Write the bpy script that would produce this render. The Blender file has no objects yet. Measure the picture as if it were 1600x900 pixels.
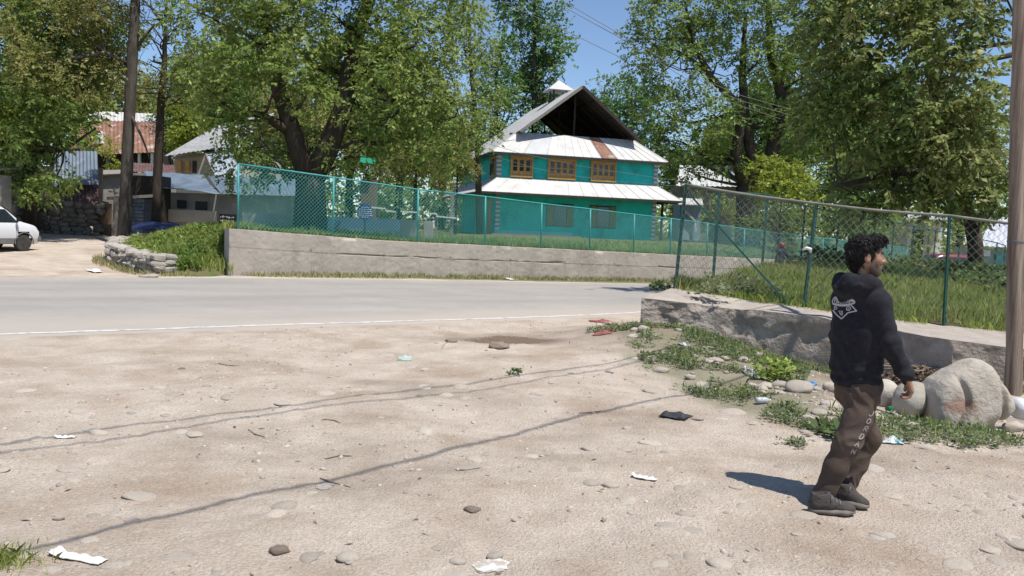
import bpy, math, random
import numpy as np
from mathutils import Vector, Matrix
from mathutils.bvhtree import BVHTree
random.seed(7); RNG = np.random.default_rng(11)
scn = bpy.context.scene
COL = scn.collection
pi = math.pi

# ------------------------------------------------------------------ camera
CAMZ, FPX, PITCH, ROLL = 1.69, 1256.0, math.atan(96/1256.0), math.atan(0.040)
_F = Vector((0, math.cos(PITCH), -math.sin(PITCH)))
_U0 = Vector((0, math.sin(PITCH), math.cos(PITCH))); _R0 = Vector((1, 0, 0))
_R = _R0*math.cos(ROLL) + _U0*math.sin(ROLL)
_U = _U0*math.cos(ROLL) - _R0*math.sin(ROLL)
CAM = Vector((0, 0, CAMZ))
def _dir(px, py): return _F + _R*((px-800)/FPX) + _U*((450-py)/FPX)
def P(px, py, Y):
    d = _dir(px, py); return CAM + d*(Y/d.y)
def G(px, py, z=0.0):
    d = _dir(px, py); return CAM + d*((z-CAMZ)/d.z)
cd = bpy.data.cameras.new('camera'); cam = bpy.data.objects.new('camera', cd); COL.objects.link(cam)
cam.matrix_world = Matrix(((_R.x, _U.x, -_F.x, 0), (_R.y, _U.y, -_F.y, 0), (_R.z, _U.z, -_F.z, CAMZ), (0, 0, 0, 1)))
cd.sensor_width = 36; cd.lens = FPX/1600*36; cd.clip_end = 3000; cd.clip_start = 0.05
scn.camera = cam

# ------------------------------------------------------------------ light
SUN_EL = math.radians(66.5)
SUNH = Vector((0.755, -0.656, 0)).normalized()
SUN = (SUNH*math.cos(SUN_EL) + Vector((0, 0, math.sin(SUN_EL)))).normalized()
w = bpy.data.worlds.new('World'); scn.world = w; w.use_nodes = True
nt = w.node_tree; nt.nodes.clear()
sky = nt.nodes.new('ShaderNodeTexSky'); sky.sky_type = 'NISHITA'; sky.sun_disc = False
sky.sun_elevation = SUN_EL; sky.sun_rotation = math.atan2(SUNH.x, SUNH.y)
sky.air_density = 1.0; sky.dust_density = 0.5; sky.ozone_density = 3.0; sky.altitude = 1500
bg = nt.nodes.new('ShaderNodeBackground'); bg.inputs[1].default_value = 0.12
wo = nt.nodes.new('ShaderNodeOutputWorld'); nt.links.new(sky.outputs[0], bg.inputs[0]); nt.links.new(bg.outputs[0], wo.inputs[0])
ld = bpy.data.lights.new('sun', 'SUN'); ld.energy = 4.4; ld.angle = math.radians(0.53); ld.color = (1, 0.955, 0.89)
sun = bpy.data.objects.new('sun', ld); COL.objects.link(sun)
sun.rotation_euler = SUN.to_track_quat('Z', 'Y').to_euler(); sun.location = (0, -5, 20)
vs = scn.view_settings; scn.display_settings.display_device = 'sRGB'
vs.view_transform = 'Standard'; vs.look = 'None'; vs.exposure = 0.32; vs.gamma = 1; vs.use_curve_mapping = False
scn.cycles.max_bounces = 6; scn.cycles.diffuse_bounces = 3; scn.cycles.glossy_bounces = 2; scn.cycles.transmission_bounces = 4
scn.cycles.transparent_max_bounces = 6; scn.cycles.caustics_reflective = False; scn.cycles.caustics_refractive = False

# ------------------------------------------------------------------ numpy noise
def _hash(ix, iy, iz):
    h = (ix.astype(np.int64)*374761393 + iy.astype(np.int64)*668265263 + iz.astype(np.int64)*2147483647) & 0xffffffff
    h = ((h ^ (h >> 13))*1274126177) & 0xffffffff
    return ((h ^ (h >> 16)) & 0xffff)/65535.0
def vnoise(x, y, z=None):
    x = np.asarray(x, float); y = np.asarray(y, float); z = np.zeros_like(x) if z is None else np.asarray(z, float)
    ix, iy, iz = np.floor(x), np.floor(y), np.floor(z)
    fx, fy, fz = x-ix, y-iy, z-iz
    fx = fx*fx*(3-2*fx); fy = fy*fy*(3-2*fy); fz = fz*fz*(3-2*fz)
    r = 0
    for a in (0, 1):
        for b in (0, 1):
            for c in (0, 1):
                r = r + _hash(ix+a, iy+b, iz+c)*(fx if a else 1-fx)*(fy if b else 1-fy)*(fz if c else 1-fz)
    return r*2-1
def fbm(x, y, z=None, o=4, f=1.0, g=0.5):
    z = np.zeros_like(np.asarray(x, float)) if z is None else z
    r = 0; a = 1.0; t = 0
    for k in range(o):
        r = r + a*vnoise(x*f+17.3*k, y*f+5.1*k, z*f+9.7*k); t += a; a *= g; f *= 2.03
    return r/t
def ss(a, b, x):
    t = np.clip((np.asarray(x, float)-a)/(b-a), 0, 1); return t*t*(3-2*t)

# ------------------------------------------------------------------ materials
def _n(nt, t, **kw):
    n = nt.nodes.new(t)
    for k, v in kw.items(): setattr(n, k, v)
    return n
def mat(name, c1, c2=None, scale=4, rough=0.8, bump=0.0, bscale=None, detail=6, c3=None, s3=1.0, t3=(0.5, 0.7), metal=0.0,
        spec=0.5, island=0.0, stretch=(1, 1, 1), space='Object', trans=0.0, tcol=None, lo=0.35, hi=0.65, attr=None, acol=None, wave=None):
    m = bpy.data.materials.new(name); m.use_nodes = True
    nt = m.node_tree; L = nt.links; b = nt.nodes['Principled BSDF']
    b.inputs['Roughness'].default_value = rough; b.inputs['Metallic'].default_value = metal
    b.inputs['Specular IOR Level'].default_value = spec
    tc = _n(nt, 'ShaderNodeTexCoord'); mp = _n(nt, 'ShaderNodeMapping'); mp.inputs['Scale'].default_value = stretch
    if space == 'World':
        ge = _n(nt, 'ShaderNodeNewGeometry'); L.new(ge.outputs['Position'], mp.inputs['Vector'])
    else: L.new(tc.outputs['Object'], mp.inputs['Vector'])
    def noise(s, d=detail):
        n = _n(nt, 'ShaderNodeTexNoise'); n.inputs['Scale'].default_value = s; n.inputs['Detail'].default_value = d
        n.inputs['Roughness'].default_value = 0.6
        L.new(mp.outputs[0], n.inputs['Vector']); return n
    def ramp(src, lo, hi):
        r = _n(nt, 'ShaderNodeMapRange'); r.inputs[1].default_value = lo; r.inputs[2].default_value = hi; L.new(src, r.inputs[0]); return r.outputs[0]
    def mix(f, a, bb):
        x = _n(nt, 'ShaderNodeMix', data_type='RGBA')
        if isinstance(f, float): x.inputs[0].default_value = f
        else: L.new(f, x.inputs[0])
        for s, v in ((x.inputs[6], a), (x.inputs[7], bb)):
            if isinstance(v, tuple): s.default_value = (*v[:3], 1)
            else: L.new(v, s)
        return x.outputs[2]
    col = tuple(c1)
    if c2 is not None: col = mix(ramp(noise(scale).outputs[0], lo, hi), tuple(c1), tuple(c2))
    if c3 is not None: col = mix(ramp(noise(s3, 5).outputs[0], *t3), col, tuple(c3))
    if attr:
        at = _n(nt, 'ShaderNodeAttribute', attribute_name=attr)
        col = mix(at.outputs['Fac'], col, tuple(acol) if isinstance(acol, tuple) else acol)
    if island > 0:
        ge2 = _n(nt, 'ShaderNodeNewGeometry'); hs = _n(nt, 'ShaderNodeHueSaturation')
        mr = _n(nt, 'ShaderNodeMapRange'); mr.inputs[3].default_value = 1-island; mr.inputs[4].default_value = 1+island
        L.new(ge2.outputs['Random Per Island'], mr.inputs[0]); L.new(mr.outputs[0], hs.inputs['Value'])
        mh = _n(nt, 'ShaderNodeMapRange'); mh.inputs[3].default_value = 0.5-0.05*island; mh.inputs[4].default_value = 0.5+0.05*island
        mm = _n(nt, 'ShaderNodeMath', operation='FRACT'); m2 = _n(nt, 'ShaderNodeMath', operation='MULTIPLY'); m2.inputs[1].default_value = 7.31
        L.new(ge2.outputs['Random Per Island'], m2.inputs[0]); L.new(m2.outputs[0], mm.inputs[0]); L.new(mm.outputs[0], mh.inputs[0]); L.new(mh.outputs[0], hs.inputs['Hue'])
        if isinstance(col, tuple): hs.inputs['Color'].default_value = (*col, 1)
        else: L.new(col, hs.inputs['Color'])
        col = hs.outputs[0]
    if isinstance(col, tuple): b.inputs['Base Color'].default_value = (*col, 1)
    else: L.new(col, b.inputs['Base Color'])
    if bump > 0:
        bp = _n(nt, 'ShaderNodeBump'); bp.inputs['Strength'].default_value = min(1, bump); bp.inputs['Distance'].default_value = 0.02*max(1, bump)
        if wave:
            wv = _n(nt, 'ShaderNodeTexWave', bands_direction=wave[0]); wv.inputs['Scale'].default_value = wave[1]; wv.inputs['Distortion'].default_value = 0
            L.new(tc.outputs['Object'], wv.inputs['Vector']); L.new(wv.outputs[1], bp.inputs['Height'])
        else: L.new(noise(bscale or scale*3, 8).outputs[0], bp.inputs['Height'])
        L.new(bp.outputs[0], b.inputs['Normal'])
    if trans > 0:
        tr = _n(nt, 'ShaderNodeBsdfTranslucent'); ms = _n(nt, 'ShaderNodeMixShader'); ms.inputs[0].default_value = trans
        if tcol: tr.inputs[0].default_value = (*tcol, 1)
        elif isinstance(col, tuple): tr.inputs[0].default_value = (*col, 1)
        else: L.new(col, tr.inputs[0])
        out = nt.nodes['Material Output']
        L.new(b.outputs[0], ms.inputs[1]); L.new(tr.outputs[0], ms.inputs[2]); L.new(ms.outputs[0], out.inputs[0])
    return m

# ------------------------------------------------------------------ objects
WLOC = {}
def tag(o, label=None, cat=None, group=None, kind=None):
    if label: o['label'] = label
    if cat: o['category'] = cat
    if group: o['group'] = group
    if kind: o['kind'] = kind
    return o
def thing(name, loc, label, cat, group=None):
    o = bpy.data.objects.new(name, None); COL.objects.link(o); o.empty_display_size = 0.2
    o.location = loc; WLOC[o.name] = Vector(loc); return tag(o, label, cat, group)
def link(name, me, m, parent=None, origin=None, smooth=False):
    """link mesh whose vertices are in world coordinates; they are shifted to the parent's (or given) origin"""
    o = bpy.data.objects.new(name, me); COL.objects.link(o)
    org = Vector(origin) if origin is not None else (WLOC[parent.name] if parent else Vector((0, 0, 0)))
    me.transform(Matrix.Translation(-org))
    if parent:
        o.parent = parent; o.location = org - WLOC[parent.name]
    else: o.location = org
    WLOC[o.name] = org
    for x in (m if isinstance(m, (list, tuple)) else [m]): me.materials.append(x)
    if smooth: me.polygons.foreach_set('use_smooth', np.ones(len(me.polygons), bool))
    me.update(); return o
def np_mesh(name, V, F):
    """V (n,3), F (m,k) arrays"""
    V = np.ascontiguousarray(V, np.float32); F = np.ascontiguousarray(F, np.int32)
    me = bpy.data.meshes.new(name); m, k = F.shape
    me.vertices.add(len(V)); me.vertices.foreach_set('co', V.ravel())
    me.loops.add(m*k); me.loops.foreach_set('vertex_index', F.ravel())
    me.polygons.add(m); me.polygons.foreach_set('loop_start', np.arange(0, m*k, k, dtype=np.int32))
    me.update(calc_edges=True); me.validate(); return me
def grid_mesh(name, X, Y, Z):
    n, m = X.shape; i = np.arange(n*m).reshape(n, m)
    F = np.stack([i[:-1, :-1], i[1:, :-1], i[1:, 1:], i[:-1, 1:]], -1).reshape(-1, 4)
    return np_mesh(name, np.stack([X, Y, Z], -1).reshape(-1, 3), F)
def rotz(a): return Matrix.Rotation(a, 3, 'Z')
class MB:
    def __init__(s): s.v = []; s.f = []; s.mi = []; s.cur = 0
    def add(s, vs, fs):
        o = len(s.v); s.v += [tuple(v) for v in vs]
        for f in fs: s.f.append([o+i for i in f]); s.mi.append(s.cur)
        return s
    def box(s, c, size, R=None):
        c = Vector(c); h = [x/2 for x in size]; vs = []
        for z in (-1, 1):
            for x, y in ((-1, -1), (1, -1), (1, 1), (-1, 1)):
                p = Vector((x*h[0], y*h[1], z*h[2])); vs.append(c + (R @ p if R else p))
        return s.add(vs, [(3, 2, 1, 0), (4, 5, 6, 7), (0, 1, 5, 4), (1, 2, 6, 5), (2, 3, 7, 6), (3, 0, 4, 7)])
    def beam(s, a, b, w, h=None, up=(0, 0, 1)):
        a, b = Vector(a), Vector(b); d = (b-a); L = d.length; d.normalize(); u = Vector(up)
        if abs(d.dot(u)) > 0.99: u = Vector((0, 1, 0))
        x = d.cross(u).normalized(); z = x.cross(d).normalized()
        R = Matrix((x, d, z)).transposed()
        return s.box((a+b)/2, (w, L, h or w), R)
    def tube(s, pts, rad, n=8, cap=True):
        pts = [Vector(p) for p in pts]; k = len(pts); rad = rad if isinstance(rad, (list, tuple)) else [rad]*k
        rings = []; prev = None
        for i, p in enumerate(pts):
            d = (pts[min(i+1, k-1)]-pts[max(i-1, 0)]).normalized()
            if prev is None:
                u = Vector((0, 0, 1)) if abs(d.z) < 0.9 else Vector((1, 0, 0)); x = d.cross(u).normalized()
            else: x = (prev - d*prev.dot(d)).normalized()
            prev = x; y = d.cross(x)
            rings.append([p + (x*math.cos(2*pi*j/n)+y*math.sin(2*pi*j/n))*rad[i] for j in range(n)])
        vs = [v for r in rings for v in r]; fs = []
        for i in range(k-1):
            for j in range(n): fs.append((i*n+j, i*n+(j+1) % n, (i+1)*n+(j+1) % n, (i+1)*n+j))
        if cap: fs += [tuple(range(n-1, -1, -1)), tuple((k-1)*n+j for j in range(n))]
        return s.add(vs, fs)
    def prism(s, poly, off):
        """closed polygon of 3D points extruded by vector off"""
        n = len(poly); off = Vector(off); a = [Vector(p) for p in poly]; b = [p+off for p in a]
        fs = [tuple(range(n-1, -1, -1)), tuple(range(n, 2*n))] + [(i, (i+1) % n, n+(i+1) % n, n+i) for i in range(n)]
        return s.add(a+b, fs)
    def quad(s, *p): return s.add(p, [tuple(range(len(p)))])
    def slab(s, a, b, c, d, t):
        """thin slab: quad a,b,c,d with thickness t along its normal (downwards)"""
        a, b, c, d = map(Vector, (a, b, c, d)); n = (b-a).cross(d-a).normalized()
        if n.z < 0: n = -n
        return s.prism([a, b, c, d], -n*t)
    def lathe(s, c, prof, n=20, R=None):
        c = Vector(c); vs = []; k = len(prof)
        for r, z in prof:
            for j in range(n):
                p = Vector((r*math.cos(2*pi*j/n), r*math.sin(2*pi*j/n), z)); vs.append(c+(R @ p if R else p))
        fs = [(i*n+j, i*n+(j+1) % n, (i+1)*n+(j+1) % n, (i+1)*n+j) for i in range(k-1) for j in range(n)]
        fs += [tuple(range(n-1, -1, -1)), tuple((k-1)*n+j for j in range(n))]
        return s.add(vs, fs)
    def build(s, name, m, parent=None, origin=None, smooth=False, bevel=0.0, label=None, cat=None, group=None, kind=None, recalc=True):
        me = bpy.data.meshes.new(name); me.from_pydata(s.v, [], s.f); me.validate()
        if any(s.mi): me.polygons.foreach_set('material_index', s.mi)
        if recalc or bevel:
            import bmesh
            bm = bmesh.new(); bm.from_mesh(me); bmesh.ops.recalc_face_normals(bm, faces=bm.faces)
            if bevel: bmesh.ops.bevel(bm, geom=[e for e in bm.edges if e.calc_face_angle(0) > 0.5], offset=bevel, segments=2, affect='EDGES', clamp_overlap=True)
            bm.to_mesh(me); bm.free()
        o = link(name, me, m, parent, origin, smooth); return tag(o, label, cat, group, kind)
def copy_tree(o, parent=None):
    c = o.copy(); COL.objects.link(c)
    if parent: c.parent = parent
    for ch in list(o.children): copy_tree(ch, c)
    return c

# ------------------------------------------------------------------ signed distance modelling
def surface_nets(D, org, h):
    ins = D < 0; nx, ny, nz = D.shape
    def corner(A, i): return A[i & 1: nx-1+(i & 1), (i >> 1) & 1: ny-1+((i >> 1) & 1), (i >> 2) & 1: nz-1+((i >> 2) & 1)]
    cnt = sum(corner(ins, i).astype(np.int8) for i in range(8))
    cell = (cnt > 0) & (cnt < 8); idx = -np.ones(cell.shape, np.int64); c = np.argwhere(cell); idx[cell] = np.arange(len(c))
    vals = np.stack([corner(D, i)[cell] for i in range(8)], 1)
    acc = np.zeros((len(c), 3)); num = np.zeros(len(c)); offs = np.array([[i & 1, (i >> 1) & 1, (i >> 2) & 1] for i in range(8)], float)
    for a in range(8):
        for bit in (1, 2, 4):
            b = a | bit
            if b == a: continue
            va, vb = vals[:, a], vals[:, b]; m = (va < 0) != (vb < 0)
            t = np.where(m, va/np.where(m, va-vb, 1), 0)[:, None]
            acc += np.where(m[:, None], offs[a]+(offs[b]-offs[a])*t, 0); num += m
    V = (c + acc/num[:, None])*h + np.asarray(org); Fs = []
    for ax in range(3):
        a = [slice(1, -1)]*3; a[ax] = slice(0, -1); b = list(a); b[ax] = slice(1, None)
        A, B = ins[tuple(a)], ins[tuple(b)]; e = np.argwhere(A != B); s = A[A != B]
        g = e.copy()
        for k in range(3):
            if k != ax: g[:, k] += 1
        u, v = [(1, 2), (2, 0), (0, 1)][ax]
        def at(du, dv):
            q = g.copy(); q[:, u] -= du; q[:, v] -= dv; return idx[q[:, 0], q[:, 1], q[:, 2]]
        f = np.stack([at(1, 1), at(0, 1), at(0, 0), at(1, 0)], 1); f[~s] = f[~s][:, ::-1]; Fs.append(f)
    return V, np.concatenate(Fs)
class SDF:
    def __init__(s, lo, hi, h):
        s.lo = np.array(lo, float); s.h = h; s.n = np.ceil((np.array(hi)-s.lo)/h).astype(int)+1
        s.D = np.full(s.n, 0.2, np.float32)
    def _sub(s, lo, hi, pad):
        a = np.clip(np.floor((np.array(lo)-pad-s.lo)/s.h).astype(int), 0, s.n); b = np.clip(np.ceil((np.array(hi)+pad-s.lo)/s.h).astype(int)+1, 0, s.n)
        sl = tuple(slice(i, j) for i, j in zip(a, b))
        g = np.meshgrid(*[s.lo[k]+s.h*np.arange(a[k], b[k]) for k in range(3)], indexing='ij')
        return sl, np.stack(g, -1)
    def _mix(s, sl, d, k, sub=False):
        o = s.D[sl]
        if sub: d = -d; hh = np.clip(0.5-0.5*(o-d)/k, 0, 1) if k > 0 else (d > o); s.D[sl] = o*(1-hh)+d*hh+k*hh*(1-hh); return
        if k > 0: hh = np.clip(0.5+0.5*(o-d)/k, 0, 1); s.D[sl] = o*(1-hh)+d*hh-k*hh*(1-hh)
        else: s.D[sl] = np.minimum(o, d)
    def cone(s, a, b, r1, r2, k=0.02, sub=False, flat=None):
        """tapered capsule; flat=(axis vector, factor) squeezes the section along that axis"""
        a, b = np.array(a, float), np.array(b, float); R = max(r1, r2); sl, p = s._sub(np.minimum(a, b)-R, np.maximum(a, b)+R, k+0.03)
        ba = b-a; q = p-a; t = np.clip((q@ba)/max(ba@ba, 1e-9), 0, 1); w = q-t[..., None]*ba
        if flat:
            ax = np.array(flat[0], float); ax /= np.linalg.norm(ax); c = w@ax; w = w+(c*(1/flat[1]-1))[..., None]*ax
        d = np.sqrt((w**2).sum(-1))-(r1+(r2-r1)*t)
        if flat: d = d*min(1, flat[1])
        s._mix(sl, d, k, sub); return s
    def ell(s, c, r, k=0.02, R=None, sub=False):
        c = np.array(c, float); m = max(r); sl, p = s._sub(c-m, c+m, k+0.03); q = p-c
        if R is not None: q = q@np.array(R)      # columns of R are local axes
        r = np.array(r, float); k0 = np.sqrt(((q/r)**2).sum(-1)); k1 = np.sqrt(((q/r**2)**2).sum(-1))
        s._mix(sl, k0*(k0-1)/np.maximum(k1, 1e-6), k, sub); return s
    def path(s, pts, rad, k=0.01, **kw):
        rad = rad if isinstance(rad, (list, tuple)) else [rad]*len(pts)
        for i in range(len(pts)-1): s.cone(pts[i], pts[i+1], rad[i], rad[i+1], k, **kw)
        return s
    def warp(s, fn, band=0.06):
        m = np.abs(s.D) < band; ii = np.argwhere(m); p = s.lo+ii*s.h; s.D[m] += fn(p).astype(np.float32); return s
    def mesh(s, name, smooth=2):
        V, F = surface_nets(s.D, s.lo, s.h)
        for _ in range(smooth):
            acc = np.zeros_like(V); n = np.zeros(len(V))
            for i in range(4):
                a, b = F[:, i], F[:, (i+1) % 4]
                for k in range(3): acc[:, k] += np.bincount(a, V[b, k], len(V)) + np.bincount(b, V[a, k], len(V))
                n += np.bincount(a, minlength=len(V)) + np.bincount(b, minlength=len(V))
            V = V*0.5 + 0.5*acc/np.maximum(n, 1)[:, None]
        return np_mesh(name, V, F)
# ================================================================== GROUND
def poly_y(x, pts):
    xs = [p[0] for p in pts]; ys = [p[1] for p in pts]
    s0 = (ys[1]-ys[0])/(xs[1]-xs[0]); s1 = (ys[-1]-ys[-2])/(xs[-1]-xs[-2])
    x = np.asarray(x, float); r = np.interp(x, xs, ys)
    r = np.where(x < xs[0], ys[0]+(x-xs[0])*s0, r); return np.where(x > xs[-1], ys[-1]+(x-xs[-1])*s1, r)
ROAD_N = [(-40, -7), (-12, 7.3), (-6.65, 10.39), (-3.89, 12.22), (0.62, 15.02), (2.46, 16.4), (5, 19.0), (8, 24), (12, 30.0), (20, 40), (34, 62)]
ROAD_F = [(-60, -2), (-30, 9.5), (-12.11, 18.94), (-7.87, 21.75), (-1.96, 24.3), (2, 26.1), (5.2, 28.0), (8, 31.5), (14, 43), (22, 58), (34, 80)]
WALL_A = [(2.0, 12.5, .66), (3.45, 12.3, .58), (4.63, 11.72, .54), (5.72, 11.05, .40), (6.9, 10.72, .32), (10, 9.6, .25), (15, 8, .2)]
FEN_A = [(2.75, 13.5, .76), (4.72, 13.1, .56), (6.95, 12.95, .38), (9, 12.4, .33), (13, 11.5, .30), (19, 10.5, .25)]
FEN_B = [(2.75, 13.5, .76), (3.8, 15.3, .75), (5.8, 18.8, .87), (8.4, 23.6, .90), (10.3, 26, .90), (14.1, 30, .77), (21, 34.5, .05)]
def H(x, y):
    x = np.asarray(x, float); y = np.asarray(y, float)
    z = -0.30*ss(22, 36, y)*ss(-10, 0, x)
    # lane and yard on the left climb away from the road
    t = y-poly_y(x, ROAD_F)
    z = z + (0.42*ss(0.3, 12, t)+0.55*ss(11, 24, t)+0.35*ss(24, 50, t))*ss(-7.6, -9.6, x)
    z = z + 1.2*ss(60, 200, y) - 0.2
    z = z + 0.2
    # rough dirt on the near side of the road
    n = poly_y(x, ROAD_N)-y
    rough = ss(0.05, 1.2, n)
    b = 0.045*fbm(x, y, o=3, f=0.55)+0.022*fbm(x+40, y, o=3, f=2.1)+0.012*np.abs(fbm(x, y+9, o=3, f=5.5))+0.009*fbm(x, y+3, o=3, f=15)+0.018*np.abs(vnoise((x*.62-y*.78)*1.7+.6*vnoise(x*.5, y*.5), (x*.78+y*.62)*.16))-.008
    man = 1-np.exp(-(((x-2.1)/.5)**2+((y-4.95)/.5)**2))
    z = z + rough*b*(0.35+0.65*man)
    # bank that rises towards the near wall corner, tyre-worn hollow in front of it
    z = z + 0.24*np.exp(-(((x-2.3)/1.1)**2+((y-12.3)/1.5)**2)) - 0.27*ss(2.9, 4.9, x)*ss(6.0, 9.6, y)*ss(22, 16, y)
    # dug-up patch by the road
    z = z + 0.05*np.exp(-(((x+0.05)/.5)**2+((y-12.0)/.30)**2)) - 0.09*np.exp(-(((x+0.15)/.45)**2+((y-11.75)/.16)**2))
    t2 = ss(-0.1, -1.5, n)*ss(9, 20, y)
    return z
def axis(lo, hi, segs):
    """segs: list of (start, step)"""
    out = []; p = lo
    for i, (s, d) in enumerate(segs):
        e = segs[i+1][0] if i+1 < len(segs) else hi
        k = max(1, int(round((e-s)/d))); out += list(np.linspace(s, e, k, endpoint=False))
    return np.array(out+[hi])
gx = axis(-900, 900, [(-900, 150), (-150, 25), (-50, 4), (-22, .6), (-7, .09), (-3.6, .028), (4.6, .06), (9, .5), (24, 4), (60, 30), (150, 150)])
gy = axis(-300, 1500, [(-300, 100), (-20, 4), (-2, .35), (2.2, .026), (8, .05), (13, .12), (18, .5), (40, 2), (80, 20), (200, 200)])
X, Y = np.meshgrid(gx, gy, indexing='ij'); Z = H(X, Y)
me = grid_mesh('ground', X, Y, Z)
# masks: grassy verge, dark soil, road dust
n_ = poly_y(X, ROAD_N)-Y; f_ = Y-poly_y(X, ROAD_F)
dwall = poly_y(X, [(p[0], p[1]) for p in WALL_A])-Y
green = np.clip(ss(-.2, .3, X-poly_y(Y, [(6.7, 2.6), (7.8, 2.15), (8.7, 1.8), (10.2, 1.65), (12.5, 1.6)])+.4*fbm(X, Y, o=3, f=1.5))*ss(.44, .36, X/np.maximum(Y, 1))*ss(-.6, -.1, dwall)*ss(5.5, 6.5, Y)*ss(14, 13, Y)*0.55
                + ss(.2, .8, f_)*ss(-7.5, -8.5, X)*0 + ss(0.5, 1.0, f_)*ss(-8.5, -8, X)*0.8
                + ss(34, 46, Y)*ss(-.1, .3, fbm(X, Y, o=3, f=.15)+.3), 0, 1)
green = np.where((n_ > 0) & (X < 1.2), green*0, green)
dark = np.clip(np.exp(-(((X-.1)/.75)**2+((Y-11.85)/.33)**2))*1.1 + np.exp(-(((X-5.3)/.9)**2+((Y-10.6)/.6)**2))*.7
               + ss(.1, .55, fbm(X+7, Y*2, o=4, f=.5)+.05)*.45*ss(.2, 2, n_), 0, 1)
for nm, A in (('green', green), ('darksoil', dark)):
    a = me.attributes.new(nm, 'FLOAT', 'POINT'); a.data.foreach_set('value', A.ravel().astype(np.float32))
M = {}
M['dirt'] = mat('dirt', (.485, .402, .318), (.605, .515, .425), scale=1.9, rough=.95, bump=1.6, bscale=55, detail=12, c3=(.39, .30, .222), s3=.75, t3=(.50, .70), space='World', attr='green', acol=(.10, .12, .035), spec=.2)
_nt = M['dirt'].node_tree; _b = _nt.nodes['Principled BSDF']
_src = _b.inputs['Base Color'].links[0].from_socket
_at = _nt.nodes.new('ShaderNodeAttribute'); _at.attribute_name = 'darksoil'
_mx = _nt.nodes.new('ShaderNodeMix'); _mx.data_type = 'RGBA'; _nt.links.new(_at.outputs['Fac'], _mx.inputs[0]); _nt.links.new(_src, _mx.inputs[6]); _mx.inputs[7].default_value = (.20, .145, .105, 1)
# fine grit: small pale and dark specks
_ge = _nt.nodes.new('ShaderNodeNewGeometry'); _vo = _nt.nodes.new('ShaderNodeTexVoronoi'); _vo.inputs['Scale'].default_value = 26
_nt.links.new(_ge.outputs['Position'], _vo.inputs['Vector'])
_mr = _nt.nodes.new('ShaderNodeMapRange'); _mr.inputs[1].default_value = .10; _mr.inputs[2].default_value = .22; _mr.inputs[3].default_value = 1; _mr.inputs[4].default_value = 0
_nt.links.new(_vo.outputs['Distance'], _mr.inputs[0])
_n2 = _nt.nodes.new('ShaderNodeTexNoise'); _n2.inputs['Scale'].default_value = 2.2; _nt.links.new(_ge.outputs['Position'], _n2.inputs['Vector'])
_mr2 = _nt.nodes.new('ShaderNodeMapRange'); _mr2.inputs[1].default_value = .5; _mr2.inputs[2].default_value = .7; _nt.links.new(_n2.outputs[0], _mr2.inputs[0])
_mu = _nt.nodes.new('ShaderNodeMath'); _mu.operation = 'MULTIPLY'; _nt.links.new(_mr.outputs[0], _mu.inputs[0]); _nt.links.new(_mr2.outputs[0], _mu.inputs[1])
_mx2 = _nt.nodes.new('ShaderNodeMix'); _mx2.data_type = 'RGBA'; _nt.links.new(_mu.outputs[0], _mx2.inputs[0]); _nt.links.new(_mx.outputs[2], _mx2.inputs[6])
_nt.links.new(_vo.outputs['Color'], _mx2.inputs[7])
_hs = _nt.nodes.new('ShaderNodeHueSaturation'); _hs.inputs['Saturation'].default_value = .12; _hs.inputs['Value'].default_value = .55
_nt.links.new(_vo.outputs['Color'], _hs.inputs['Color']); _nt.links.new(_hs.outputs[0], _mx2.inputs[7])
_n3 = _nt.nodes.new('ShaderNodeTexNoise'); _n3.inputs['Scale'].default_value = 48; _n3.inputs['Detail'].default_value = 9; _n3.inputs['Roughness'].default_value = .75; _nt.links.new(_ge.outputs['Position'], _n3.inputs['Vector'])
_m3 = _nt.nodes.new('ShaderNodeMapRange'); _m3.inputs[1].default_value = .3; _m3.inputs[2].default_value = .7; _m3.inputs[3].default_value = .72; _m3.inputs[4].default_value = 1.26; _nt.links.new(_n3.outputs[0], _m3.inputs[0])
_h3 = _nt.nodes.new('ShaderNodeHueSaturation'); _nt.links.new(_m3.outputs[0], _h3.inputs['Value']); _nt.links.new(_mx2.outputs[2], _h3.inputs['Color']); _nt.links.new(_h3.outputs[0], _b.inputs['Base Color'])
g = link('ground', me, M['dirt'], smooth=True); tag(g, kind='structure', label='bare stony dirt yard and surrounding ground')

# ------------------------------------------------------------------ road
def road_strip(name, lo, hi, m, us, lift, xs):
    xs = np.array(xs); yn = poly_y(xs, ROAD_N); yf = poly_y(xs, ROAD_F)
    U = np.linspace(0, 1, us); X = np.repeat(xs[:, None], us, 1); Y = yn[:, None]+(yf-yn)[:, None]*(lo+(hi-lo)*U)[None]
    Z = H(X, Y)+lift; Y[:, 1] = yn-.14; Y[:, 0] = yn-.30+.12*fbm(xs*2.5, xs*0, o=4, f=2); Z = H(X, Y)+lift; Z[:, 0] -= .02; Z[:, -1] -= .03
    return link(name, grid_mesh(name, X, Y, Z), m, smooth=True)
M['asphalt'] = mat('asphalt', (.325, .30, .268), (.38, .35, .313), scale=.5, rough=.9, bump=.35, bscale=90, c3=(.29, .275, .26), s3=3.5, t3=(.5, .8), space='World', spec=.25, stretch=(1, 1.6, 1))
xs = list(np.linspace(-45, -14, 60))+list(np.linspace(-13.9, 8, 420))+list(np.linspace(8.1, 40, 90))
_nt = M['asphalt'].node_tree; _b = _nt.nodes['Principled BSDF']; _src = _b.inputs['Base Color'].links[0].from_socket
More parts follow.
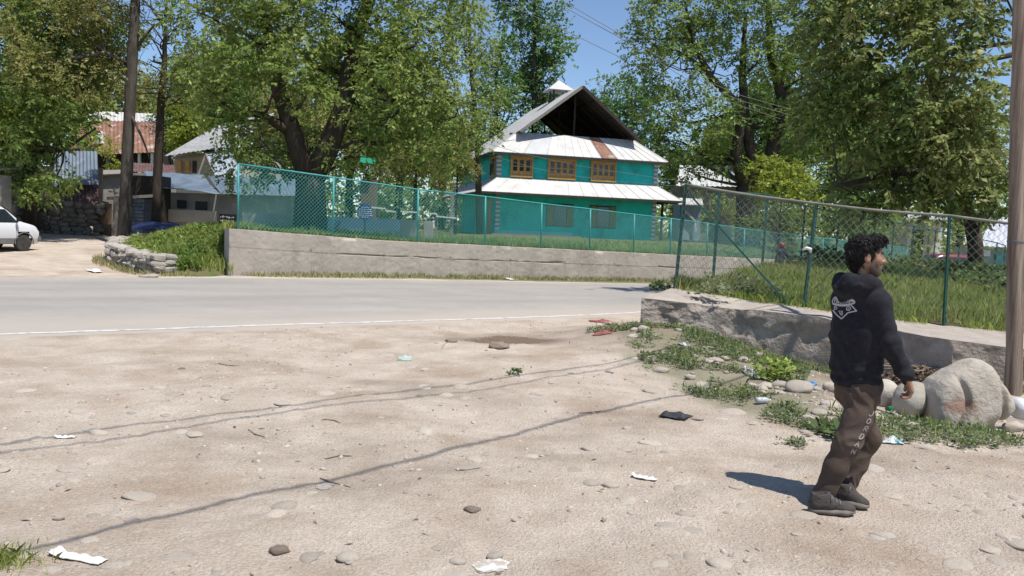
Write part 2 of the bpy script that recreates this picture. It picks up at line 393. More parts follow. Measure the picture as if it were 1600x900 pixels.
for _an, _c in (('dust', (.43, .375, .32)), ('track', (.245, .235, .225))):
    _at = _nt.nodes.new('ShaderNodeAttribute'); _at.attribute_name = _an; _mx = _nt.nodes.new('ShaderNodeMix'); _mx.data_type = 'RGBA'
    _nt.links.new(_at.outputs['Fac'], _mx.inputs[0]); _nt.links.new(_src, _mx.inputs[6]); _mx.inputs[7].default_value = (*_c, 1); _src = _mx.outputs[2]
_nt.links.new(_src, _b.inputs['Base Color'])
r = road_strip('road', -.012, 1, M['asphalt'], 40, .012, xs); 
_co = np.array([v.co for v in r.data.vertices]); _t = _co[:, 1]-poly_y(_co[:, 0], ROAD_N); _wd = poly_y(_co[:, 0], ROAD_F)-poly_y(_co[:, 0], ROAD_N); _u = _t/_wd
_al = _co[:, 0]*.85+_co[:, 1]*.5
_d = np.clip(ss(.30, .0, _u)*.9+ss(.9, 1, _u)*.5+.5*fbm(_al*.25, _u*9, o=4), 0, 1); _k = np.clip(sum(np.exp(-((_u-c)/.045)**2) for c in (.32, .47, .66, .82))*.30+.45*np.clip(fbm(_al*.22+9, _u*7, o=4), 0, 1), 0, 1)*(1-.5*_d)
for _nm, _A in (('dust', _d), ('track', _k)): _a = r.data.attributes.new(_nm, 'FLOAT', 'POINT'); _a.data.foreach_set('value', _A.astype(np.float32))
tag(r, kind='structure', label='dusty pale asphalt road crossing the picture')
M['line'] = mat('road_line_paint', (.62, .60, .555), (.40, .365, .32), scale=6, lo=.50, hi=.64, rough=.8, space='World')
def line_strip(y0, y1, rag, name, label, x0=-45, x1=12):
    xs = np.linspace(x0, x1, 900); e0 = poly_y(xs, ROAD_N if y0 >= 0 else ROAD_F)
    a = e0+abs(y0)*(1 if y0 >= 0 else -1)+rag*fbm(xs*3, xs*0, o=3, f=1.3); b = a+y1*(1+.35*fbm(xs*5, xs*0+4, o=2, f=2))
    X = np.repeat(xs[:, None], 2, 1); Y = np.stack([a, b], 1)
    o = link(name, grid_mesh(name, X, Y, H(X, Y)+.0155), M['line']); tag(o, kind='structure', label=label)
line_strip(.02, .15, .04, 'edge_line', 'worn white line along the near edge of the road')
line_strip(-.22, .07, .03, 'edge_line', 'faint white line along the far edge of the road', -9, 3)

# ------------------------------------------------------------------ far retaining wall
def wall_pt(px, py, d):
    p = P(px, py, d); return np.array([p.x, p.y, p.z])
WB = [(357, 431, 357, 22.45), (600, 432, 376, 25.3), (850, 434, 388, 28.8), (1050, 438, 398, 32.5), (1250, 431, 407, 41), (1420, 425, 413, 52)]
Wbase = np.array([wall_pt(a, b, d) for a, b, c, d in WB]); Wtop = np.array([wall_pt(a, c, d) for a, b, c, d in WB])
Wx = Wbase[:, 0]
def wall_frame(s):
    """s 0..1 along the wall -> base xy, base z, top z, inward normal"""
    L = np.concatenate([[0], np.cumsum(np.hypot(*np.diff(Wbase[:, :2], axis=0).T))]); L /= L[-1]
    bx = np.interp(s, L, Wbase[:, 0]); by = np.interp(s, L, Wbase[:, 1]); zt = np.interp(s, L, Wtop[:, 2])
    e = 1e-3; tx = np.interp(np.clip(s+e, 0, 1), L, Wbase[:, 0])-np.interp(np.clip(s-e, 0, 1), L, Wbase[:, 0])
    ty = np.interp(np.clip(s+e, 0, 1), L, Wbase[:, 1])-np.interp(np.clip(s-e, 0, 1), L, Wbase[:, 1]); q = np.hypot(tx, ty)
    return bx, by, zt, -ty/q, tx/q
WLEN = np.hypot(*np.diff(Wbase[:, :2], axis=0).T).sum()
S = np.linspace(0, .62, 1300)**1.0; S = np.concatenate([S, np.linspace(.62, 1, 120)[1:]]); V = np.linspace(0, 1, 84)
bx, by, zt, nx, ny = wall_frame(S)
zb = H(bx, by)-.15
Sm, Vm = np.meshgrid(S*WLEN, V, indexing='ij'); Zm = zb[:, None]+(zt-zb)[:, None]*V[None]
zrel = zt[:, None]-Zm
dep = .022*fbm(Sm, Zm*1.5, o=4, f=1.0)+.010*fbm(Sm, Zm, o=4, f=7)
dep -= .008*ss(.52, .50, zrel)                                            # upper pour stands a little proud
crackline = .50+.045*fbm(Sm, Sm*0, o=5, f=1.2)
cw = .010+.028*ss(.15, .5, fbm(Sm+3, Sm*0+2, o=2, f=.35))
dep += .07*np.exp(-((zrel-crackline)/np.maximum(cw, .012))**2)*ss(.02, .25, fbm(Sm+11, Sm*0, o=4, f=.6))*1.3
jx = Sm-np.round(Sm/2.4)*2.4
dep += .02*np.exp(-(jx/.025)**2)*(zrel > .45)
dep += .06*ss(.10, 0, zrel)*ss(.1, .5, fbm(Sm, Zm*0+3, o=3, f=2.2))           # chipped top edge
Xf = bx[:, None]+nx[:, None]*dep; Yf = by[:, None]+ny[:, None]*dep
Tk = .42
cap = np.linspace(.02, 1, 6); Xc = bx[:, None]+nx[:, None]*(Tk*cap)[None]+(nx*dep[:, -1])[:, None]*(1-cap)[None]; Yc = by[:, None]+ny[:, None]*(Tk*cap)[None]+(ny*dep[:, -1])[:, None]*(1-cap)[None]
Zc = np.repeat(zt[:, None], 6, 1)+.012*fbm(Xc, Yc, o=3, f=4)
back = np.array([0.0]); Xk = Xc[:, -1:]; Yk = Yc[:, -1:]; Zk = zb[:, None]
wm = grid_mesh('wall_face', np.concatenate([Xf, Xc, Xk], 1), np.concatenate([Yf, Yc, Yk], 1), np.concatenate([Zm, Zc, Zk], 1))
M['concrete'] = mat('wall_concrete', (.44, .395, .335), (.37, .325, .275), scale=1.1, rough=.95, bump=.7, bscale=34, c3=(.335, .29, .24), s3=2.2, t3=(.52, .75), space='World', stretch=(1, 1, .3), spec=.2)
fw = thing('retaining_wall', (float(bx[0]), float(by[0]), float(zb[0])), 'long cracked concrete retaining wall beyond the road carrying the teal mesh fence', 'wall')
link('wall_face', wm, M['concrete'], fw, smooth=True)
# end face of the wall (left)
mb = MB(); mb.quad((Xf[0, 0], Yf[0, 0], zb[0]), (Xf[0, -1], Yf[0, -1], zt[0]), (Xk[0, 0], Yk[0, 0], zt[0]), (Xk[0, 0], Yk[0, 0], zb[0])); mb.build('wall_end', M['concrete'], fw)

# lawn behind the far wall
S2 = np.linspace(0, 1, 130); lx, ly, lz, lnx, lny = wall_frame(S2)
T = np.array([.40, .6, 1, 1.6, 2.4, 3.5, 5, 7, 10, 14, 19, 26, 36, 50, 70, 110]); Tm = np.repeat(T[None], 130, 0)
# inward direction swings gently to straight back so that the sheet does not fold
ax_ = lnx[:, None]*np.exp(-(Tm-.4)/4)+0.0; ay_ = 1-(1-lny[:, None])*np.exp(-(Tm-.4)/4)
LX = lx[:, None]+ax_*Tm; LY = ly[:, None]+ay_*Tm
LZ = (lz-.03)[:, None]*(1-ss(1, 14, Tm))+1.19*ss(1, 14, Tm)+.04*fbm(LX, LY, o=3, f=.8)*ss(.4, 1.2, Tm)+.3*ss(60, 110, Tm)
# level building plot
M['lawn'] = mat('lawn_soil', (.085, .115, .03), (.14, .13, .06), scale=1.2, rough=.95, bump=.6, c3=(.20, .17, .11), s3=.5, t3=(.55, .7), space='World', spec=.1)
lw = link('lawn', grid_mesh('lawn', LX, LY, LZ), M['lawn'], smooth=True); tag(lw, kind='structure', label='raised green lawn behind the retaining wall')
_lawnbvh = BVHTree.FromPolygons([v.co.copy() for v in lw.data.vertices], [tuple(p.vertices) for p in lw.data.polygons])
def lawn_z(x, y):
    h = _lawnbvh.ray_cast(Vector((x, y, 30)), Vector((0, 0, -1)))
    return h[0].z if h[0] else None

# mound with a low stone edging at the lane mouth
OUT = [(-7.98, 22.3), (-8.6, 21.95), (-9.4, 21.75), (-10.3, 22.5), (-11.7, 23.9), (-12.7, 26), (-12.8, 28), (-12.3, 30.5)]
def mound_d(x, y):
    pts = OUT; d = np.full(np.shape(x), 1e9)
    for (ax, ay), (bx2, by2) in zip(pts[:-1], pts[1:]):
        vx, vy = bx2-ax, by2-ay; t = np.clip(((x-ax)*vx+(y-ay)*vy)/(vx*vx+vy*vy), 0, 1)
        d = np.minimum(d, np.hypot(x-ax-t*vx, y-ay-t*vy))
    poly = pts+[(-11.8, 46), (-6.8, 46), (-7.2, 22.2)]; ins = np.zeros(np.shape(x), bool); n = len(poly)
    for i in range(n):
        x1, y1 = poly[i]; x2, y2 = poly[(i+1) % n]
        c = ((y1 > y) != (y2 > y)) & (x < (x2-x1)*(y-y1)/((y2-y1) if y2 != y1 else 1e-9)+x1); ins ^= c
    return np.where(ins, d, -d)
def mound_z(x, y):
    d = mound_d(x, y); stone = ss(-9.2, -9.9, x)
    top = 1.24+.10*fbm(x, y, o=3, f=.7)
    z = (stone*.34*ss(-.05, .1, d)+ (1-stone)*.22*ss(-.2, .5, d)) + .95*ss(.1, 2.6, d)*(.8+.2*fbm(x, y, o=2, f=1))
    z0 = H(x, y); return np.where(d > -.3, np.minimum(z0*np.clip(1-d/3, 0, 1)+z, top+.1), z0-.3)
mx, my = np.meshgrid(np.arange(-13.6, -7.0, .16), np.concatenate([np.arange(21.2, 31, .16), np.arange(31, 46, .8)]), indexing='ij')
M['moundsoil'] = mat('mound_soil', (.09, .11, .035), (.17, .14, .08), scale=2, rough=.95, bump=.6, space='World', spec=.1)
mo = link('grass_mound', grid_mesh('grass_mound', mx, my, np.where((mx > -8.12) & (my < 23.4), H(mx, my)-.3, mound_z(mx, my))), M['moundsoil'], smooth=True); tag(mo, kind='structure', label='earth mound between lane and retaining wall')

# ------------------------------------------------------------------ near wall and island
def lerp_path(P_, s):
    P_ = np.array(P_); L = np.concatenate([[0], np.cumsum(np.hypot(*np.diff(P_[:, :2], axis=0).T))])
    return np.stack([np.interp(s, L, P_[:, k]) for k in range(3)], -1), L[-1]
_, LA = lerp_path(WALL_A, [0]); sA = np.linspace(0, LA, 620); A, _ = lerp_path(WALL_A, sA)
k_ = np.ones(9)/9
for j in range(3): A[:, j] = np.convolve(np.pad(A[:, j], 4, mode='edge'), k_, 'valid')
tn = np.gradient(A[:, :2], axis=0); tn /= np.linalg.norm(tn, axis=1)[:, None]; nin = np.stack([-tn[:, 1], tn[:, 0]], 1)
Vn = np.linspace(0, 1, 44); zb = H(A[:, 0], A[:, 1])-.25; zt = A[:, 2]-.02*ss(.0, .5, fbm(sA, sA*0, o=3, f=1.3))
SS, VV = np.meshgrid(sA, Vn, indexing='ij'); ZZ = zb[:, None]+(zt-zb)[:, None]*VV
rg = ss(1.3, .7, SS)
dp = .025*fbm(SS, ZZ, o=3, f=.8)+.011*fbm(SS, ZZ, o=5, f=4)+rg*(.07*fbm(SS, ZZ*1.5, o=4, f=3.4)+.02)
spall = ss(.10, .16, fbm(SS, ZZ*1.3+3, o=3, f=1.7)-.55*np.abs(VV-.62)); dp += .035*spall*(.7+.5*fbm(SS, ZZ, o=3, f=9))
bite = fbm(SS+4, SS*0, o=4, f=1.8); dp += .10*np.clip((bite-.12)*4, 0, 1)*ss(1-.22*np.clip(bite+.35, .05, 1), 1, VV)*(1+.4*fbm(SS, ZZ, o=2, f=12))
dp += .05*np.exp(-((SS-2.55-.12*(VV-.6)+.05*fbm(SS, VV*4, o=2, f=3))/.16)**2-((VV-.68)/.13)**2)*(1+.9*fbm(SS, ZZ, o=3, f=10))
Xf = A[:, 0][:, None]+nin[:, 0][:, None]*dp; Yf = A[:, 1][:, None]+nin[:, 1][:, None]*dp
FA, LF = lerp_path(FEN_A, np.linspace(0, 1, 620)*lerp_path(FEN_A, [0])[1]*.72)
cu = np.linspace(.015, 1, 16)
Xc = Xf[:, -1:]*(1-cu)+(FA[:, 0:1]-.0)*cu; Yc = Yf[:, -1:]*(1-cu)+(FA[:, 1:2]+.12)*cu; Zc = zt[:, None]*(1-cu)+(FA[:, 2:3]+.0)*cu
Zc = Zc+.035*fbm(Xc, Yc, o=4, f=2.5)*ss(0, .1, cu)
M['nearconcrete'] = mat('old_wall_concrete', (.41, .35, .295), (.26, .215, .178), scale=3.2, rough=.95, bump=2.0, bscale=22, c3=(.48, .42, .36), s3=3.1, t3=(.52, .75), space='World', spec=.2)
nw = thing('low_wall', (2.0, 12.5, float(zb[0])), 'low crumbling concrete wall with broad top under the dark green mesh fence', 'wall')
link('wall_face', grid_mesh('wall_face', Xf, Yf, ZZ), M['nearconcrete'], nw, smooth=True)
M['walltop'] = mat('worn_wall_top', (.43, .385, .335), (.35, .30, .255), scale=3, rough=.95, bump=1, bscale=30, c3=(.24, .20, .15), s3=3.4, t3=(.58, .72), space='World', spec=.2)
Xc[:, 0], Yc[:, 0], Zc[:, 0] = Xf[:, -1], Yf[:, -1], ZZ[:, -1]
link('wall_top', grid_mesh('wall_top', Xc, Yc, Zc), M['walltop'], nw, smooth=True)
# left end of the wall, turning the corner along the road
eu = np.linspace(0, 1, 18); pB = np.array([2.75, 13.5])
EX = Xf[0][None]*(1-eu[:, None])+(pB[0]+.05)*eu[:, None]; EY = Yf[0][None]*(1-eu[:, None])+(pB[1]+.25)*eu[:, None]; EZ = ZZ[0][None]+(.76-zt[0])*eu[:, None]*Vn[None]
bul = .10*np.sin(eu*pi)[:, None]+.05*fbm(EX*3, EZ*3, o=3, f=2); EX = EX-bul*.6*np.sin(pi*np.clip(eu*1.0, 0, 1))[:, None]; EY = EY+0*EX
link('wall_end', grid_mesh('wall_end', EX, EY, EZ), M['nearconcrete'], nw, smooth=True)
nB = 70; B, _ = lerp_path(FEN_B, np.linspace(0, 1, nB)*lerp_path(FEN_B, [0])[1]); AA, _ = lerp_path(FEN_A, np.linspace(0, 1, nB)*lerp_path(FEN_A, [0])[1])
tu = np.linspace(0, 1, 40); IX = AA[:, 0:1]*(1-tu)+B[:, 0:1]*tu; IY = (AA[:, 1:2]+.1)*(1-tu)+B[:, 1:2]*tu; IZ = AA[:, 2:3]*(1-tu)+B[:, 2:3]*tu
hump = .10*np.sin(pi*tu)[None]*ss(0, 3, np.hypot(AA[:, 0]-B[:, 0], AA[:, 1]-B[:, 1]))[:, None]
IZ = IZ+hump+.05*fbm(IX, IY, o=3, f=.9)*np.sin(pi*tu)[None]
nb = np.gradient(B[:, :2], axis=0); nb /= np.linalg.norm(nb, axis=1)[:, None]
SX = B[:, 0:1]-nb[:, 1:2]*np.array([.15, .35, .6]); SY = B[:, 1:2]+nb[:, 0:1]*np.array([.15, .35, .6])
SZ = np.stack([B[:, 2]-.05, B[:, 2]*.6, H(SX[:, 2], SY[:, 2])-.1], 1)
isl = link('grass_island', grid_mesh('grass_island', np.concatenate([IX, SX], 1), np.concatenate([IY, SY], 1), np.concatenate([IZ, SZ], 1)), M['moundsoil'], smooth=True)
tag(isl, kind='structure', label='fenced grassy island between the dirt yard and the road')
_islb = BVHTree.FromPolygons([v.co.copy() for v in isl.data.vertices], [tuple(p.vertices) for p in isl.data.polygons])
_o = isl.location
def island_z(x, y):
    h = _islb.ray_cast(Vector((x, y, 30)), Vector((0, 0, -1))); return h[0].z if h[0] else None
# ================================================================== FENCES
M['teal'] = mat('teal_paint', (.035, .27, .26), (.05, .33, .31), scale=3, rough=.55, space='World')
M['tealwire'] = mat('teal_wire', (.05, .34, .32), (.07, .40, .37), scale=1, rough=.5)
M['green'] = mat('green_paint', (.008, .065, .055), (.018, .095, .08), scale=5, rough=.5, c3=(.09, .07, .05), s3=6, t3=(.66, .8), space='World')
M['rail'] = mat('weathered_rail', (.10, .11, .095), (.20, .19, .16), scale=4, rough=.7, space='World')
M['wire'] = mat('weathered_wire', (.10, .15, .125), (.21, .22, .19), scale=.7, rough=.6, space='World')
def chain_panel(mb, b0, b1, t0, t1, pitch, w, wob=0.0):
    """diagonal wires across the planar panel base b0-b1, top t0-t1"""
    b0, b1, t0, t1 = map(Vector, (b0, b1, t0, t1)); L = (b1-b0).length; Hh = ((t0-b0).length+(t1-b1).length)/2
    def pt(s, v):
        u = s/L; f = v/Hh; return (b0*(1-u)+b1*u)*(1-f)+(t0*(1-u)+t1*u)*f
    nrm = (b1-b0).cross(t0-b0).normalized(); k = 1.0  # slope: one pitch along = pitch*k up
    nn = int((L+Hh)/pitch)+2
    for sg in (1, -1):
        for i in range(nn):
            s0 = i*pitch-(Hh if sg > 0 else 0)
            # line s = s0 + sg*v
            va = 0.0; vb = Hh
            if sg > 0: va = max(0, -s0); vb = min(Hh, L-s0)
            else: va = max(0, s0-L); vb = min(Hh, s0)
            if vb-va < .02: continue
            seg = 1 if wob == 0 else max(2, int((vb-va)/.35))
            pts = []
            for j in range(seg+1):
                v = va+(vb-va)*j/seg; s = s0+sg*v
                p = pt(min(max(s, 0), L), v)
                if wob:
                    q = wob*float(vnoise(p.x*1.1+3, p.z*1.1+p.y, p.y*.9)); q2 = wob*float(vnoise(p.x*1.3+30, p.z*1.3, p.y))
                    p = p + nrm*q + (b1-b0).normalized()*q2
                pts.append(p)
            off = nrm*(w*.5*sg)
            mb.tube([p+off for p in pts], w*.5, 4, cap=False)

# ---- long teal fence on the far wall
TP = [(372, 256), (520, 277), (652, 296), (757, 307), (845, 318), (921, 326.5), (990, 335), (1047, 341.5), (1104, 349), (1162, 357.5), (1222, 365), (1285, 372), (1350, 379.5), (1420, 387)]
SW = np.linspace(0, 1, 2001); wbx, wby, wzt, wnx, wny = wall_frame(SW)
# image column of every wall point, to read the posts off it
def proj(p):
    q = Vector(p)-CAM; return 800+FPX*q.dot(_R)/q.dot(_F), 450-FPX*q.dot(_U)/q.dot(_F)
wpx = np.array([proj((a+.22*n, b+.22*m_, z))[0] for a, b, z, n, m_ in zip(wbx, wby, wzt, wnx, wny)])
tf = thing('mesh_fence', (float(wbx[0]), float(wby[0]), float(wzt[0])), 'long bright teal chain link fence standing on the retaining wall beyond the road', 'fence')
bt = []
for px, py in TP:
    i = int(np.argmin(np.abs(wpx-px))); b = Vector((wbx[i]+.22*wnx[i], wby[i]+.22*wny[i], wzt[i]-.02)); t = P(px, py, b.y); t = Vector((b.x+(t.x-b.x)*.5, b.y, t.z)); bt.append((b, t))
    m_ = MB(); m_.tube([b, t], .03, 8); m_.build('post', M['teal'], tf, origin=b, smooth=True)
m_ = MB(); m_.tube([t for b, t in bt], .024, 8); m_.build('top_rail', M['teal'], tf, smooth=True)
m_ = MB()
for (b0, t0), (b1, t1) in zip(bt[:-1], bt[1:]):
    up0 = (t0-b0).normalized()*.06; chain_panel(m_, b0+up0, b1+up0, t0, t1, .115, .0085)
m_.build('mesh', M['tealwire'], tf, recalc=False)

# ---- dark green fence around the island
def island_fence(name, label, rows, brace=None, w=.0065):
    root = thing(name, rows[0][0], label, 'fence')
    for b, t in rows:
        b2 = b-Vector((0, 0, .12)); m_ = MB(); d = (t-b).normalized()
        m_.beam(b2, t, .055, .012, up=(1, 0, 0)); m_.beam(b2+Vector((.022, .022, 0)), t+Vector((.022, .022, 0)), .012, .055, up=(1, 0, 0)); m_.build('post', M['green'], root, origin=b)
    return root
rowsA = []
for (bx_, by_), (tx, ty), yy in [((1053, 450), (1070, 288), 13.5), ((1254, 480), (1275, 318), 13.1), ((1474, 508), (1483, 337), 12.95)]:
    rowsA.append((P(bx_, by_, yy), P(tx, ty, yy)))
for x, y, z in [(9.2, 12.35, .32), (12, 11.7, .30)]: rowsA.append((Vector((x, y, z)), Vector((x+.05, y, z+1.62))))
fa = island_fence('mesh_fence', 'dark green leaning wire mesh fence along the low wall beside the walking man', rowsA)
m_ = MB(); tops = [t for b, t in rowsA]
pts = []
for a, b in zip(tops[:-1], tops[1:]):
    for k in range(8): pts.append(a.lerp(b, k/8)+Vector((0, 0, -.02*math.sin(pi*k/8))))
m_.tube(pts+[tops[-1]], .026, 6); m_.build('top_rail', M['rail'], fa, smooth=True)
m_ = MB(); m_.beam(P(1076, 302, 13.45), P(1238, 482, 13.06), .05, .03); m_.build('brace', M['green'], fa)
m_ = MB()
for (b0, t0), (b1, t1) in zip(rowsA[:-1], rowsA[1:]):
    u0 = (t0-b0).normalized()*.05; chain_panel(m_, b0+u0, b1+u0, t0-u0*.3, t1-u0*.3, .13, .0050, .035)
m_.build('mesh', M['wire'], fa, recalc=False)
pt_ = P(1262, 391, 13.0); m_ = MB(); m_.tube([pt_+Vector((-.09, 0, .0)), pt_+Vector((-.03, -.03, .035)), pt_+Vector((.03, -.03, .02)), pt_+Vector((.05, 0, -.04))], [.012, .028, .03, .012], 8)
M['plastic_w'] = mat('white_plastic', (.72, .72, .70), (.62, .62, .60), scale=9, rough=.4)
m_.build('plastic_strip', M['plastic_w'], origin=pt_, smooth=True, label='white plastic strip tied round a dark green fence post behind the man', cat='plastic strip')
rowsB = [(rowsA[0][0]+Vector((.03, .06, 0)), rowsA[0][1]+Vector((.02, .06, -.01)))]
sB = np.linspace(0, lerp_path(FEN_B, [0])[1], 800); BP, _ = lerp_path(FEN_B, sB); bpx = np.array([proj(p)[0] for p in BP])
for px, py in [(1112, 298), (1189, 304), (1250, 321), (1304, 332), (1391, 347), (1422, 353), (1456, 360), (1494, 368), (1516, 371.5), (1552, 379), (1576, 384)]:
    i = int(np.argmin(np.abs(bpx-px))); b = Vector(BP[i]); z = P(px, py, b.y).z; rowsB.append((b, Vector((b.x+.02, b.y, z))))
fb_ = island_fence('mesh_fence', 'dark green wire mesh fence running from the wall corner along the road and away', rowsB[1:])
m_ = MB(); m_.tube([t for b, t in rowsB], .022, 6); m_.build('top_rail', M['green'], fb_)
m_ = MB()
for (b0, t0), (b1, t1) in zip(rowsB[:-1], rowsB[1:]):
    u0 = Vector((0, 0, .05)); chain_panel(m_, b0+u0, b1+u0, t0, t1, .15, .0030, .02)
m_.build('mesh', M['wire'], fb_, recalc=False)
# ================================================================== TEAL HOUSE
ANG = math.radians(14); HU = Vector((math.cos(ANG), math.sin(ANG), 0)); HV = Vector((-math.sin(ANG), math.cos(ANG), 0))
HC = P(774, 368, 46.0); HC.z = 1.17; HW, HL = 9.75, 11.0
def hp(u, v, z): return HC + HU*u + HV*v + Vector((0, 0, z))
HR = Matrix((HU, HV, Vector((0, 0, 1)))).transposed()
def hbox(mb, u0, u1, v0, v1, z0, z1): return mb.box(hp((u0+u1)/2, (v0+v1)/2, (z0+z1)/2), (u1-u0, v1-v0, z1-z0), HR)
M['tealwall'] = mat('teal_plaster', (.012, .45, .405), (.022, .51, .46), scale=3, rough=.85, bump=.5, bscale=14, space='World', c3=(.02, .27, .24), s3=1.4, t3=(.5, .72))
M['tin'] = mat('galvanised_tin', (.50, .50, .49), (.60, .60, .585), scale=.9, rough=.5, bump=.25, bscale=3, space='World', c3=(.38, .375, .36), s3=1.6, t3=(.55, .8), metal=.15)
M['tinwhite'] = mat('whitewashed_tin', (.56, .55, .53), (.49, .48, .46), scale=1.2, rough=.6, bump=.2, bscale=3, space='World', c3=(.42, .405, .385), s3=2.4, t3=(.56, .8))
M['tingrey'] = mat('grey_tin', (.42, .43, .435), (.50, .51, .515), scale=1.5, rough=.5, space='World')
M['rust'] = mat('rusty_tin', (.19, .085, .055), (.27, .15, .105), scale=2.2, rough=.85, space='World', c3=(.45, .40, .35), s3=1.4, t3=(.55, .68))
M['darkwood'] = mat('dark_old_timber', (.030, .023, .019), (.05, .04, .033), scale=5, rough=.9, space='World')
M['palewood'] = mat('grey_timber', (.20, .175, .15), (.27, .24, .21), scale=6, rough=.9, space='World')
M['brownframe'] = mat('varnished_brown_wood', (.42, .22, .06), (.50, .28, .085), scale=6, rough=.55, space='World')
M['glassdark'] = mat('dark_pane', (.012, .012, .013), rough=.08, spec=.6)
M['glassblue'] = mat('pale_pane', (.05, .065, .085), rough=.12, spec=.6)
M['quoin'] = mat('quoin_white', (.50, .51, .50), rough=.8); M['quoingrey'] = mat('quoin_grey', (.21, .23, .235), rough=.8)
M['brick'] = mat('brick_base', (.24, .15, .11), (.32, .22, .17), scale=9, rough=.9, space='World')
M['olive'] = mat('olive_wood', (.14, .13, .045), (.19, .16, .06), scale=5, rough=.7, space='World')
hs = thing('house', HC, 'two storey teal house with grey tin roofs, brown windows and small roof turret', 'house')
ZS0, ZS1, ZE, ZR = 2.42, 3.28, 4.68, 8.80
# walls
m_ = MB(); hbox(m_, 0, HW, 0, HL, -.3, ZS1-.25); m_.build('lower_wall', M['tealwall'], hs)
m_ = MB(); hbox(m_, .03, HW-.03, .03, HL-.03, ZS1-.22, ZE+.1); m_.build('upper_wall', M['tealwall'], hs)
m_ = MB(); hbox(m_, -.06, 4.6, -.06, .0, -.2, .30); m_.build('plinth', mat('pale_teal_plinth', (.10, .50, .47), (.15, .55, .52), scale=4, rough=.8), hs)
m_ = MB(); hbox(m_, -.35, 4.9, -.7, -.07, -.3, .10); m_.build('step', M['brick'], hs)
# quoins
def quoin(u, v, z0, z1, side=False):
    q = MB(); n = int((z1-z0)/.12)
    for i in range(n):
        a = z0+(z1-z0)*i/n; b = a+(z1-z0)/n; q.cur = i % 2
        hbox(q, u-.12, u+.12, v-.015, v+.10, a, b)
        if side: hbox(q, u-.12, u-.02, v+.101, v+.30, a, b)
    q.build('quoin', [M['quoingrey'], M['quoin']], hs)
quoin(.085, -.015, -.05, ZS0); quoin(HW-.085, -.015, -.05, ZS0); quoin(.085, .012, ZS1+.02, ZE-.05, True); quoin(HW-.085, .012, ZS1+.02, ZE-.05)
# upper windows: (u0,u1,sections)
def arch(mb, u0, u1, z0, z1, v, t, n=8):
    r = (u1-u0)/2; c = (u0+u1)/2; poly = [hp(u0, v, z0), hp(u1, v, z0)] + [hp(c+r*math.cos(pi*k/n), v, z1-r+r*math.sin(pi*k/n)) for k in range(n+1)]
    return mb.prism(poly, HV*t)
def up_window(u0, u1, nsec, open_left=0):
    z0, z1 = ZS1+.06, ZS1+1.27; m_ = MB(); v = -.035
    for a, b, c, d in ((u0, u1, z0, z0+.10), (u0, u1, z1-.12, z1)): hbox(m_, a, b, v-.05, .06, c, d)
    hbox(m_, u0, u0+.09, v-.045, .06, z0+.1, z1-.12); hbox(m_, u1-.09, u1, v-.045, .06, z0+.1, z1-.12)
    f = m_.build('window', M['brownframe'], hs, bevel=.006)
    wsec = (u1-u0-.18)/nsec; m_ = MB(); g = MB()
    for i in range(nsec):
        a = u0+.09+i*wsec; b = a+wsec; r = .07
        hbox(m_, a+.004, b-.004, -.028, .045, z0+.1, z0+.36)                        # solid lower panel
        hbox(m_, a+.004, a+r, -.022, .045, z0+.36, z1-.12); hbox(m_, b-r, b-.004, -.022, .045, z0+.36, z1-.12)
        hbox(m_, a+r, b-r, -.020, .045, z1-.21, z1-.12); hbox(m_, a+r, b-r, -.018, .04, z0+.60, z0+.65)
        arch(g, a+r, b-r, z0+.36, z1-.205, -.008, .02)
    m_.build('sash', M['brownframe'], f); g.build('pane', M['glassdark'], f)
up_window(.72, 2.05, 3); up_window(2.93, 4.63, 4); up_window(5.55, 7.12, 4)
# side window on the left wall
m_ = MB(); hbox(m_, -.04, .05, .75, 2.1, ZS1+.06, ZS1+1.25); f = m_.build('window', M['brownframe'], hs)
g = MB()
for k in range(3): hbox(g, -.06, -.035, .86+k*.4, 1.14+k*.4, ZS1+.2, ZS1+1.1)
g.build('pane', M['glassdark'], f)
# lower windows with olive shutters
for u0 in (2.95, 5.6):
    m_ = MB(); hbox(m_, u0, u0+1.65, -.05, .05, .62, 1.95); f = m_.build('window', M['darkwood'], hs)
    
    for sa, sb_ in ((.02, .42), (1.25, 1.63)): m_ = MB(); hbox(m_, u0+sa, u0+sb_, -.085, -.05, .66, 1.91); m_.build('shutter', M['olive'], f)
    g = MB(); hbox(g, u0+.47, u0+1.2, -.07, -.052, .70, 1.87); g.build('pane', M['glassblue'], f)
m_ = MB(); hbox(m_, -.04, .04, 1.2, 2.3, .0, 2.1); m_.build('door', M['brownframe'], hs)
# veranda posts at the right
m_ = MB()
for v in (1.2, 4.5): hbox(m_, HW+.95, HW+1.07, v, v+.12, -.2, ZS0+.05)
hbox(m_, HW+.9, HW+1.1, .0, 6, ZS0-.05, ZS0+.08); m_.build('veranda_frame', M['darkwood'], hs)
# skirt roof
def ribs(mb, a, b, c, d, n, w=.035, h=.035):
    """a-b lower edge, d-c upper edge"""
    a, b, c, d = map(Vector, (a, b, c, d)); nr = (b-a).cross(d-a).normalized(); nr = nr if nr.z > 0 else -nr
    for i in range(n+1):
        t = i/n; mb.beam(a.lerp(b, t)+nr*(h*.5+.002), d.lerp(c, t)+nr*(h*.5+.002), w, h, up=nr)
o1, o2 = 1.25, .02
m_ = MB(); q = [(-o1, -1.0), (HW+o1, -1.0), (HW+o1, HL+1), (-o1, HL+1)]; qi = [(-.0, .0), (HW, .0), (HW, HL), (0, HL)]
for i in range(4):
    a, b = q[i], q[(i+1) % 4]; c, d = qi[(i+1) % 4], qi[i]
    m_.slab(hp(*a, ZS0), hp(*b, ZS0), hp(*c, ZS1), hp(*d, ZS1), .05)
    ribs(m_, hp(*a, ZS0), hp(*b, ZS0), hp(*c, ZS1), hp(*d, ZS1), 14, .03, .02)
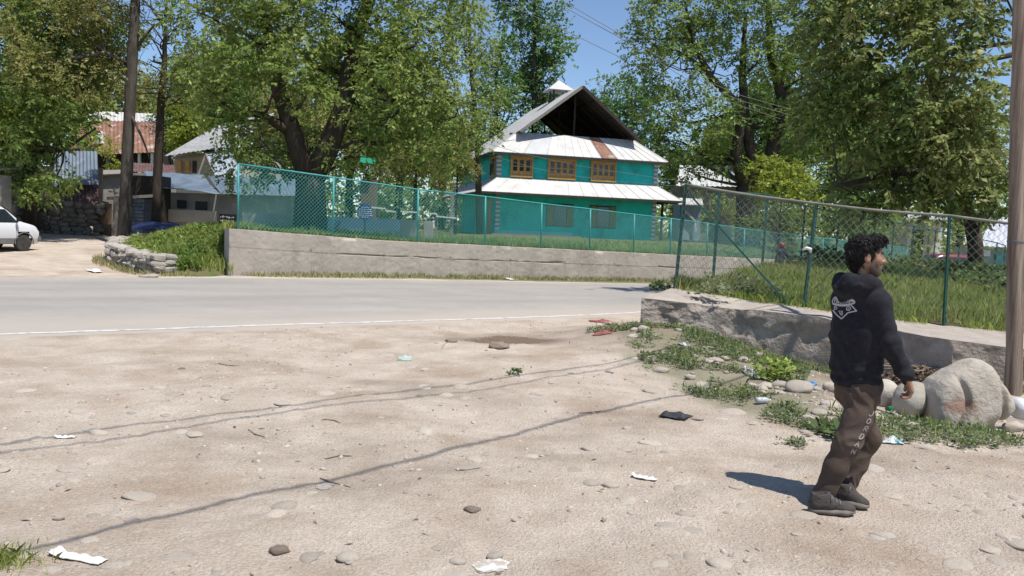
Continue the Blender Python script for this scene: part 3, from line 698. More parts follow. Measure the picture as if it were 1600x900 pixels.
m_.build('skirt_roof', M['tinwhite'], hs)
m_ = MB(); hbox(m_, -o1+.02, HW+o1-.02, -.99, -.93, ZS0-.13, ZS0-.035); hbox(m_, -o1+.02, -o1+.08, -.92, HL+.9, ZS0-.13, ZS0-.035); hbox(m_, HW+o1-.08, HW+o1-.02, -.92, HL+.9, ZS0-.13, ZS0-.035); m_.build('skirt_fascia', M['darkwood'], hs)
# main roof
oh = .45; VF = .15; VP = 1.0; ZP = 6.0; hw = HW/2
def uo(z): return -oh+(z-ZE)/(ZR-ZE)*(hw+oh)                # left plane u at height z
LPo = [hp(-oh, -oh, ZE), hp(uo(ZP), VP, ZP), hp(uo(ZP), VF, ZP), hp(hw, VF, ZR), hp(hw, HL+oh, ZR), hp(-oh, HL+oh, ZE)]
RPo = [hp(HW-(-oh), -oh, ZE), hp(HW-uo(ZP), VP, ZP), hp(HW-uo(ZP), VF, ZP), hp(hw, VF, ZR), hp(hw, HL+oh, ZR), hp(HW+oh, HL+oh, ZE)]
nl = Vector((-(ZR-ZE), 0, hw+oh)).normalized(); nlw = HU*nl.x+Vector((0, 0, nl.z)); nrw = -HU*nl.x+Vector((0, 0, nl.z))
m_ = MB(); m_.prism(LPo, nlw*.04); 
for i in range(20):
    v = VF+.1+i*(HL+oh-VF-.2)/19; m_.beam(hp(-oh, v, ZE)+nlw*.055, hp(hw, v, ZR)+nlw*.055, .035, .03, up=nlw)
m_.build('left_roof', M['tin'], hs)
m_ = MB(); m_.prism(RPo, nrw*.04); m_.build('right_roof', M['tin'], hs)
m_ = MB(); m_.prism([p-nlw*.005 for p in LPo], -nlw*.05); m_.prism([p-nrw*.005 for p in RPo], -nrw*.05)
for k in range(7):
    v = 1.4+k*1.6; m_.beam(hp(-.2, v, ZE+.1), hp(hw, v, ZR-.14), .09, .12); m_.beam(hp(HW+.2, v, ZE+.1), hp(hw, v, ZR-.14), .09, .12); m_.beam(hp(hw, v, ZE), hp(hw, v, ZR-.2), .1, .1) if k % 2 == 0 else None
for zz in (6.2, 7.2, 8.1):
    m_.beam(hp(uo(zz)+.06, VF, zz-.12), hp(uo(zz)+.06, HL, zz-.12), .08, .08); m_.beam(hp(HW-uo(zz)-.06, VF, zz-.12), hp(HW-uo(zz)-.06, HL, zz-.12), .08, .08)
hbox(m_, .05, HW-.05, .05, HL-.05, ZE+.12, ZE+.2)
m_.beam(hp(.9, 1.2, 5.9), hp(HW-.9, 1.2, 5.9), .12, .12); m_.beam(hp(2.2, 1.2, 5.9), hp(hw-.4, 4.5, 5.0), .12, .12); m_.build('roof_timber', M['darkwood'], hs)
# rake boards
m_ = MB(); m_.beam(hp(uo(ZP), VF-.03, ZP-.05), hp(hw, VF-.03, ZR-.05), .05, .16, up=nlw); m_.build('rake_board', M['palewood'], hs)
m_ = MB(); m_.beam(hp(HW-uo(ZP)+.05, VF-.03, ZP-.09), hp(hw, VF-.03, ZR-.05), .05, .18, up=nrw); m_.build('rake_board', M['darkwood'], hs)
# front pent roof made of sheets
sheets = [(0, .17, 'tinwhite'), (.17, .30, 'tingrey'), (.30, .61, 'tinwhite'), (.61, .70, 'rust'), (.70, 1, 'tinwhite')]
ea, eb, ta, tb = hp(-oh, -oh, ZE), hp(HW+oh, -oh, ZE), hp(uo(ZP)-.02, VP, ZP), hp(HW-uo(ZP)+.02, VP, ZP)
def lp(a, b, t): return a+(b-a)*t
for i, (a, b, mm) in enumerate(sheets):
    m_ = MB(); m_.slab(lp(ea, eb, a), lp(ea, eb, b-.001), lp(ta, tb, b-.001), lp(ta, tb, a), .04+.004*i)
    ribs(m_, lp(ea, eb, a+.004), lp(ea, eb, b-.005), lp(ta, tb, b-.005), lp(ta, tb, a+.004), max(1, int((b-a)*22)), .025, .018)
    m_.build('roof_sheet', M[mm], hs, label='rust brown roof sheet' if mm == 'rust' else None)
m_ = MB(); m_.beam(ea+Vector((0, 0, -.12)), eb+Vector((0, 0, -.12)), .05, .1); m_.beam(hp(-oh, -oh, ZE-.1), hp(-oh, HL+oh, ZE-.1), .05, .12); m_.build('eave_board', M['darkwood'], hs)
# roof turret
m_ = MB(); cv = 5.0; cz = ZR-.45
for du in (-.42, .42):
    for dv in (-.42, .42): m_.beam(hp(hw+du, cv+dv, cz-.35), hp(hw+du, cv+dv, cz+1.0), .1, .1)
hbox(m_, hw-.5, hw+.5, cv-.5, cv+.5, cz-.5, cz+.28); tu_ = m_.build('turret', M['darkwood'], hs)
m_ = MB(); e = .85; zt_ = cz+.85; ap = hp(hw, cv, zt_+.72); cs = [hp(hw-e, cv-e, zt_), hp(hw+e, cv-e, zt_), hp(hw+e, cv+e, zt_), hp(hw-e, cv+e, zt_)]
m_.add(cs+[ap], [(0, 1, 4), (1, 2, 4), (2, 3, 4), (3, 0, 4), (3, 2, 1, 0)]); m_.build('turret_roof', M['tinwhite'], tu_)
# ================================================================== TREES
def leaf_mat(name, c, c2, isl=.48, tr=.5):
    return mat(name, c, c2, scale=.55, rough=.5, island=isl, trans=tr, tcol=None, space='Object', detail=3, lo=.4, hi=.6, spec=.4)
M['leaf_walnut'] = leaf_mat('walnut_leaf', (0.195, 0.275, 0.062), (0.30, 0.36, 0.095))
M['leaf_olive'] = leaf_mat('olive_leaf', (0.230, 0.251, 0.065), (0.329, 0.316, 0.108))
M['leaf_green'] = leaf_mat('broad_leaf', (0.185, 0.275, 0.066), (0.275, 0.345, 0.085))
M['leaf_poplar'] = leaf_mat('poplar_leaf', (0.130, 0.235, 0.072), (0.185, 0.29, 0.084))
M['leaf_bright'] = leaf_mat('young_leaf', (0.238, 0.297, 0.035), (0.297, 0.337, 0.050))
M['leaf_dark'] = leaf_mat('dark_leaf', (0.130, 0.227, 0.049), (0.194, 0.283, 0.065))
M['leaf_mixed'] = leaf_mat('large_walnut_leaf', (0.165, 0.235, 0.062), (0.285, 0.305, 0.105), .55)
M['bark'] = mat('dark_bark', (.045, .036, .028), (.085, .070, .055), scale=7, rough=.95, bump=1.4, bscale=12, stretch=(1, 1, .25), space='World', spec=.1)
M['barkgrey'] = mat('grey_bark', (.062, .054, .044), (.115, .10, .085), scale=6, rough=.95, bump=1.2, bscale=12, stretch=(1, 1, .3), space='World', c3=(.05, .042, .033), s3=2.5, spec=.1)
def unit(v): return v/np.maximum(np.linalg.norm(v, axis=-1, keepdims=True), 1e-9)
def leaf_quads(C, D, L, W, rng, up=.55):
    N = len(C); nrm = unit(rng.normal(size=(N, 3))+np.array([0, 0, up*2.0])); side = unit(np.cross(D, nrm)); nrm = np.cross(side, D)
    L = L[:, None]; W = W[:, None]
    a = C; b = C+D*L*.45+side*W*.5-nrm*W*.10; c = C+D*L-nrm*L*.12; d = C+D*L*.45-side*W*.5-nrm*W*.10
    V = np.stack([a, b, c, d], 1).reshape(-1, 3); F = np.arange(4*N).reshape(N, 4); return V, F
def crown_leaves(lobes, rng, nsp, leaf=.14, nl=7, twig=.35, droop=.35, aspect=.5, shell=.5):
    """lobes: (cx,cy,cz,rx,ry,rz,weight); returns leaf quads"""
    Lb = np.array([l[:6] for l in lobes], float); wgt = np.array([(l[6] if len(l) > 6 else l[3]*l[4]) for l in lobes]); wgt = wgt/wgt.sum()
    k = rng.choice(len(Lb), nsp, p=wgt); d = unit(rng.normal(size=(nsp, 3))+np.array([0, 0, .25])); r = shell+(1-shell)*rng.random(nsp)**.8
    r = r*(1+.18*rng.normal(size=nsp)*(rng.random(nsp) < .35))
    C = Lb[k, :3]+d*r[:, None]*Lb[k, 3:6]
    hole = fbm(C[:, 0]*.9, C[:, 1]*.9, C[:, 2]*.9, o=2); keep = hole > -.17; C, d = C[keep], d[keep]; n = len(C)
    D = unit(d*.9+rng.normal(size=(n, 3))*.55+np.array([0, 0, -droop])); side = unit(np.cross(D, np.array([0, 0, 1.])+rng.normal(size=(n, 3))*.25))
    t = (np.arange(nl)+.5)/nl; sg = np.where(np.arange(nl) % 2 == 0, 1, -1); sg = sg.astype(float); sg[-1] = 0
    tw = twig*(.7+.6*rng.random(n))
    PC = C[:, None]+D[:, None]*(t[None, :, None]*tw[:, None, None])
    LD = unit(D[:, None]*.55+side[:, None]*sg[None, :, None]*.95+rng.normal(size=(n, nl, 3))*.28+np.array([0, 0, -droop*.6]))
    L = leaf*(.6+.7*rng.random((n, nl))); 
    return leaf_quads(PC.reshape(-1, 3), LD.reshape(-1, 3), L.ravel(), L.ravel()*aspect*(.8+.4*rng.random(n*nl)), rng)
def curve_pts(a, b, rng, sag=.12, n=5):
    a, b = Vector(a), Vector(b); L = (b-a).length; o = Vector(rng.normal(size=3))*L*sag
    return [a.lerp(b, i/(n-1))+o*math.sin(pi*i/(n-1)) for i in range(n)]
def make_lobes(c, r, n, rng, lr=.36, zcut=-.75, fill=.15):
    out = []; c = np.array(c, float); r = np.array(r, float)
    for i in range(n):
        for _ in range(30):
            d = unit(rng.normal(size=3)); 
            if d[2] > zcut: break
        q = c+d*r*(.72*(rng.random()**.35) if rng.random() > fill else .4*rng.random())
        s = lr*(.7+.6*rng.random()); out.append((*q, r[0]*s, r[1]*s, r[2]*s*.85))
    return out
def tree(name, label, cat, base, limbs, lobes, nsp, leafm, rng, bark='bark', leaf=.14, nl=7, twig=.35, droop=.35, aspect=.5, group=None, subs=3, bl=.05, shell=.5, twigs=0):
    """limbs: list of (points, radii); lobes joined to the nearest limb by boughs"""
    root = thing(name, base, label, cat, group); m_ = MB(); nodes = []
    for pts, rad in limbs:
        m_.tube(pts, rad, 9)
        for p, q in zip(pts[len(pts)//3:], rad[len(rad)//3:]): nodes.append((Vector(p), q))
    for l in lobes:
        c = Vector(l[:3]); best = min(nodes, key=lambda n: (n[0]-c).length+(2.0 if n[0].z > c.z+.3 else 0))
        p = curve_pts(best[0], c, rng); r0 = min(best[1]*.6, bl*1.6); m_.tube(p, [r0*(1-.75*i/4) for i in range(5)], 6, cap=False)
        for _ in range(subs):
            d = Vector(unit(rng.normal(size=3)+np.array([0, 0, .2]))); e = c+Vector((d.x*l[3], d.y*l[4], d.z*l[5]))*.95
            s = p[2].lerp(p[4], rng.random()); q = curve_pts(s, e, rng, .1, 4); m_.tube(q, [r0*.3, r0*.22, r0*.15, r0*.08], 4, cap=False)
    m_.build('trunk', M[bark], root, smooth=True, recalc=False)
    if nsp:
        V, F = crown_leaves(lobes, rng, nsp, leaf, nl, twig, droop, aspect, shell)
        link('crown', np_mesh('crown', V, F), leafm, root)
    return root
def pl(pts): return [P(*p) for p in pts]
rg_ = np.random.default_rng
# --- big walnut behind the wall
b = P(484, 362, 28); b.z = lawn_z(b.x, b.y)-.1
limbs = [([b, *pl([(485, 300, 28), (484, 272, 28)])], [.62, .52, .50]),
         (pl([(484, 285, 28), (468, 240, 27.9), (452, 190, 27.7), (435, 140, 27.5), (425, 80, 27.3), (410, 10, 27.2), (400, -60, 27.2)]), [.36, .34, .30, .25, .2, .15, .08]),
         (pl([(486, 285, 28), (512, 235, 28), (536, 170, 28.2), (546, 110, 28.4), (560, 50, 28.6), (585, -20, 28.6), (610, -90, 28.6)]), [.40, .38, .33, .29, .24, .18, .1]),
         (pl([(541, 130, 28.3), (590, 90, 27.6), (650, 70, 27)]), [.2, .15, .06]), (pl([(458, 210, 27.8), (410, 180, 27), (360, 170, 26.5)]), [.18, .13, .05]),
         (pl([(546, 100, 28.3), (625, 165, 28), (710, 155, 27.6)]), [.16, .10, .04])]
def lob(px, py, Y, r, rz=None): p = P(px, py, Y); return (p.x, p.y, p.z, r, r*1.1, (rz or r*.8))
lobs = [lob(*a) for a in [(330, 30, 27, 1.5), (350, 120, 26.5, 1.4), (355, 190, 26.6, 1.0), (395, 60, 26, 1.4), (430, 130, 25.6, 1.2), (405, 215, 26.4, 1.1), (380, 262, 27, .9), (460, 40, 26.3, 1.4), (480, 150, 26.2, .9),
    (520, 20, 27.5, 1.5), (560, 90, 30, 1.3), (600, 30, 28.3, 1.4), (615, 110, 27, 1.25), (590, 190, 27.6, 1.15), (650, 150, 26.6, 1.2), (660, 60, 27.5, 1.4), (700, 110, 28, 1.0), (720, 180, 27.8, .95), (670, 215, 27.4, 1.05),
    (620, 235, 27.8, .85), (740, 225, 28, .75), (705, 15, 29, 1.0), (470, 220, 29.5, .9), (560, 230, 29.5, .8), (430, 255, 28.5, .75), (395, -60, 27, 1.8), (500, -70, 27, 1.9), (610, -70, 28, 1.8), (340, -60, 28, 1.4), (690, -50, 28, 1.2), (525, 245, 27.2, .6), (300, 130, 28, .9), (390, 20, 29.5, 1.5), (520, 110, 30, 1.3), (480, 90, 30.5, 1.4),
    (690, 240, 27, .7), (560, 160, 26.2, .7)]]
tree('walnut_tree', 'large old tree with twin dark limbs forking low behind the teal fence', 'tree', b, limbs, lobs, 9800, M['leaf_walnut'], rg_(1), leaf=.155, nl=8, twig=.42, droop=.4, bl=.06)
# --- right front tree with large leaves
b = P(1528, 425, 25.5); b.z = float(H(b.x, b.y))-.1
limbs = [([b, *pl([(1524, 385, 25.5), (1518, 350, 25.4)])], [.26, .23, .22]),
         (pl([(1518, 355, 25.4), (1540, 335, 25), (1562, 300, 24.6), (1600, 260, 24), (1630, 180, 23.5)]), [.19, .17, .15, .12, .08]),
         (pl([(1518, 352, 25.4), (1500, 290, 24.8), (1470, 200, 24), (1450, 90, 23.4), (1440, -30, 23)]), [.19, .18, .16, .13, .08]),
         (pl([(1475, 210, 24), (1400, 150, 22.5), (1340, 60, 21.5)]), [.18, .13, .05]), (pl([(1490, 260, 24.5), (1400, 270, 22), (1310, 290, 20.5)]), [.16, .11, .04]),
         (pl([(1700, 60, 22), (1580, 86, 20.5), (1500, 105, 20)]), [.12, .07, .03]), ([P(1440, -30, 23), Vector((10.5, 22.4, 9.8)), Vector((8.4, 21.4, 10)), Vector((6.6, 20.5, 9.7))], [.12, .09, .06, .03]), (pl([(1700, 20, 22), (1590, 65, 20.5), (1480, 82, 20)]), [.10, .06, .03])]
lobs = [lob(*a) for a in [(1340, 30, 21, 1.4), (1400, 100, 20.5, 1.3), (1330, 130, 21.5, 1.2), (1460, 40, 20.5, 1.3), (1480, 130, 20, 1.15), (1535, 45, 20.5, .45), (1400, 190, 20.5, 1.2), (1335, 220, 21, 1.1), (1470, 220, 20, 1.15), (1525, 190, 20, .55),
    (1420, 270, 20.5, 1.0), (1350, 285, 20.5, .9), (1500, 280, 20.5, .95), (1545, 275, 21, .6), (1300, 270, 21, .75), (1560, 315, 21, .55), (1460, 310, 21, .7), (1390, 320, 21.5, .6), (1290, 180, 22, .9), (1290, 60, 22, 1.1), (1400, -40, 21, 1.6), (1500, -40, 21, 1.5),
    (1320, -50, 22, 1.4), (1440, 120, 23.5, 1.5), (1400, 230, 24, 1.3), (1500, 190, 24, 1.2), (1680, 130, 22, 1.0), (1660, 20, 21, 1.0), (1340, 310, 22.5, .7)]] + [(6.7, 20.5, 9.6, .8, .7, .5), (7.7, 21.0, 9.9, .9, .8, .6), (5.9, 20.4, 9.4, .5, .5, .4)]
tree('walnut_tree', 'large leafy tree with big drooping leaves leaning over the fence beside the utility pole', 'tree', b, limbs, lobs, 7000, M['leaf_mixed'], rg_(2), leaf=.175, nl=8, twig=.42, droop=.45, bl=.05)
# --- pair of tall trees right of the house
b = P(1168, 385, 52); b.z = 1.0
limbs = [([b, *pl([(1168, 330, 52), (1165, 290, 52)])], [.85, .7, .62]),
         (pl([(1165, 300, 52), (1150, 240, 51.5), (1160, 170, 51.5), (1110, 120, 51), (1080, 60, 51), (1070, 0, 51)]), [.42, .38, .3, .22, .14, .07]),
         (pl([(1166, 300, 52), (1180, 260, 52), (1165, 200, 52), (1160, 120, 52.5), (1165, 20, 52.5)]), [.45, .42, .34, .24, .1]),
         (pl([(1170, 320, 52), (1205, 250, 52), (1222, 150, 52), (1205, 90, 52), (1200, 0, 52), (1195, -60, 52)]), [.5, .46, .38, .26, .16, .08]),
         (pl([(1218, 130, 52), (1245, 70, 51.5), (1255, 20, 51)]), [.24, .16, .06])]
lobs = [lob(*a) for a in [(1040, 30, 51, 2.24), (1005, 85, 51, 1.42), (1060, 110, 50.5, 2.12), (1030, 170, 51, 1.77), (1060, 220, 50.5, 1.77), (1110, 30, 51, 2.24), (1120, 100, 52, 2.01), (1110, 180, 50, 2.01), (1180, 10, 51, 2.36), (1190, 90, 50, 1.77),
    (1240, 40, 50, 2.36), (1260, 120, 51, 2.01), (1240, 190, 51, 1.89), (1290, 190, 51, 1.77), (1180, 180, 53, 1.65), (1130, 250, 51, 1.30), (1070, 265, 52, 1.06), (1260, 260, 51, 1.53), (1030, -50, 51, 2.12), (1130, -60, 51, 2.60), (1240, -60, 51, 2.60),
    (1310, 110, 51, 1.89), (1310, 30, 51, 2.12), (1020, 225, 53, 1.30), (1100, 230, 54, 1.42), (1200, 250, 53, 1.30), (985, 60, 51.5, 0.83), (1010, 130, 52, 1.06), (1220, 110, 54, 2.12), (1090, 60, 54, 2.12)]]
tree('broadleaf_tree', 'tall spreading tree with several dark trunks right of the teal house', 'tree', b, limbs, lobs, 8800, M['leaf_green'], rg_(3), leaf=.24, nl=7, twig=.55, droop=.3, bl=.08)
# --- trees on the left
b = P(192, 374, 30); b.z = float(mound_z(np.array(b.x), np.array(b.y)))-.1
limbs = [([b, *pl([(196, 330, 30), (199, 250, 30), (203, 170, 30), (207, 90, 30), (212, 0, 30), (216, -90, 30)])], [.27, .235, .21, .20, .19, .165, .12]),
         (pl([(200, 100, 30), (165, 82, 29.5), (110, 92, 29), (60, 105, 28.6)]), [.09, .075, .06, .03]), (pl([(203, 175, 30), (222, 215, 29.6), (235, 250, 29.5)]), [.06, .04, .02]), (pl([(214, -40, 30), (150, -60, 30), (90, -40, 30)]), [.14, .09, .04]),
         (pl([(208, 80, 30), (240, 40, 30), (270, 30, 30)]), [.07, .04, .02])]
lobs = [lob(*a) for a in [(160, 40, 30, 1.3), (110, 70, 29.5, 1.2), (70, 110, 29, 1.1), (130, 120, 29, 1.1), (170, 110, 30.5, 1.1), (60, 40, 29, 1.3), (110, 10, 29.5, 1.3), (170, -30, 30, 1.4), (90, -50, 30, 1.5), (230, -70, 30, 1.1)]]
tree('tall_tree', 'tall straight trunk with thin side branches rising past the frame left of the mound', 'tree', b, limbs, lobs, 3700, M['leaf_olive'], rg_(4), 'barkgrey', leaf=.13, nl=7, twig=.4, droop=.4)
b = P(244, 352, 33); b.z = 1.2
limbs = [([b, *pl([(245, 300, 33), (249, 220, 33), (252, 150, 33), (257, 100, 33), (258, 50, 33), (262, -20, 33)])], [.2, .19, .17, .14, .11, .06, .03])]
for i in range(26):
    a = (254+random.uniform(-2, 6), random.uniform(20, 170), 33); dx = random.choice((-1, 1))*random.uniform(20, 75); e = (a[0]+dx, a[1]-random.uniform(-10, 75), 33+random.uniform(-2, 2)); limbs.append((curve_pts(P(*a), P(*e), rg_(i), .08), [.035, .028, .02, .014, .007]))
    for k in range(3):
        s = P(*a).lerp(P(*e), .3+.2*k); q = s+Vector((random.uniform(-.7, .7), random.uniform(-.5, .5), random.uniform(.1, .8))); limbs.append((curve_pts(s, q, rg_(i+50), .08, 3), [.012, .009, .005]))
lobs = [lob(*a) for a in [(285, 105, 33, .7), (290, 150, 33, .75), (262, 135, 33, .55), (225, 130, 33, .6), (235, 95, 33, .5), (300, 80, 33.5, .5)]]
tree('bare_tree', 'thin half bare tree with fine twigs beside the tall straight trunk', 'tree', b, limbs, lobs, 650, M['leaf_olive'], rg_(5), leaf=.11, nl=6, twig=.35, subs=4)
b = P(50, 330, 31.5); b.z = .8
limbs = [([b, *pl([(47, 250, 31.5), (46, 180, 31.5), (44, 130, 31.5), (20, 60, 31.5), (10, -20, 31.5)])], [.34, .3, .27, .24, .18, .1]), (pl([(45, 140, 31.5), (60, 120, 31), (95, 60, 30.5)]), [.18, .14, .06]), (pl([(46, 190, 31.5), (90, 150, 30.5), (130, 140, 30)]), [.12, .09, .04]), (pl([(47, 240, 31.5), (100, 235, 30.5), (150, 200, 30.5)]), [.1, .07, .03])]
lobs = [lob(*a) for a in [(20, 60, 30.5, 1.41), (60, 20, 30.5, 1.41), (90, 90, 30, 1.23), (30, 130, 30, 1.14), (80, 160, 29.5, 1.06), (130, 110, 30.5, 1.23), (60, 220, 29.5, 1.01), (15, 200, 30.5, 1.06), (35, 270, 30, 0.84), (90, 280, 29.5, 0.70), (10, 290, 30.5, 0.79), (0, 0, 31.5, 1.41), (-40, 100, 31.5, 1.50), (-30, 220, 31.5, 1.14), (60, 300, 29.5, 0.53), (130, 30, 31.5, 1.23), (30, -60, 31.5, 1.67), (180, 60, 32.5, 1.06)]]
tree('broadleaf_tree', 'dense dark tree hanging over the tin shed behind the white car', 'tree', b, limbs, lobs, 6000, M['leaf_green'], rg_(6), leaf=.17, nl=7, twig=.4, droop=.45)
# --- young bright trees and bushes
def bush(name, label, px, py, Y, rx, rz, n, m, seed, leaf=.15, cat='bush', trunk=.06, z0=1.1, grp=None):
    c = P(px, py, Y); rng = rg_(seed); base = Vector((c.x, c.y, z0)); lo_ = make_lobes(c, (rx, rx, rz), 9, rng, .5)
    tree(name, label, cat, base, [([base, base.lerp(c, .5), c], [trunk, trunk*.8, trunk*.4])], lo_, n, m, rng, leaf=leaf, nl=6, twig=.3, subs=1, bl=.03, group=grp)
bush('young_tree', 'bright yellow green young tree between thin trunk and grey roofed cottage', 296, 200, 52, 1.7, 2.0, 1100, M['leaf_bright'], 20, .2, 'tree')
bush('bush', 'bright yellow green bush between blue tin shed and tall trunk', 172, 248, 41, .95, 1.0, 520, M['leaf_bright'], 21)
bush('young_tree', 'bright yellow green tree at the left edge above the white car', -8, 215, 30, 1.2, 1.7, 900, M['leaf_bright'], 22, .16, 'tree')
bush('young_tree', 'bright yellow green low tree behind the dark green fence right of the leaning post', 1222, 290, 40, 1.8, 1.5, 1300, M['leaf_bright'], 23, .18, 'tree')
bush('young_tree', 'pale olive small tree behind the blue sign left of the teal house', 650, 268, 36, 1.7, 1.5, 1900, M['leaf_olive'], 24, .11, 'tree', .13)
bush('bush', 'olive bush with fine leaves against the left side of the teal house', 715, 262, 38, 1.0, 1.2, 800, M['leaf_olive'], 25, .11, 'tree', .07)
bush('bush', 'dull green shrub in front of the brown mound right of the house', 1215, 345, 50, 2.2, 1.2, 1100, M['leaf_dark'], 26, .18)
bush('bush', 'dark shrub beyond the teal fence end near the shop', 1330, 350, 55, 3.2, 1.9, 1500, M['leaf_dark'], 27, .22)
# --- poplars
def poplar(pts_lobes, base, rng, n, leaf=.24):
    pass
def poplar_lobes(px, ytop, ybot, Y, r, n, rng):
    out = []
    for i in range(n):
        t = (i+.5)/n; py = ytop+(ybot-ytop)*t; rr = r*(.35+.65*math.sin(pi*min(1, .15+t*.75)))
        for k in range(2):
            c = P(px, py, Y); a = rng.random()*2*pi; out.append((c.x+math.cos(a)*rr*.55, c.y+math.sin(a)*rr*.55, c.z+rng.normal()*.3, rr*.62, rr*.62, rr*.8))
    return out
def poplar_tree(label, px, ytop, ybot, Y, r, n, seed, m='leaf_poplar', leaf=.25):
    rng = rg_(seed); c0 = P(px, ybot+60, Y); base = Vector((c0.x, c0.y, 1.2)); top = P(px, ytop, Y)
    lo_ = poplar_lobes(px, ytop, ybot, Y, r, 12, rng)
    tree('poplar_tree', label, 'tree', base, [([base, base.lerp(top, .5), base.lerp(top, .96)], [.3, .2, .05])], lo_, n, M[m], rng, 'barkgrey', leaf=leaf, nl=6, twig=.5, droop=.1, aspect=.75, subs=1, bl=.04)
poplar_tree('tall poplar rising straight behind the ridge of the teal house', 836, -110, 250, 66, 2.9, 4200, 30)
poplar_tree('slim poplar standing left of the tall poplar behind the house roof', 776, 60, 260, 62, 1.9, 1300, 31, leaf=.22)
poplar_tree('slender poplar top showing just right of the gable peak', 945, 128, 260, 92, 2.2, 1100, 32, leaf=.3)
poplar_tree('broader poplar half hidden behind the tall trees right of the gable', 988, 130, 270, 88, 3.0, 1700, 33, leaf=.3)
# sparse twiggy tree between walnut and poplar
b = P(752, 300, 44); b.z = 1.2; rng = rg_(40)
lobs = [lob(*a) for a in [(735, 30, 43, 1.1), (755, 75, 43, .8), (745, 110, 43, .9), (770, 150, 43, .8), (735, 160, 43, .8), (725, 85, 43, .9), (760, 200, 43, .9), (775, 105, 43, .4), (720, -40, 43, 1.2)]]
tree('sparse_tree', 'sparse light tree with open twigs against the sky left of the poplar', 'tree', b, [([b, *pl([(745, 200, 43.5), (735, 100, 43), (730, -20, 43)])], [.2, .15, .1, .04])], lobs, 1150, M['leaf_walnut'], rng, 'barkgrey', leaf=.17, nl=6, twig=.4, subs=4, bl=.04)
# --- rows of background trees: two models, copied
def bg_model(seed, m, n, label):
    rng = rg_(seed); lo_ = make_lobes((0, 0, 7.2), (4.2, 4.2, 5.0), 26, rng, .36)
    return tree('background_tree', label, 'tree', (0, 0, 0), [([Vector((0, 0, -.5)), Vector((.1, 0, 3.5)), Vector((0, .1, 8))], [.32, .26, .12]), ([Vector((.1, 0, 3)), Vector((1.2, .3, 6)), Vector((1.8, .5, 9))], [.2, .14, .05]), ([Vector((.1, 0, 3.2)), Vector((-1.1, .3, 6)), Vector((-1.9, -.5, 8.5))], [.2, .14, .05])], lo_, n, M[m], rng, leaf=.30, nl=6, twig=.6, droop=.35, group='trees filling the background behind the houses', subs=1)
BGL = 'leafy green tree among the trees filling the background behind the houses'
mods = [bg_model(60, 'leaf_green', 2600, BGL), bg_model(61, 'leaf_dark', 2600, BGL), bg_model(62, 'leaf_olive', 2300, BGL)]
spots = [(-90, 62, 1.25, 0), (10, 68, 1.2, 1), (90, 58, 1.15, 0), (165, 74, 1.35, 2), (240, 86, 1.3, 0), (330, 66, 1.15, 1), (400, 74, 1.3, 0), (470, 62, 1.05, 2), (545, 70, 1.2, 1), (620, 64, 1.1, 0), (690, 78, 1.15, 2), (1075, 84, 1.0, 1), (1130, 78, 1.1, 0), (1210, 74, 1.25, 1),
         (1290, 66, 1.25, 0), (1380, 70, 1.35, 1), (1450, 78, 1.4, 0), (1500, 68, 1.0, 2), (1620, 74, .75, 1), (1690, 60, .8, 0), (280, 110, 1.3, 1), (580, 100, 1.2, 0), (1340, 105, 1.5, 1), (20, 100, 1.4, 2), (-160, 50, 1.1, 1)]
used = set()
for i, (px, Y, s, k) in enumerate(spots):
    o = mods[k] if k not in used else copy_tree(mods[k]); used.add(k)
    p = P(px, 360, Y); o.location = (p.x, Y, .6); o.rotation_euler = (0, 0, i*2.1); o.scale = (s, s, s*random.uniform(.95, 1.2))
# ================================================================== SHEDS AND COTTAGES ON THE LEFT
M['bluetin'] = mat('blue_grey_tin', (.10, .135, .18), (.15, .19, .235), scale=1.6, rough=.55, space='World', c3=(.22, .25, .29), s3=2.5, t3=(.55, .75))
M['redtin'] = mat('dull_red_tin', (.10, .045, .04), (.15, .08, .068), scale=2, rough=.8, space='World', c3=(.30, .24, .21), s3=3, t3=(.55, .75))
M['cream'] = mat('cream_plaster', (.50, .46, .36), (.42, .38, .30), scale=2, rough=.9, space='World')
M['block'] = mat('grey_block_wall', (.36, .345, .32), (.28, .265, .245), scale=1.3, rough=.95, bump=.6, space='World', c3=(.44, .425, .39), s3=3, t3=(.55, .7))
M['mud'] = mat('brown_gate_boards', (.13, .085, .055), (.18, .125, .085), scale=3, rough=.95, space='World')
M['shutterblue'] = mat('dark_blue_shutter', (.03, .045, .07), (.05, .065, .09), scale=3, rough=.5, space='World')
M['tarp'] = mat('blue_tarp', (.010, .018, .065), (.016, .026, .085), scale=2, rough=.45, space='World')
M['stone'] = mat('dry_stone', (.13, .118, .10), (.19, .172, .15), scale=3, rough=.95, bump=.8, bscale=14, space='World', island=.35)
M['black'] = mat('black_paint', (.012, .012, .013), rough=.6)
M['white'] = mat('white_paint', (.70, .70, .68), (.62, .61, .59), scale=5, rough=.6, space='World')
def bq(name, label, cat, Y, px0, px1): 
    return thing(name, P((px0+px1)/2, 355, Y), label, cat)
def corr(mb, a, b, c, d, t=.03, pitch=.16, amp=.022):
    """corrugated sheet: a-b lower edge, d-c upper edge, corrugation runs up the slope"""
    a, b, c, d = map(Vector, (a, b, c, d)); n = (b-a).cross(d-a).normalized(); n = n if (n.z > 0 or abs(n.z) < .05 and n.y < 0) else -n
    k = max(2, int((b-a).length/pitch)*4); vs = []
    for i in range(k+1):
        u = i/k; o = n*amp*math.sin(i*pi/2); p, q = a.lerp(b, u)+o, d.lerp(c, u)+o; vs += [p, q, p-n*t*.2, q-n*t*.2]
    fs = []
    for i in range(k):
        j = i*4; fs += [(j, j+4, j+5, j+1), (j+2, j+3, j+7, j+6), (j, j+2, j+6, j+4), (j+1, j+5, j+7, j+3)]
    return mb.add(vs, fs)
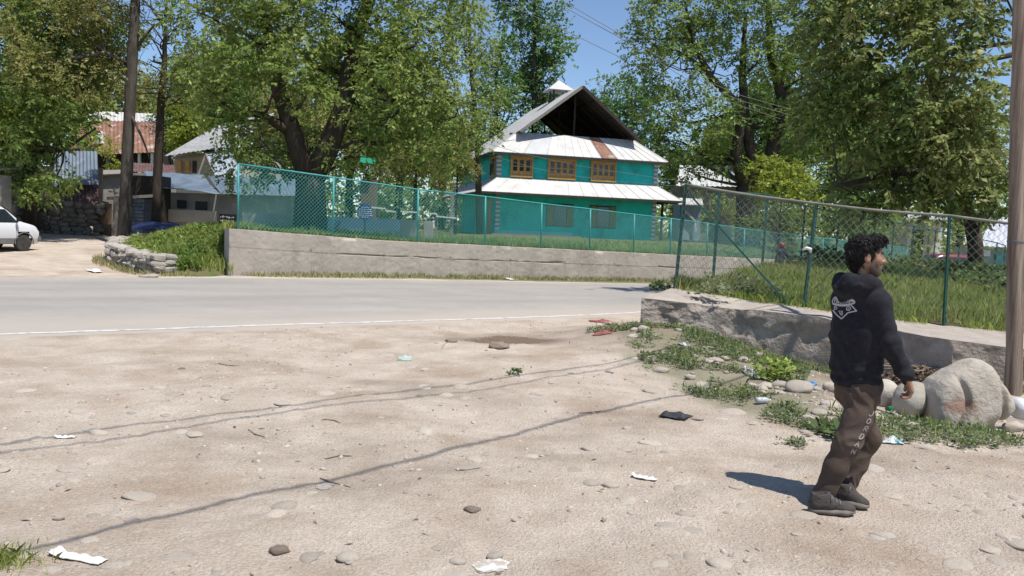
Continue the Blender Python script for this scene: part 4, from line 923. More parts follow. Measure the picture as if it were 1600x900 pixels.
# --- rust roofed house far back
h = bq('house', 'far low house with long rust red tin roof seen between the two dark trunks', 'house', 62, 110, 255)
m_ = MB(); corr(m_, P(108, 244, 61), P(254, 237, 61), P(250, 190, 66), P(112, 186, 66), amp=.03, pitch=.3); m_.build('roof', M['rust'], h, recalc=False)
m_ = MB(); corr(m_, P(112, 187, 65.9), P(250, 191, 65.9), P(248, 178, 67), P(114, 172, 67), pitch=.3); m_.slab(P(150, 224, 62), P(162, 224, 62), P(160, 205, 64), P(150, 205, 64), .02); m_.build('ridge_sheet', M['tinwhite'], h, recalc=False)
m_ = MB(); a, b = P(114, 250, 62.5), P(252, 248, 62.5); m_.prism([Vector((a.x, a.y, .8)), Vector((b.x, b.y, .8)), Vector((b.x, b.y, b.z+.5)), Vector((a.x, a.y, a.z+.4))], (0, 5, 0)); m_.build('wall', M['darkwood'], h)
for px in (130, 168, 206, 218, 238): 
    m_ = MB(); q = P(px, 245, 61.4); m_.beam(Vector((q.x, q.y, .8)), q+Vector((0, 0, .3)), .18); m_.build('veranda_post', M['white'] if px > 200 else M['palewood'], h)
# --- cream cottage with grey roof
h = bq('cottage', 'cream cottage with sloping grey tin roof and brown windows behind the tarp shed', 'house', 47, 262, 400)
E0, E1, R1, R0 = P(256, 244, 45.5), P(372, 226, 46.5), P(430, 176, 52), P(343, 194, 52)
m_ = MB(); corr(m_, E0, E1, R1, R0, pitch=.24); m_.build('roof', mat('old_grey_tin', (.25, .25, .25), (.33, .33, .325), scale=1.4, rough=.7, space='World', c3=(.20, .19, .18), s3=3), h, recalc=False)
m_ = MB(); a, b = P(271, 243, 47), P(402, 243, 48.5); zt2 = P(300, 238, 47).z
m_.prism([Vector((a.x, a.y, .9)), Vector((b.x, b.y, .9)), Vector((b.x, b.y, zt2)), Vector((a.x, a.y, zt2))], (0, 5, 0)); m_.build('wall', M['cream'], h)
for px in (280, 292, 303):
    q0, q1 = P(px-3.2, 270, 46.97), P(px+3.2, 251, 46.97); m_ = MB(); m_.box((q0+q1)/2+Vector((0, .25*(px-271)/30*.35, 0)), (abs(q1.x-q0.x), .08, abs(q1.z-q0.z))); m_.build('window', M['brownframe'] if px < 300 else M['darkwood'], h)
m_ = MB(); m_.beam(P(268, 247, 46.8), P(380, 233, 47.6), .1, .14); m_.build('eave_beam', M['palewood'], h)
# --- steep blue white tin roof
h = bq('lean_to', 'steep pale blue tin lean to roof beside the fence end post', 'shed', 41, 320, 372)
m_ = MB(); corr(m_, P(346, 298, 40), P(392, 298, 40.5), P(362, 240, 43), P(321, 240, 43), pitch=.2); m_.build('roof', mat('pale_blue_tin', (.27, .31, .37), (.36, .40, .45), scale=2, rough=.5, space='World'), h, recalc=False)
m_ = MB(); m_.beam(P(321, 243, 42.9), P(309, 275, 42.5), .07); m_.beam(P(322, 242, 42.9), P(347, 300, 40.1), .08); m_.build('frame', M['palewood'], h)
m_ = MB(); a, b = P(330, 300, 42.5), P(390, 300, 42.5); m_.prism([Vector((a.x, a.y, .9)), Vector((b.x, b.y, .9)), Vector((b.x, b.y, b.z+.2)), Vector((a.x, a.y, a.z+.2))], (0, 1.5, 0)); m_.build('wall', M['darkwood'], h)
# --- grey shed under blue grey sheeting
h = bq('shed', 'grey plastered shed under sagging blue grey roof sheeting next to the mound', 'shed', 34.5, 240, 380)
a, b = P(247, 300, 34.6), P(470, 306, 35.4)
m_ = MB(); m_.prism([Vector((a.x, a.y, .9)), Vector((b.x, b.y, .9)), Vector((b.x, b.y, b.z-.02)), Vector((a.x, a.y, a.z))], (-.3, 3.2, 0)); m_.build('wall', M['block'], h)
gx_ = np.linspace(0, 1, 28); gy_ = np.linspace(0, 1, 14); q = [P(240, 291, 33.9), P(345, 303, 34.0), P(318, 273, 37.6), P(224, 267, 37.6)]
U_, V_ = np.meshgrid(gx_, gy_, indexing='ij'); pts_ = sum(w_[..., None]*np.array(c)[None, None] for w_, c in zip([(1-U_)*(1-V_), U_*(1-V_), U_*V_, (1-U_)*V_], q))
pts_[..., 2] += -.18*np.sin(pi*V_)*(.5+.5*np.sin(pi*U_))+.06*fbm(pts_[..., 0]*2, pts_[..., 1], o=3, f=1.5)
me = grid_mesh('roof_sheet', pts_[..., 0], pts_[..., 1], pts_[..., 2]); o = link('roof_sheet', me, M['bluetin'], h, smooth=True); o.modifiers.new('thick', 'SOLIDIFY').thickness = .03
m_ = MB(); corr(m_, P(345, 303, 34.1), P(480, 306, 34.9), P(470, 280, 38), P(325, 275, 38)); m_.build('back_roof', M['bluetin'], h, recalc=False)
for x0, x1, y0, y1 in ((277, 290, 313, 325), (305, 322, 315, 328)):
    q0, q1 = P(x0, y1, 34.55), P(x1, y0, 34.55); m_ = MB(); m_.box((q0+q1)/2+Vector((0, .06*(x0-247)/60, 0)), (q1.x-q0.x, .12, q1.z-q0.z)); m_.build('window', M['black'], h)
q0, q1 = P(253, 346, 34.45), P(340, 330, 34.5); m_ = MB(); m_.box((q0+q1)/2, (q1.x-q0.x, .05, q1.z-q0.z)); m_.build('sunlit_band', M['cream'], h)  # pale strip: sunlight low on the shed wall put in as cream colour
q0, q1 = P(343, 352, 34.2), P(369, 335, 34.2); sb = thing('signboard', (q0+q1)/2, 'small dark signboard with faint white marks below the shed beside the mound', 'sign')
m_ = MB(); m_.box((q0+q1)/2, (q1.x-q0.x, .04, q1.z-q0.z)); m_.build('board', M['black'], sb)
m_ = MB(); m_.beam(Vector((q0.x+.1, q0.y+.05, .8)), Vector((q0.x+.1, q0.y+.05, q0.z+.1)), .05); m_.beam(Vector((q1.x-.1, q0.y+.05, .8)), Vector((q1.x-.1, q0.y+.05, q0.z+.1)), .05); m_.build('post', M['palewood'], sb)
m_ = MB()
for k in range(2):
    for j in range(7): m_.box(((q0.x*(1-(j+.7)/8)+q1.x*(j+.7)/8), q0.y-.024, q1.z-.13-.16*k+.02*math.sin(j)), (.05, .006, .05+.03*math.sin(j*2.1)))
m_.build('marks', M['white'], sb)
# --- pale block wall building and small red roof behind
h = bq('outbuilding', 'pale grey block outbuilding with small vent between tin shed and tall trunk', 'shed', 39, 150, 232)
a, b = P(150, 274, 38.5), P(234, 269, 38.5); m_ = MB(); m_.prism([Vector((a.x, a.y, .6)), Vector((b.x, b.y, .6)), b, a], (0, 3, 0)); m_.build('wall', M['block'], h)
q0, q1 = P(218, 289, 38.45), P(226, 280, 38.45); m_ = MB(); m_.box((q0+q1)/2, (q1.x-q0.x, .06, q1.z-q0.z))
m_.build('vent', M['black'], h)
m_ = MB(); corr(m_, P(203, 268, 43), P(275, 272, 43), P(272, 257, 46), P(206, 254, 46)); m_.build('roof', M['redtin'], h, recalc=False)
m_ = MB(); m_.slab(P(150, 273, 38.3), P(190, 271, 38.3), P(188, 265, 40), P(152, 266, 40), .05); m_.build('coping', M['palewood'], h)
# --- blue shutter stall with rough beam, gate and post
h = bq('stall', 'dark stall with blue rolling shutter under a rough timber beam behind the tall trunk', 'stall', 33, 190, 242)
q0, q1 = P(188, 372, 33.5), P(246, 312, 33.5); m_ = MB()
k = 22
for i in range(k): m_.box(((q0.x+q1.x)/2, 33.5+.012*(i % 2), q0.z+(q1.z-q0.z)*(i+.5)/k), (q1.x-q0.x, .05, (q1.z-q0.z)/k*.96))
m_.build('shutter', M['shutterblue'], h)
m_ = MB(); m_.beam(P(168, 310, 32.9), P(242, 306, 32.9), .12); m_.beam(P(180, 304, 32.8), P(178, 294, 32.7), .06); m_.beam(P(170, 299, 32.8), P(190, 303, 32.9), .06); m_.build('beam', M['palewood'], h)
m_ = MB(); a = P(178, 376, 32.8); m_.beam(Vector((a.x, a.y, .3)), P(182, 306, 32.8), .16); m_.build('post', M['palewood'], h)
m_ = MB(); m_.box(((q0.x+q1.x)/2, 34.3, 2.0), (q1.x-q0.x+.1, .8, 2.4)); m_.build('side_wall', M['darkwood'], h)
gt = bq('gate', 'brown board gate leaning between dry stone wall and rough timber post', 'gate', 33.4, 150, 178)
for i in range(5):
    m_ = MB(); x0 = 152+i*5; a = P(x0, 372, 33.3); t_ = P(x0, 316+2*math.sin(i*2), 33.3); m_.beam(Vector((a.x, a.y, .35)), t_, .13, .03, up=(0, 1, 0)); m_.build('board', M['mud'], gt)
m_ = MB(); m_.beam(P(150, 330, 33.36), P(176, 330, 33.36), .08, .05); m_.beam(P(150, 358, 33.36), P(176, 358, 33.36), .08, .05); m_.build('crossbar', M['mud'], gt)
# --- tarp heap
xs_, ys_ = np.meshgrid(np.linspace(-1, 1, 50), np.linspace(-1, 1, 30), indexing='ij'); c = P(262, 362, 32.2)
hz = np.clip(1-(xs_**2*.9+ys_**2), 0, 1)**.6*(.62+.30*fbm(xs_*2, ys_*2+4, o=3, f=1.1))+.03*fbm(xs_*6, ys_*6, o=3)
me = grid_mesh('tarp', c.x+xs_*1.55, c.y+ys_*.9, 1.0+hz*.42); o = link('tarp_heap', me, M['tarp'], origin=(c.x, c.y, 1.0), smooth=True); tag(o, 'dark blue tarpaulin heap lying behind the grassy mound', 'tarpaulin')
# --- tin shed
h = bq('tin_shed', 'open shed of blue grey and dull red tin sheets above the dry stone wall', 'shed', 35, 25, 155)
zb_ = .55
m_ = MB(); corr(m_, P(83, 291, 34.4), P(154, 288, 34.4), P(152, 236, 36.0), P(86, 236, 36.0)); m_.build('roof_sheet', M['bluetin'], h, recalc=False)
m_ = MB(); corr(m_, P(66, 328, 33.8), P(155, 326, 33.8), P(153, 287, 34.9), P(70, 289, 34.9)); m_.build('roof_sheet', M['redtin'], h, recalc=False, label='dull red tin roof sheet')
m_ = MB(); corr(m_, P(22, 326, 33.9), P(68, 325, 33.9), P(68, 284, 34.6), P(25, 284, 34.6)); m_.build('roof_sheet', M['bluetin'], h, recalc=False)
for px in (26, 68, 110, 152):
    m_ = MB(); a = P(px, 360, 34.3); m_.beam(Vector((a.x, a.y, zb_-.2)), P(px, 322, 34.3), .12); m_.build('post', M['palewood'], h)
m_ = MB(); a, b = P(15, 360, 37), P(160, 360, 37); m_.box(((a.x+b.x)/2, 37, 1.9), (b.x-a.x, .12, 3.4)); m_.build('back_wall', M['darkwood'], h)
# --- shack at the picture edge
h = bq('shack', 'grey walled shack cut by the left picture edge behind the white car', 'shed', 27, -40, 10)
a = P(-58, 300, 27); m_ = MB(); m_.box((a.x-1.6, 28.3, 1.6), (3.2, 2.6, 2.4)); m_.build('wall', M['block'], h)
m_ = MB(); corr(m_, Vector((a.x-3.4, 26.7, 2.75)), Vector((a.x+.12, 26.7, 2.75)), Vector((a.x+.12, 29.8, 3.1)), Vector((a.x-3.4, 29.8, 3.1))); m_.build('roof', M['tingrey'], h, recalc=False)
# --- dry stone wall
def stone_pile_wall(path, height, rng, size=.26, thick=.4):
    m_ = MB(); path = [Vector(p) for p in path]
    for a, b in zip(path[:-1], path[1:]):
        L = (b-a).length; dirx = (b-a).normalized(); nrm = Vector((dirx.y, -dirx.x, 0))
        z = 0; row = 0
        while z < height:
            hh = size*(.5+.35*rng.random()); s = -.1*rng.random()
            while s < L:
                w_ = size*(.8+.9*rng.random())
                for side in ((0,) if thick < .45 else (0, 1)):
                    c = a+dirx*(s+w_/2)+Vector((0, 0, z+hh/2+rng.normal()*.015))+nrm*(rng.normal()*.03+(thick*.3 if side == 0 else -thick*.3)*(thick >= .45))
                    R = Matrix((dirx, nrm, Vector((0, 0, 1)))).transposed() @ Matrix.Rotation(rng.normal()*.10, 3, 'X') @ Matrix.Rotation(rng.normal()*.10, 3, 'Y')
                    blobby(m_, c, (w_*.56, thick*.5 if thick < .45 else thick*.4, hh*.58), R, rng)
                s += w_
            z += hh*.92; row += 1
    return m_
def blobby(mb, c, r, R, rng, n=8, k=5):
    """rounded irregular stone"""
    vs = []; ph = rng.random(6)*6.28
    rings = [(-1, .0)]+[(-math.cos(pi*(i+.6)/(k+.2)), math.sin(pi*(i+.6)/(k+.2))) for i in range(k)]+[(1, 0)]
    for i, (z, q) in enumerate(rings):
        if q == 0: vs.append((0, 0, z)); continue
        for j in range(n):
            t = 2*pi*j/n; sx, sy = math.cos(t), math.sin(t); sq = (abs(sx)**3+abs(sy)**3)**(-1/3)
            f = q**.7*sq*.92*(1+.12*math.sin(2*t+ph[0]+z)+.08*math.sin(3*t+ph[1]+2*z)); jf = 1+.09*rng.normal(); vs.append((sx*f*jf, sy*f*jf, z*(1+.08*math.sin(t+ph[2]))*(1+.06*rng.normal())))
    V = [Vector(c)+(R @ Vector((v[0]*r[0], v[1]*r[1], v[2]*r[2]))) for v in vs]; fs = []
    for j in range(n): fs.append((0, 1+(j+1) % n, 1+j))
    for i in range(k-1):
        for j in range(n): a = 1+i*n+j; b = 1+i*n+(j+1) % n; fs.append((a, b, b+n, a+n))
    e = 1+(k-1)*n
    for j in range(n): fs.append((e+j, e+(j+1) % n, 1+k*n))
    mb.add(V, fs)
a, b = P(24, 374, 32.2), P(150, 374, 33.0)
m_ = stone_pile_wall([(a.x, a.y, float(H(a.x, a.y))-.05), (b.x, b.y, float(H(b.x, b.y))-.05)], 1.15, rg_(70), .30)
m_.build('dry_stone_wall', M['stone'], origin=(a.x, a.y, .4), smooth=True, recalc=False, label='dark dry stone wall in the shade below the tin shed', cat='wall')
pth = [(x, y, float(H(x, y))-.08) for x, y in OUT[2:]]
m_ = stone_pile_wall(pth, .50, rg_(71), .24, .55); 
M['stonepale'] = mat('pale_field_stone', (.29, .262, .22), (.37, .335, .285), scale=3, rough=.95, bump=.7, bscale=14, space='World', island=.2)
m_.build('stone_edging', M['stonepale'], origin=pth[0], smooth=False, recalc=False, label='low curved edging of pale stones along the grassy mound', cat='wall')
# ================================================================== THINGS ON THE LAWN
M['signblue'] = mat('sign_blue', (.02, .055, .22), (.03, .07, .26), scale=4, rough=.5)
q = P(570, 331, 26.6); sg_ = thing('sign', Vector((q.x, q.y, lawn_z(q.x, q.y) or 1.1)), 'round headed blue notice board with white lettering behind the teal fence', 'sign')
r_ = .27; poly = [Vector((q.x+r_*1.0*math.cos(t)*(1 if abs(math.cos(t)) < .8 else .96), q.y, q.z+r_*math.sin(t))) for t in np.linspace(0, 2*pi, 28, endpoint=False)]
m_ = MB(); m_.prism(poly, (0, .03, 0)); m_.build('board', M['signblue'], sg_)
m_ = MB()
for k, (zz, wd) in enumerate([(.15, .26), (.085, .40), (.02, .44), (-.045, .42), (-.11, .36), (-.17, .2)]):
    x = -wd/2; rr = random.Random(k)
    while x < wd/2: w_ = rr.uniform(.03, .08); m_.box((q.x+x+w_/2, q.y-.004, q.z+zz), (w_, .006, .028)); x += w_+.018
m_.build('lettering', M['white'], sg_)
m_ = MB(); m_.beam(Vector((q.x, q.y+.05, q.z-1.1)), Vector((q.x, q.y+.05, q.z+.1)), .06); m_.build('post', M['shutterblue'], sg_)
# low walls and railings seen through the mesh
def lowbox(name, label, cat, x0, x1, y0, y1, Y, m, th=.3, zb=None):
    a, b = P(x0, y1, Y), P(x1, y0, Y); z0 = a.z if zb is None else zb; m_ = MB(); m_.box(((a.x+b.x)/2, Y+th/2, (z0+b.z)/2), (b.x-a.x, th, b.z-z0))
    return m_.build(name, M[m] if isinstance(m, str) else m, origin=((a.x+b.x)/2, Y, z0), bevel=.02, label=label, cat=cat)
lowbox('blue_wall', 'low faded blue wall on the lawn behind the round blue sign', 'wall', 496, 650, 344, 372, 33, mat('faded_blue', (.06, .12, .20), (.09, .15, .22), scale=2, rough=.8, space='World'), zb=1.0)
lowbox('low_wall', 'pale low wall at the left end of the lawn just inside the fence end post', 'wall', 378, 465, 335, 358, 30, 'block', zb=1.0)
for i, (x0, x1, y0, y1) in enumerate([(625, 653, 344, 366), (661, 676, 346, 366)]):
    lowbox('stone_block', ['wider pale concrete block on the lawn right of the blue wall', 'narrow pale concrete block on the lawn nearer the house'][i], 'block', x0, x1, y0, y1, 31, 'block', zb=1.0)
rl = bq('railing', 'white topped low railing running from the blue sign towards the house', 'railing', 34, 580, 712)
for (x0, y0), (x1, y1) in [((580, 324), (602, 326)), ((602, 329), (618, 331)), ((626, 330), (652, 332)), ((662, 333), (682, 334)), ((682, 338), (713, 341))]:
    m_ = MB(); m_.beam(P(x0, y0, 34), P(x1, y1, 34), .14, .06); m_.build('rail', M['white'], rl)
for x, y in [(590, 326), (617, 331), (652, 333), (682, 336), (707, 300)]:
    m_ = MB(); q = P(x, y, 34.1); m_.beam(Vector((q.x, q.y, 1.0)), q, .12); m_.build('post', M['palewood'], rl)
q = P(578, 256, 58); gk = thing('kiosk', Vector((q.x, 58, 1.1)), 'small hut with bright green roof far behind the walnut trunk', 'hut')
m_ = MB(); m_.slab(P(562, 254, 57), P(588, 256, 57), P(585, 246, 59), P(564, 243, 59), .08); m_.build('roof', mat('green_roof', (.01, .20, .11), (.015, .24, .14), scale=2, rough=.5), gk)
a, b = P(565, 258, 57.5), P(585, 258, 57.5); m_ = MB(); m_.box(((a.x+b.x)/2, 58.4, 2.8), (b.x-a.x, 1.6, 3.6)); m_.build('wall', M['mud'], gk)
# ================================================================== RIGHT OF THE HOUSE
h = bq('house', 'pale grey roofed house behind the dark trunks right of the teal house', 'house', 72, 1062, 1165)
m_ = MB(); corr(m_, P(1056, 290, 68), P(1175, 292, 68), P(1170, 262, 74), P(1062, 258, 74), pitch=.4, amp=.03); m_.build('roof', M['tin'], h, recalc=False)
a, b = P(1062, 290, 69), P(1170, 292, 69); m_ = MB(); m_.prism([Vector((a.x, a.y, 0)), Vector((b.x, b.y, 0)), Vector((b.x, b.y, b.z-.05)), Vector((a.x, a.y, a.z-.05))], (0, 4, 0)); m_.build('wall', M['palewood'], h)
h = bq('hut', 'pale blue hut with white stair rail just right of the teal house', 'hut', 60, 1062, 1092)
a, b = P(1063, 318, 60), P(1096, 318, 60); m_ = MB(); m_.prism([Vector((a.x, a.y, .4)), Vector((b.x, b.y, .4)), b, a], (0, 2.5, 0)); m_.build('wall', mat('pale_blue', (.20, .29, .40), (.26, .34, .44), scale=2, rough=.8, space='World'), h)
m_ = MB(); m_.slab(P(1060, 319, 59.5), P(1099, 320, 59.5), P(1097, 311, 63), P(1062, 309, 63), .08); m_.build('roof', M['tinwhite'], h)
m_ = MB(); m_.beam(P(1070, 330, 59.8), P(1086, 345, 59.8), .12); m_.beam(P(1086, 345, 59.8), P(1087, 362, 59.8), .12); m_.build('stair_rail', M['white'], h)
s = SDF((-1.2, -1.2, -.2), (1.2, 1.2, 2.4), .08); s.ell((0, 0, .6), (.75, .75, 1.5), .1); s.warp(lambda p: .05*fbm(p[:, 0]*3, p[:, 1]*3, p[:, 2]*3))
me = s.mesh('haystack'); c = P(1126, 352, 55); me.transform(Matrix.Translation((c.x, c.y, .9)))
o = link('haystack', me, mat('hay', (.24, .17, .10), (.32, .25, .16), scale=8, rough=1, bump=1, space='World'), origin=(c.x, c.y, .9), smooth=True); tag(o, 'brown rounded haystack beyond the teal fence in front of the dark trunk', 'haystack')
# shop at the far right
h = bq('shop', 'white walled shop with dark opening and hanging yellow board beyond the red car', 'shop', 60, 1400, 1475)
a, b = P(1420, 340, 60), P(1474, 340, 60); m_ = MB(); m_.prism([Vector((a.x, a.y, -.3)), Vector((b.x, b.y, -.3)), b, a], (0, 4, 0)); m_.build('wall', M['white'], h)
a, b = P(1426, 365, 59.9), P(1444, 365, 59.9); m_ = MB(); m_.box(((a.x+b.x)/2, 59.95, 1.3), (b.x-a.x, .1, 2.7)); m_.build('doorway', M['black'], h)
a, b = P(1461, 380, 59.4), P(1467, 344, 59.4); m_ = MB(); m_.box(((a.x+b.x)/2, 59.4, (a.z+b.z)/2), (b.x-a.x, .08, b.z-a.z)); m_.build('board', mat('yellow_board', (.50, .30, .05), (.55, .34, .08), scale=3, rough=.6), h)
m_ = MB(); a = P(1455, 390, 59.3); m_.beam(Vector((a.x, a.y, -.3)), P(1455, 344, 59.3), .3); m_.build('pillar', M['cream'], h)
m_ = MB(); m_.slab(P(1412, 341, 58.6), P(1480, 343, 58.6), P(1478, 332, 64), P(1414, 330, 64), .1); m_.build('roof', M['tingrey'], h)
h = bq('workshop', 'hut with pale sunlit tin roof and teal shutters at the right beside the pole', 'hut', 48, 1535, 1640)
m_ = MB(); corr(m_, P(1532, 384, 46.5), P(1660, 392, 46.5), P(1650, 345, 52), P(1546, 340, 52), pitch=.3); m_.build('roof', mat('sunlit_pale_tin', (.42, .44, .50), (.52, .53, .57), scale=2, rough=.6, space='World'), h, recalc=False)
a, b = P(1536, 388, 47.2), P(1660, 394, 47.2); m_ = MB(); m_.prism([Vector((a.x, a.y, -.3)), Vector((b.x, b.y, -.3)), b, a], (0, 3, 0)); m_.build('wall', mat('grey_green_wall', (.22, .28, .26), (.28, .34, .31), scale=2, rough=.85, space='World'), h)
for x0, x1 in ((1552, 1570), (1573, 1590)):
    p0, p1 = P(x0, 432, 47.1), P(x1, 396, 47.1); m_ = MB(); m_.box(((p0.x+p1.x)/2, 47.15, (p0.z+p1.z)/2), (p1.x-p0.x, .12, p1.z-p0.z)); m_.build('shutter', M['teal'], h)
p0, p1 = P(1536, 400, 46.9), P(1548, 391, 46.9); m_ = MB(); m_.box(((p0.x+p1.x)/2, 46.95, (p0.z+p1.z)/2), (p1.x-p0.x, .06, p1.z-p0.z)); m_.build('notice', M['white'], h)
# undergrowth and distant wood that closes the view
rng = rg_(80)
def leaf_mass(name, label, spots, n, leaf, m, kind='stuff'):
    V, F = crown_leaves(spots, rng, n, leaf, 6, leaf*1.8, .3); o = link(name, np_mesh(name, V, F), m); return tag(o, label, kind=kind)
sp = []
for i in range(140):
    px = -500+2600*(i+rng.random())/140; Y = 105+25*rng.random(); c = P(px, 350, Y); sp.append((c.x, c.y, 3+5*rng.random(), 5, 4, 5+3*rng.random()))
leaf_mass('distant_wood', 'far wood closing the view behind the trees', sp, 12000, .8, M['leaf_dark'])
sp = []
for i in range(80):
    px = -120+1850*(i+rng.random())/80; Y = 56+20*rng.random()
    if 690 < px < 1040 and Y < 66: Y = 68
    c = P(px, 350, Y); sp.append((c.x, c.y, 2.0+.8*rng.random(), 2.2, 1.8, 1.6+1.2*rng.random()))
leaf_mass('undergrowth', 'green undergrowth at the feet of the background trees', sp, 11000, .30, M['leaf_green'])
# ================================================================== CARS
M['carwhite'] = mat('white_car_paint', (.66, .67, .68), rough=.25, spec=.6)
M['carred'] = mat('red_car_paint', (.17, .018, .022), rough=.3, spec=.6)
M['grey_trim'] = mat('grey_trim', (.13, .135, .14), (.17, .165, .16), scale=5, rough=.7)
M['rubber'] = mat('tyre_rubber', (.025, .024, .023), (.06, .055, .048), scale=8, rough=.9)
M['rim'] = mat('wheel_rim', (.30, .30, .30), (.22, .21, .20), scale=6, rough=.5, metal=.5)
M['carglass'] = mat('car_glass', (.02, .025, .03), rough=.05, spec=.8)
M['lamp'] = mat('lamp_glass', (.55, .56, .56), rough=.15, spec=.8)
def car(label, loc, yaw, paint, group=None):
    """small old hatchback, nose towards local +x, 3.3 m long"""
    root = thing('parked_car', (0, 0, 0), label, 'car', group)
    prof = [(-1.62, .28), (-1.66, .60), (-1.60, .86), (-1.42, 1.32), (-1.15, 1.40), (-.4, 1.42), (.15, 1.39), (.38, 1.30), (.78, .93), (.95, .88), (1.45, .80), (1.60, .72), (1.64, .50), (1.60, .26)]
    # body loft: cross sections along x
    xs = np.linspace(-1.64, 1.62, 60); top = np.interp(xs, [-1.66, -1.60, -1.42, -1.15, -.4, .30, .55, .95, 1.10, 1.48, 1.60, 1.64], [.62, .88, 1.34, 1.43, 1.45, 1.43, 1.35, .96, .91, .82, .74, .52])
    belt = np.interp(xs, [-1.64, -1.3, .8, 1.2, 1.64], [.80, .88, .86, .80, .66]); vs = []; rings = []
    for i, x in enumerate(xs):
        e = min(1, (1.66-abs(x))/.35)**.5; wd = .70*(.86+.14*e); tp = top[i]; b = min(belt[i], tp-.012); cab = tp-b
        sec = [(wd*.93, .25), (wd*.99, .42), (wd, .62), (wd*.985, b-.04), (wd*.955, b), (wd*(.955-.16*min(1, cab/.5)*.75), b+cab*.6), (wd*(.955-.16*min(1, cab/.5))*.97, b+cab*.90), (wd*.62, tp), (0, tp+.02*e)]
        rings.append(sec)
    V = []; n = 2*len(rings[0])-1
    for x, sec in zip(xs, rings): V += [(x, -y, z) for y, z in sec] + [(x, y, z) for y, z in sec[-2::-1]]
    V = np.array(V); F = []
    for i in range(len(xs)-1):
        for j in range(n-1): F.append((i*n+j, (i+1)*n+j, (i+1)*n+j+1, i*n+j+1))
        F.append((i*n+n-1, (i+1)*n+n-1, (i+1)*n, i*n))
    F = np.array(F)
    # wheel arches: drop faces near the wheels on the sides
    cen = V[F].mean(1); keep = np.ones(len(F), bool)
    for wx in (-1.02, 1.06): keep &= ~((np.hypot(cen[:, 0]-wx, cen[:, 2]-.28) < .31) & (cen[:, 2] < .62) & (np.abs(cen[:, 1]) > .5))
    me = np_mesh('body', V, F[keep]); body = link('body', me, paint, root, smooth=True)
    m_ = MB(); m_.add([tuple(v) for v in V[:n]], [tuple(range(n))]); m_.add([tuple(v) for v in V[-n:]], [tuple(range(n))]); m_.build('end_panel', paint, root)
    m_ = MB(); m_.box((0, 0, .40), (3.0, 1.18, .34)); m_.build('underbody', M['rubber'], root)
    # glass
    def yb(x, z):
        i = int(np.argmin(np.abs(xs-x))); zz = [s[1] for s in rings[i]]; yy = [s[0] for s in rings[i]]; return float(np.interp(z, zz, yy))
    def side_glass(x0, x1, xt0, xt1, s):
        z0, z1 = .90, 1.30; m_ = MB(); pts = [(x0, z0), (x1, z0), (xt1, z1), (xt0, z1)]; m_.prism([Vector((x, s*(yb(x, z)+.006), z)) for x, z in pts], (0, s*.006, 0)); return m_
    for s in (-1, 1):
        side_glass(-.12, .88, -.12, .52, s).build('side_window', M['carglass'], root); side_glass(-1.22, -.20, -1.12, -.20, s).build('side_window', M['carglass'], root)
        m_ = MB(); m_.box((-.16, s*(yb(-.16, 1.1)+.004), 1.09), (.06, .02, .42)); m_.build('pillar', paint, root)
        m_ = MB(); m_.box((.0, s*.705, .40), (2.9, .02, .24)); m_.build('lower_band', M['grey_trim'], root) if False else None
        m_ = MB(); m_.box((.02, s*.712, .33), (1.36, .014, .16)); m_.build('sill_band', M['grey_trim'], root)
        m_ = MB(); m_.box((.02, s*.7015, .60), (.010, .006, .5)); m_.box((.80, s*.7, .56), (.010, .006, .42)); d = m_.build('door_seam', M['black'], root)
        m_ = MB(); m_.box((.12, s*.71, .76), (.16, .03, .04)); m_.build('door_handle', M['black'], root, bevel=.008)
        m_ = MB(); m_.beam((.82, s*.66, .92), (.80, s*.78, .96), .05); m_.box((.78, s*.80, 1.0), (.09, .10, .13)); m_.build('mirror', M['black'], root, bevel=.02)
        m_ = MB(); m_.box((1.615, s*.48, .62), (.05, .24, .14)); m_.build('headlight', M['lamp'], root, bevel=.02)
        for wx in (-1.02, 1.06):
            R = Matrix.Rotation(-s*pi/2, 3, 'X'); c = Vector((wx, s*.60, .27)); m_ = MB()
            m_.lathe(c-Vector((0, s*.08, 0)), [(.16, 0), (.25, .0), (.27, .03), (.27, .13), (.25, .165), (.17, .165)], 28, R); wo_ = m_.build('wheel', M['rubber'], root, smooth=False)
            m_ = MB(); m_.lathe(c+Vector((0, s*.055, 0)), [(.001, .02), (.05, .028), (.06, .012), (.11, .016), (.14, .004), (.175, .03), (.18, .0)], 24, R); m_.build('rim', M['rim'], wo_, smooth=True)
            m_ = MB(); ang = np.linspace(-.15, pi+.15, 18); m_.tube([(wx+.315*math.cos(t), s*.70, .275+.315*math.sin(t)) for t in ang], .016, 6); m_.build('wheel_arch', M['grey_trim'], root)
    m_ = MB(); m_.add([(.98, -.55, .965), (.98, .55, .965), (.57, .48, 1.35), (.57, -.48, 1.35)], [(0, 1, 2, 3)]); m_.v = [(x+.012, y, z+.014) for x, y, z in m_.v]; m_.build('windscreen', M['carglass'], root)
    m_ = MB(); m_.box((1.63, 0, .40), (.12, 1.34, .19)); m_.box((-1.64, 0, .40), (.12, 1.34, .19)); m_.build('bumper', M['grey_trim'], root, bevel=.03)
    m_ = MB(); m_.box((1.635, 0, .62), (.03, .6, .10)); m_.build('grille', M['black'], root)
    root.location = loc; root.rotation_euler = (0, 0, yaw); return root
nose = P(40, 375, 26.0); ya = math.radians(70); zc = float(H(nose.x-.7, 24.5))
car('small white hatchback with grey lower trim parked on the lane at the left edge', (nose.x-1.66*math.cos(ya), 26.0-1.66*math.sin(ya), zc), ya, M['carwhite'])
p = P(1470, 420, 41); car('red car parked behind the green fence in the shade at the right', (p.x, 41.0, float(H(p.x, 41))), math.radians(185), M['carred'])
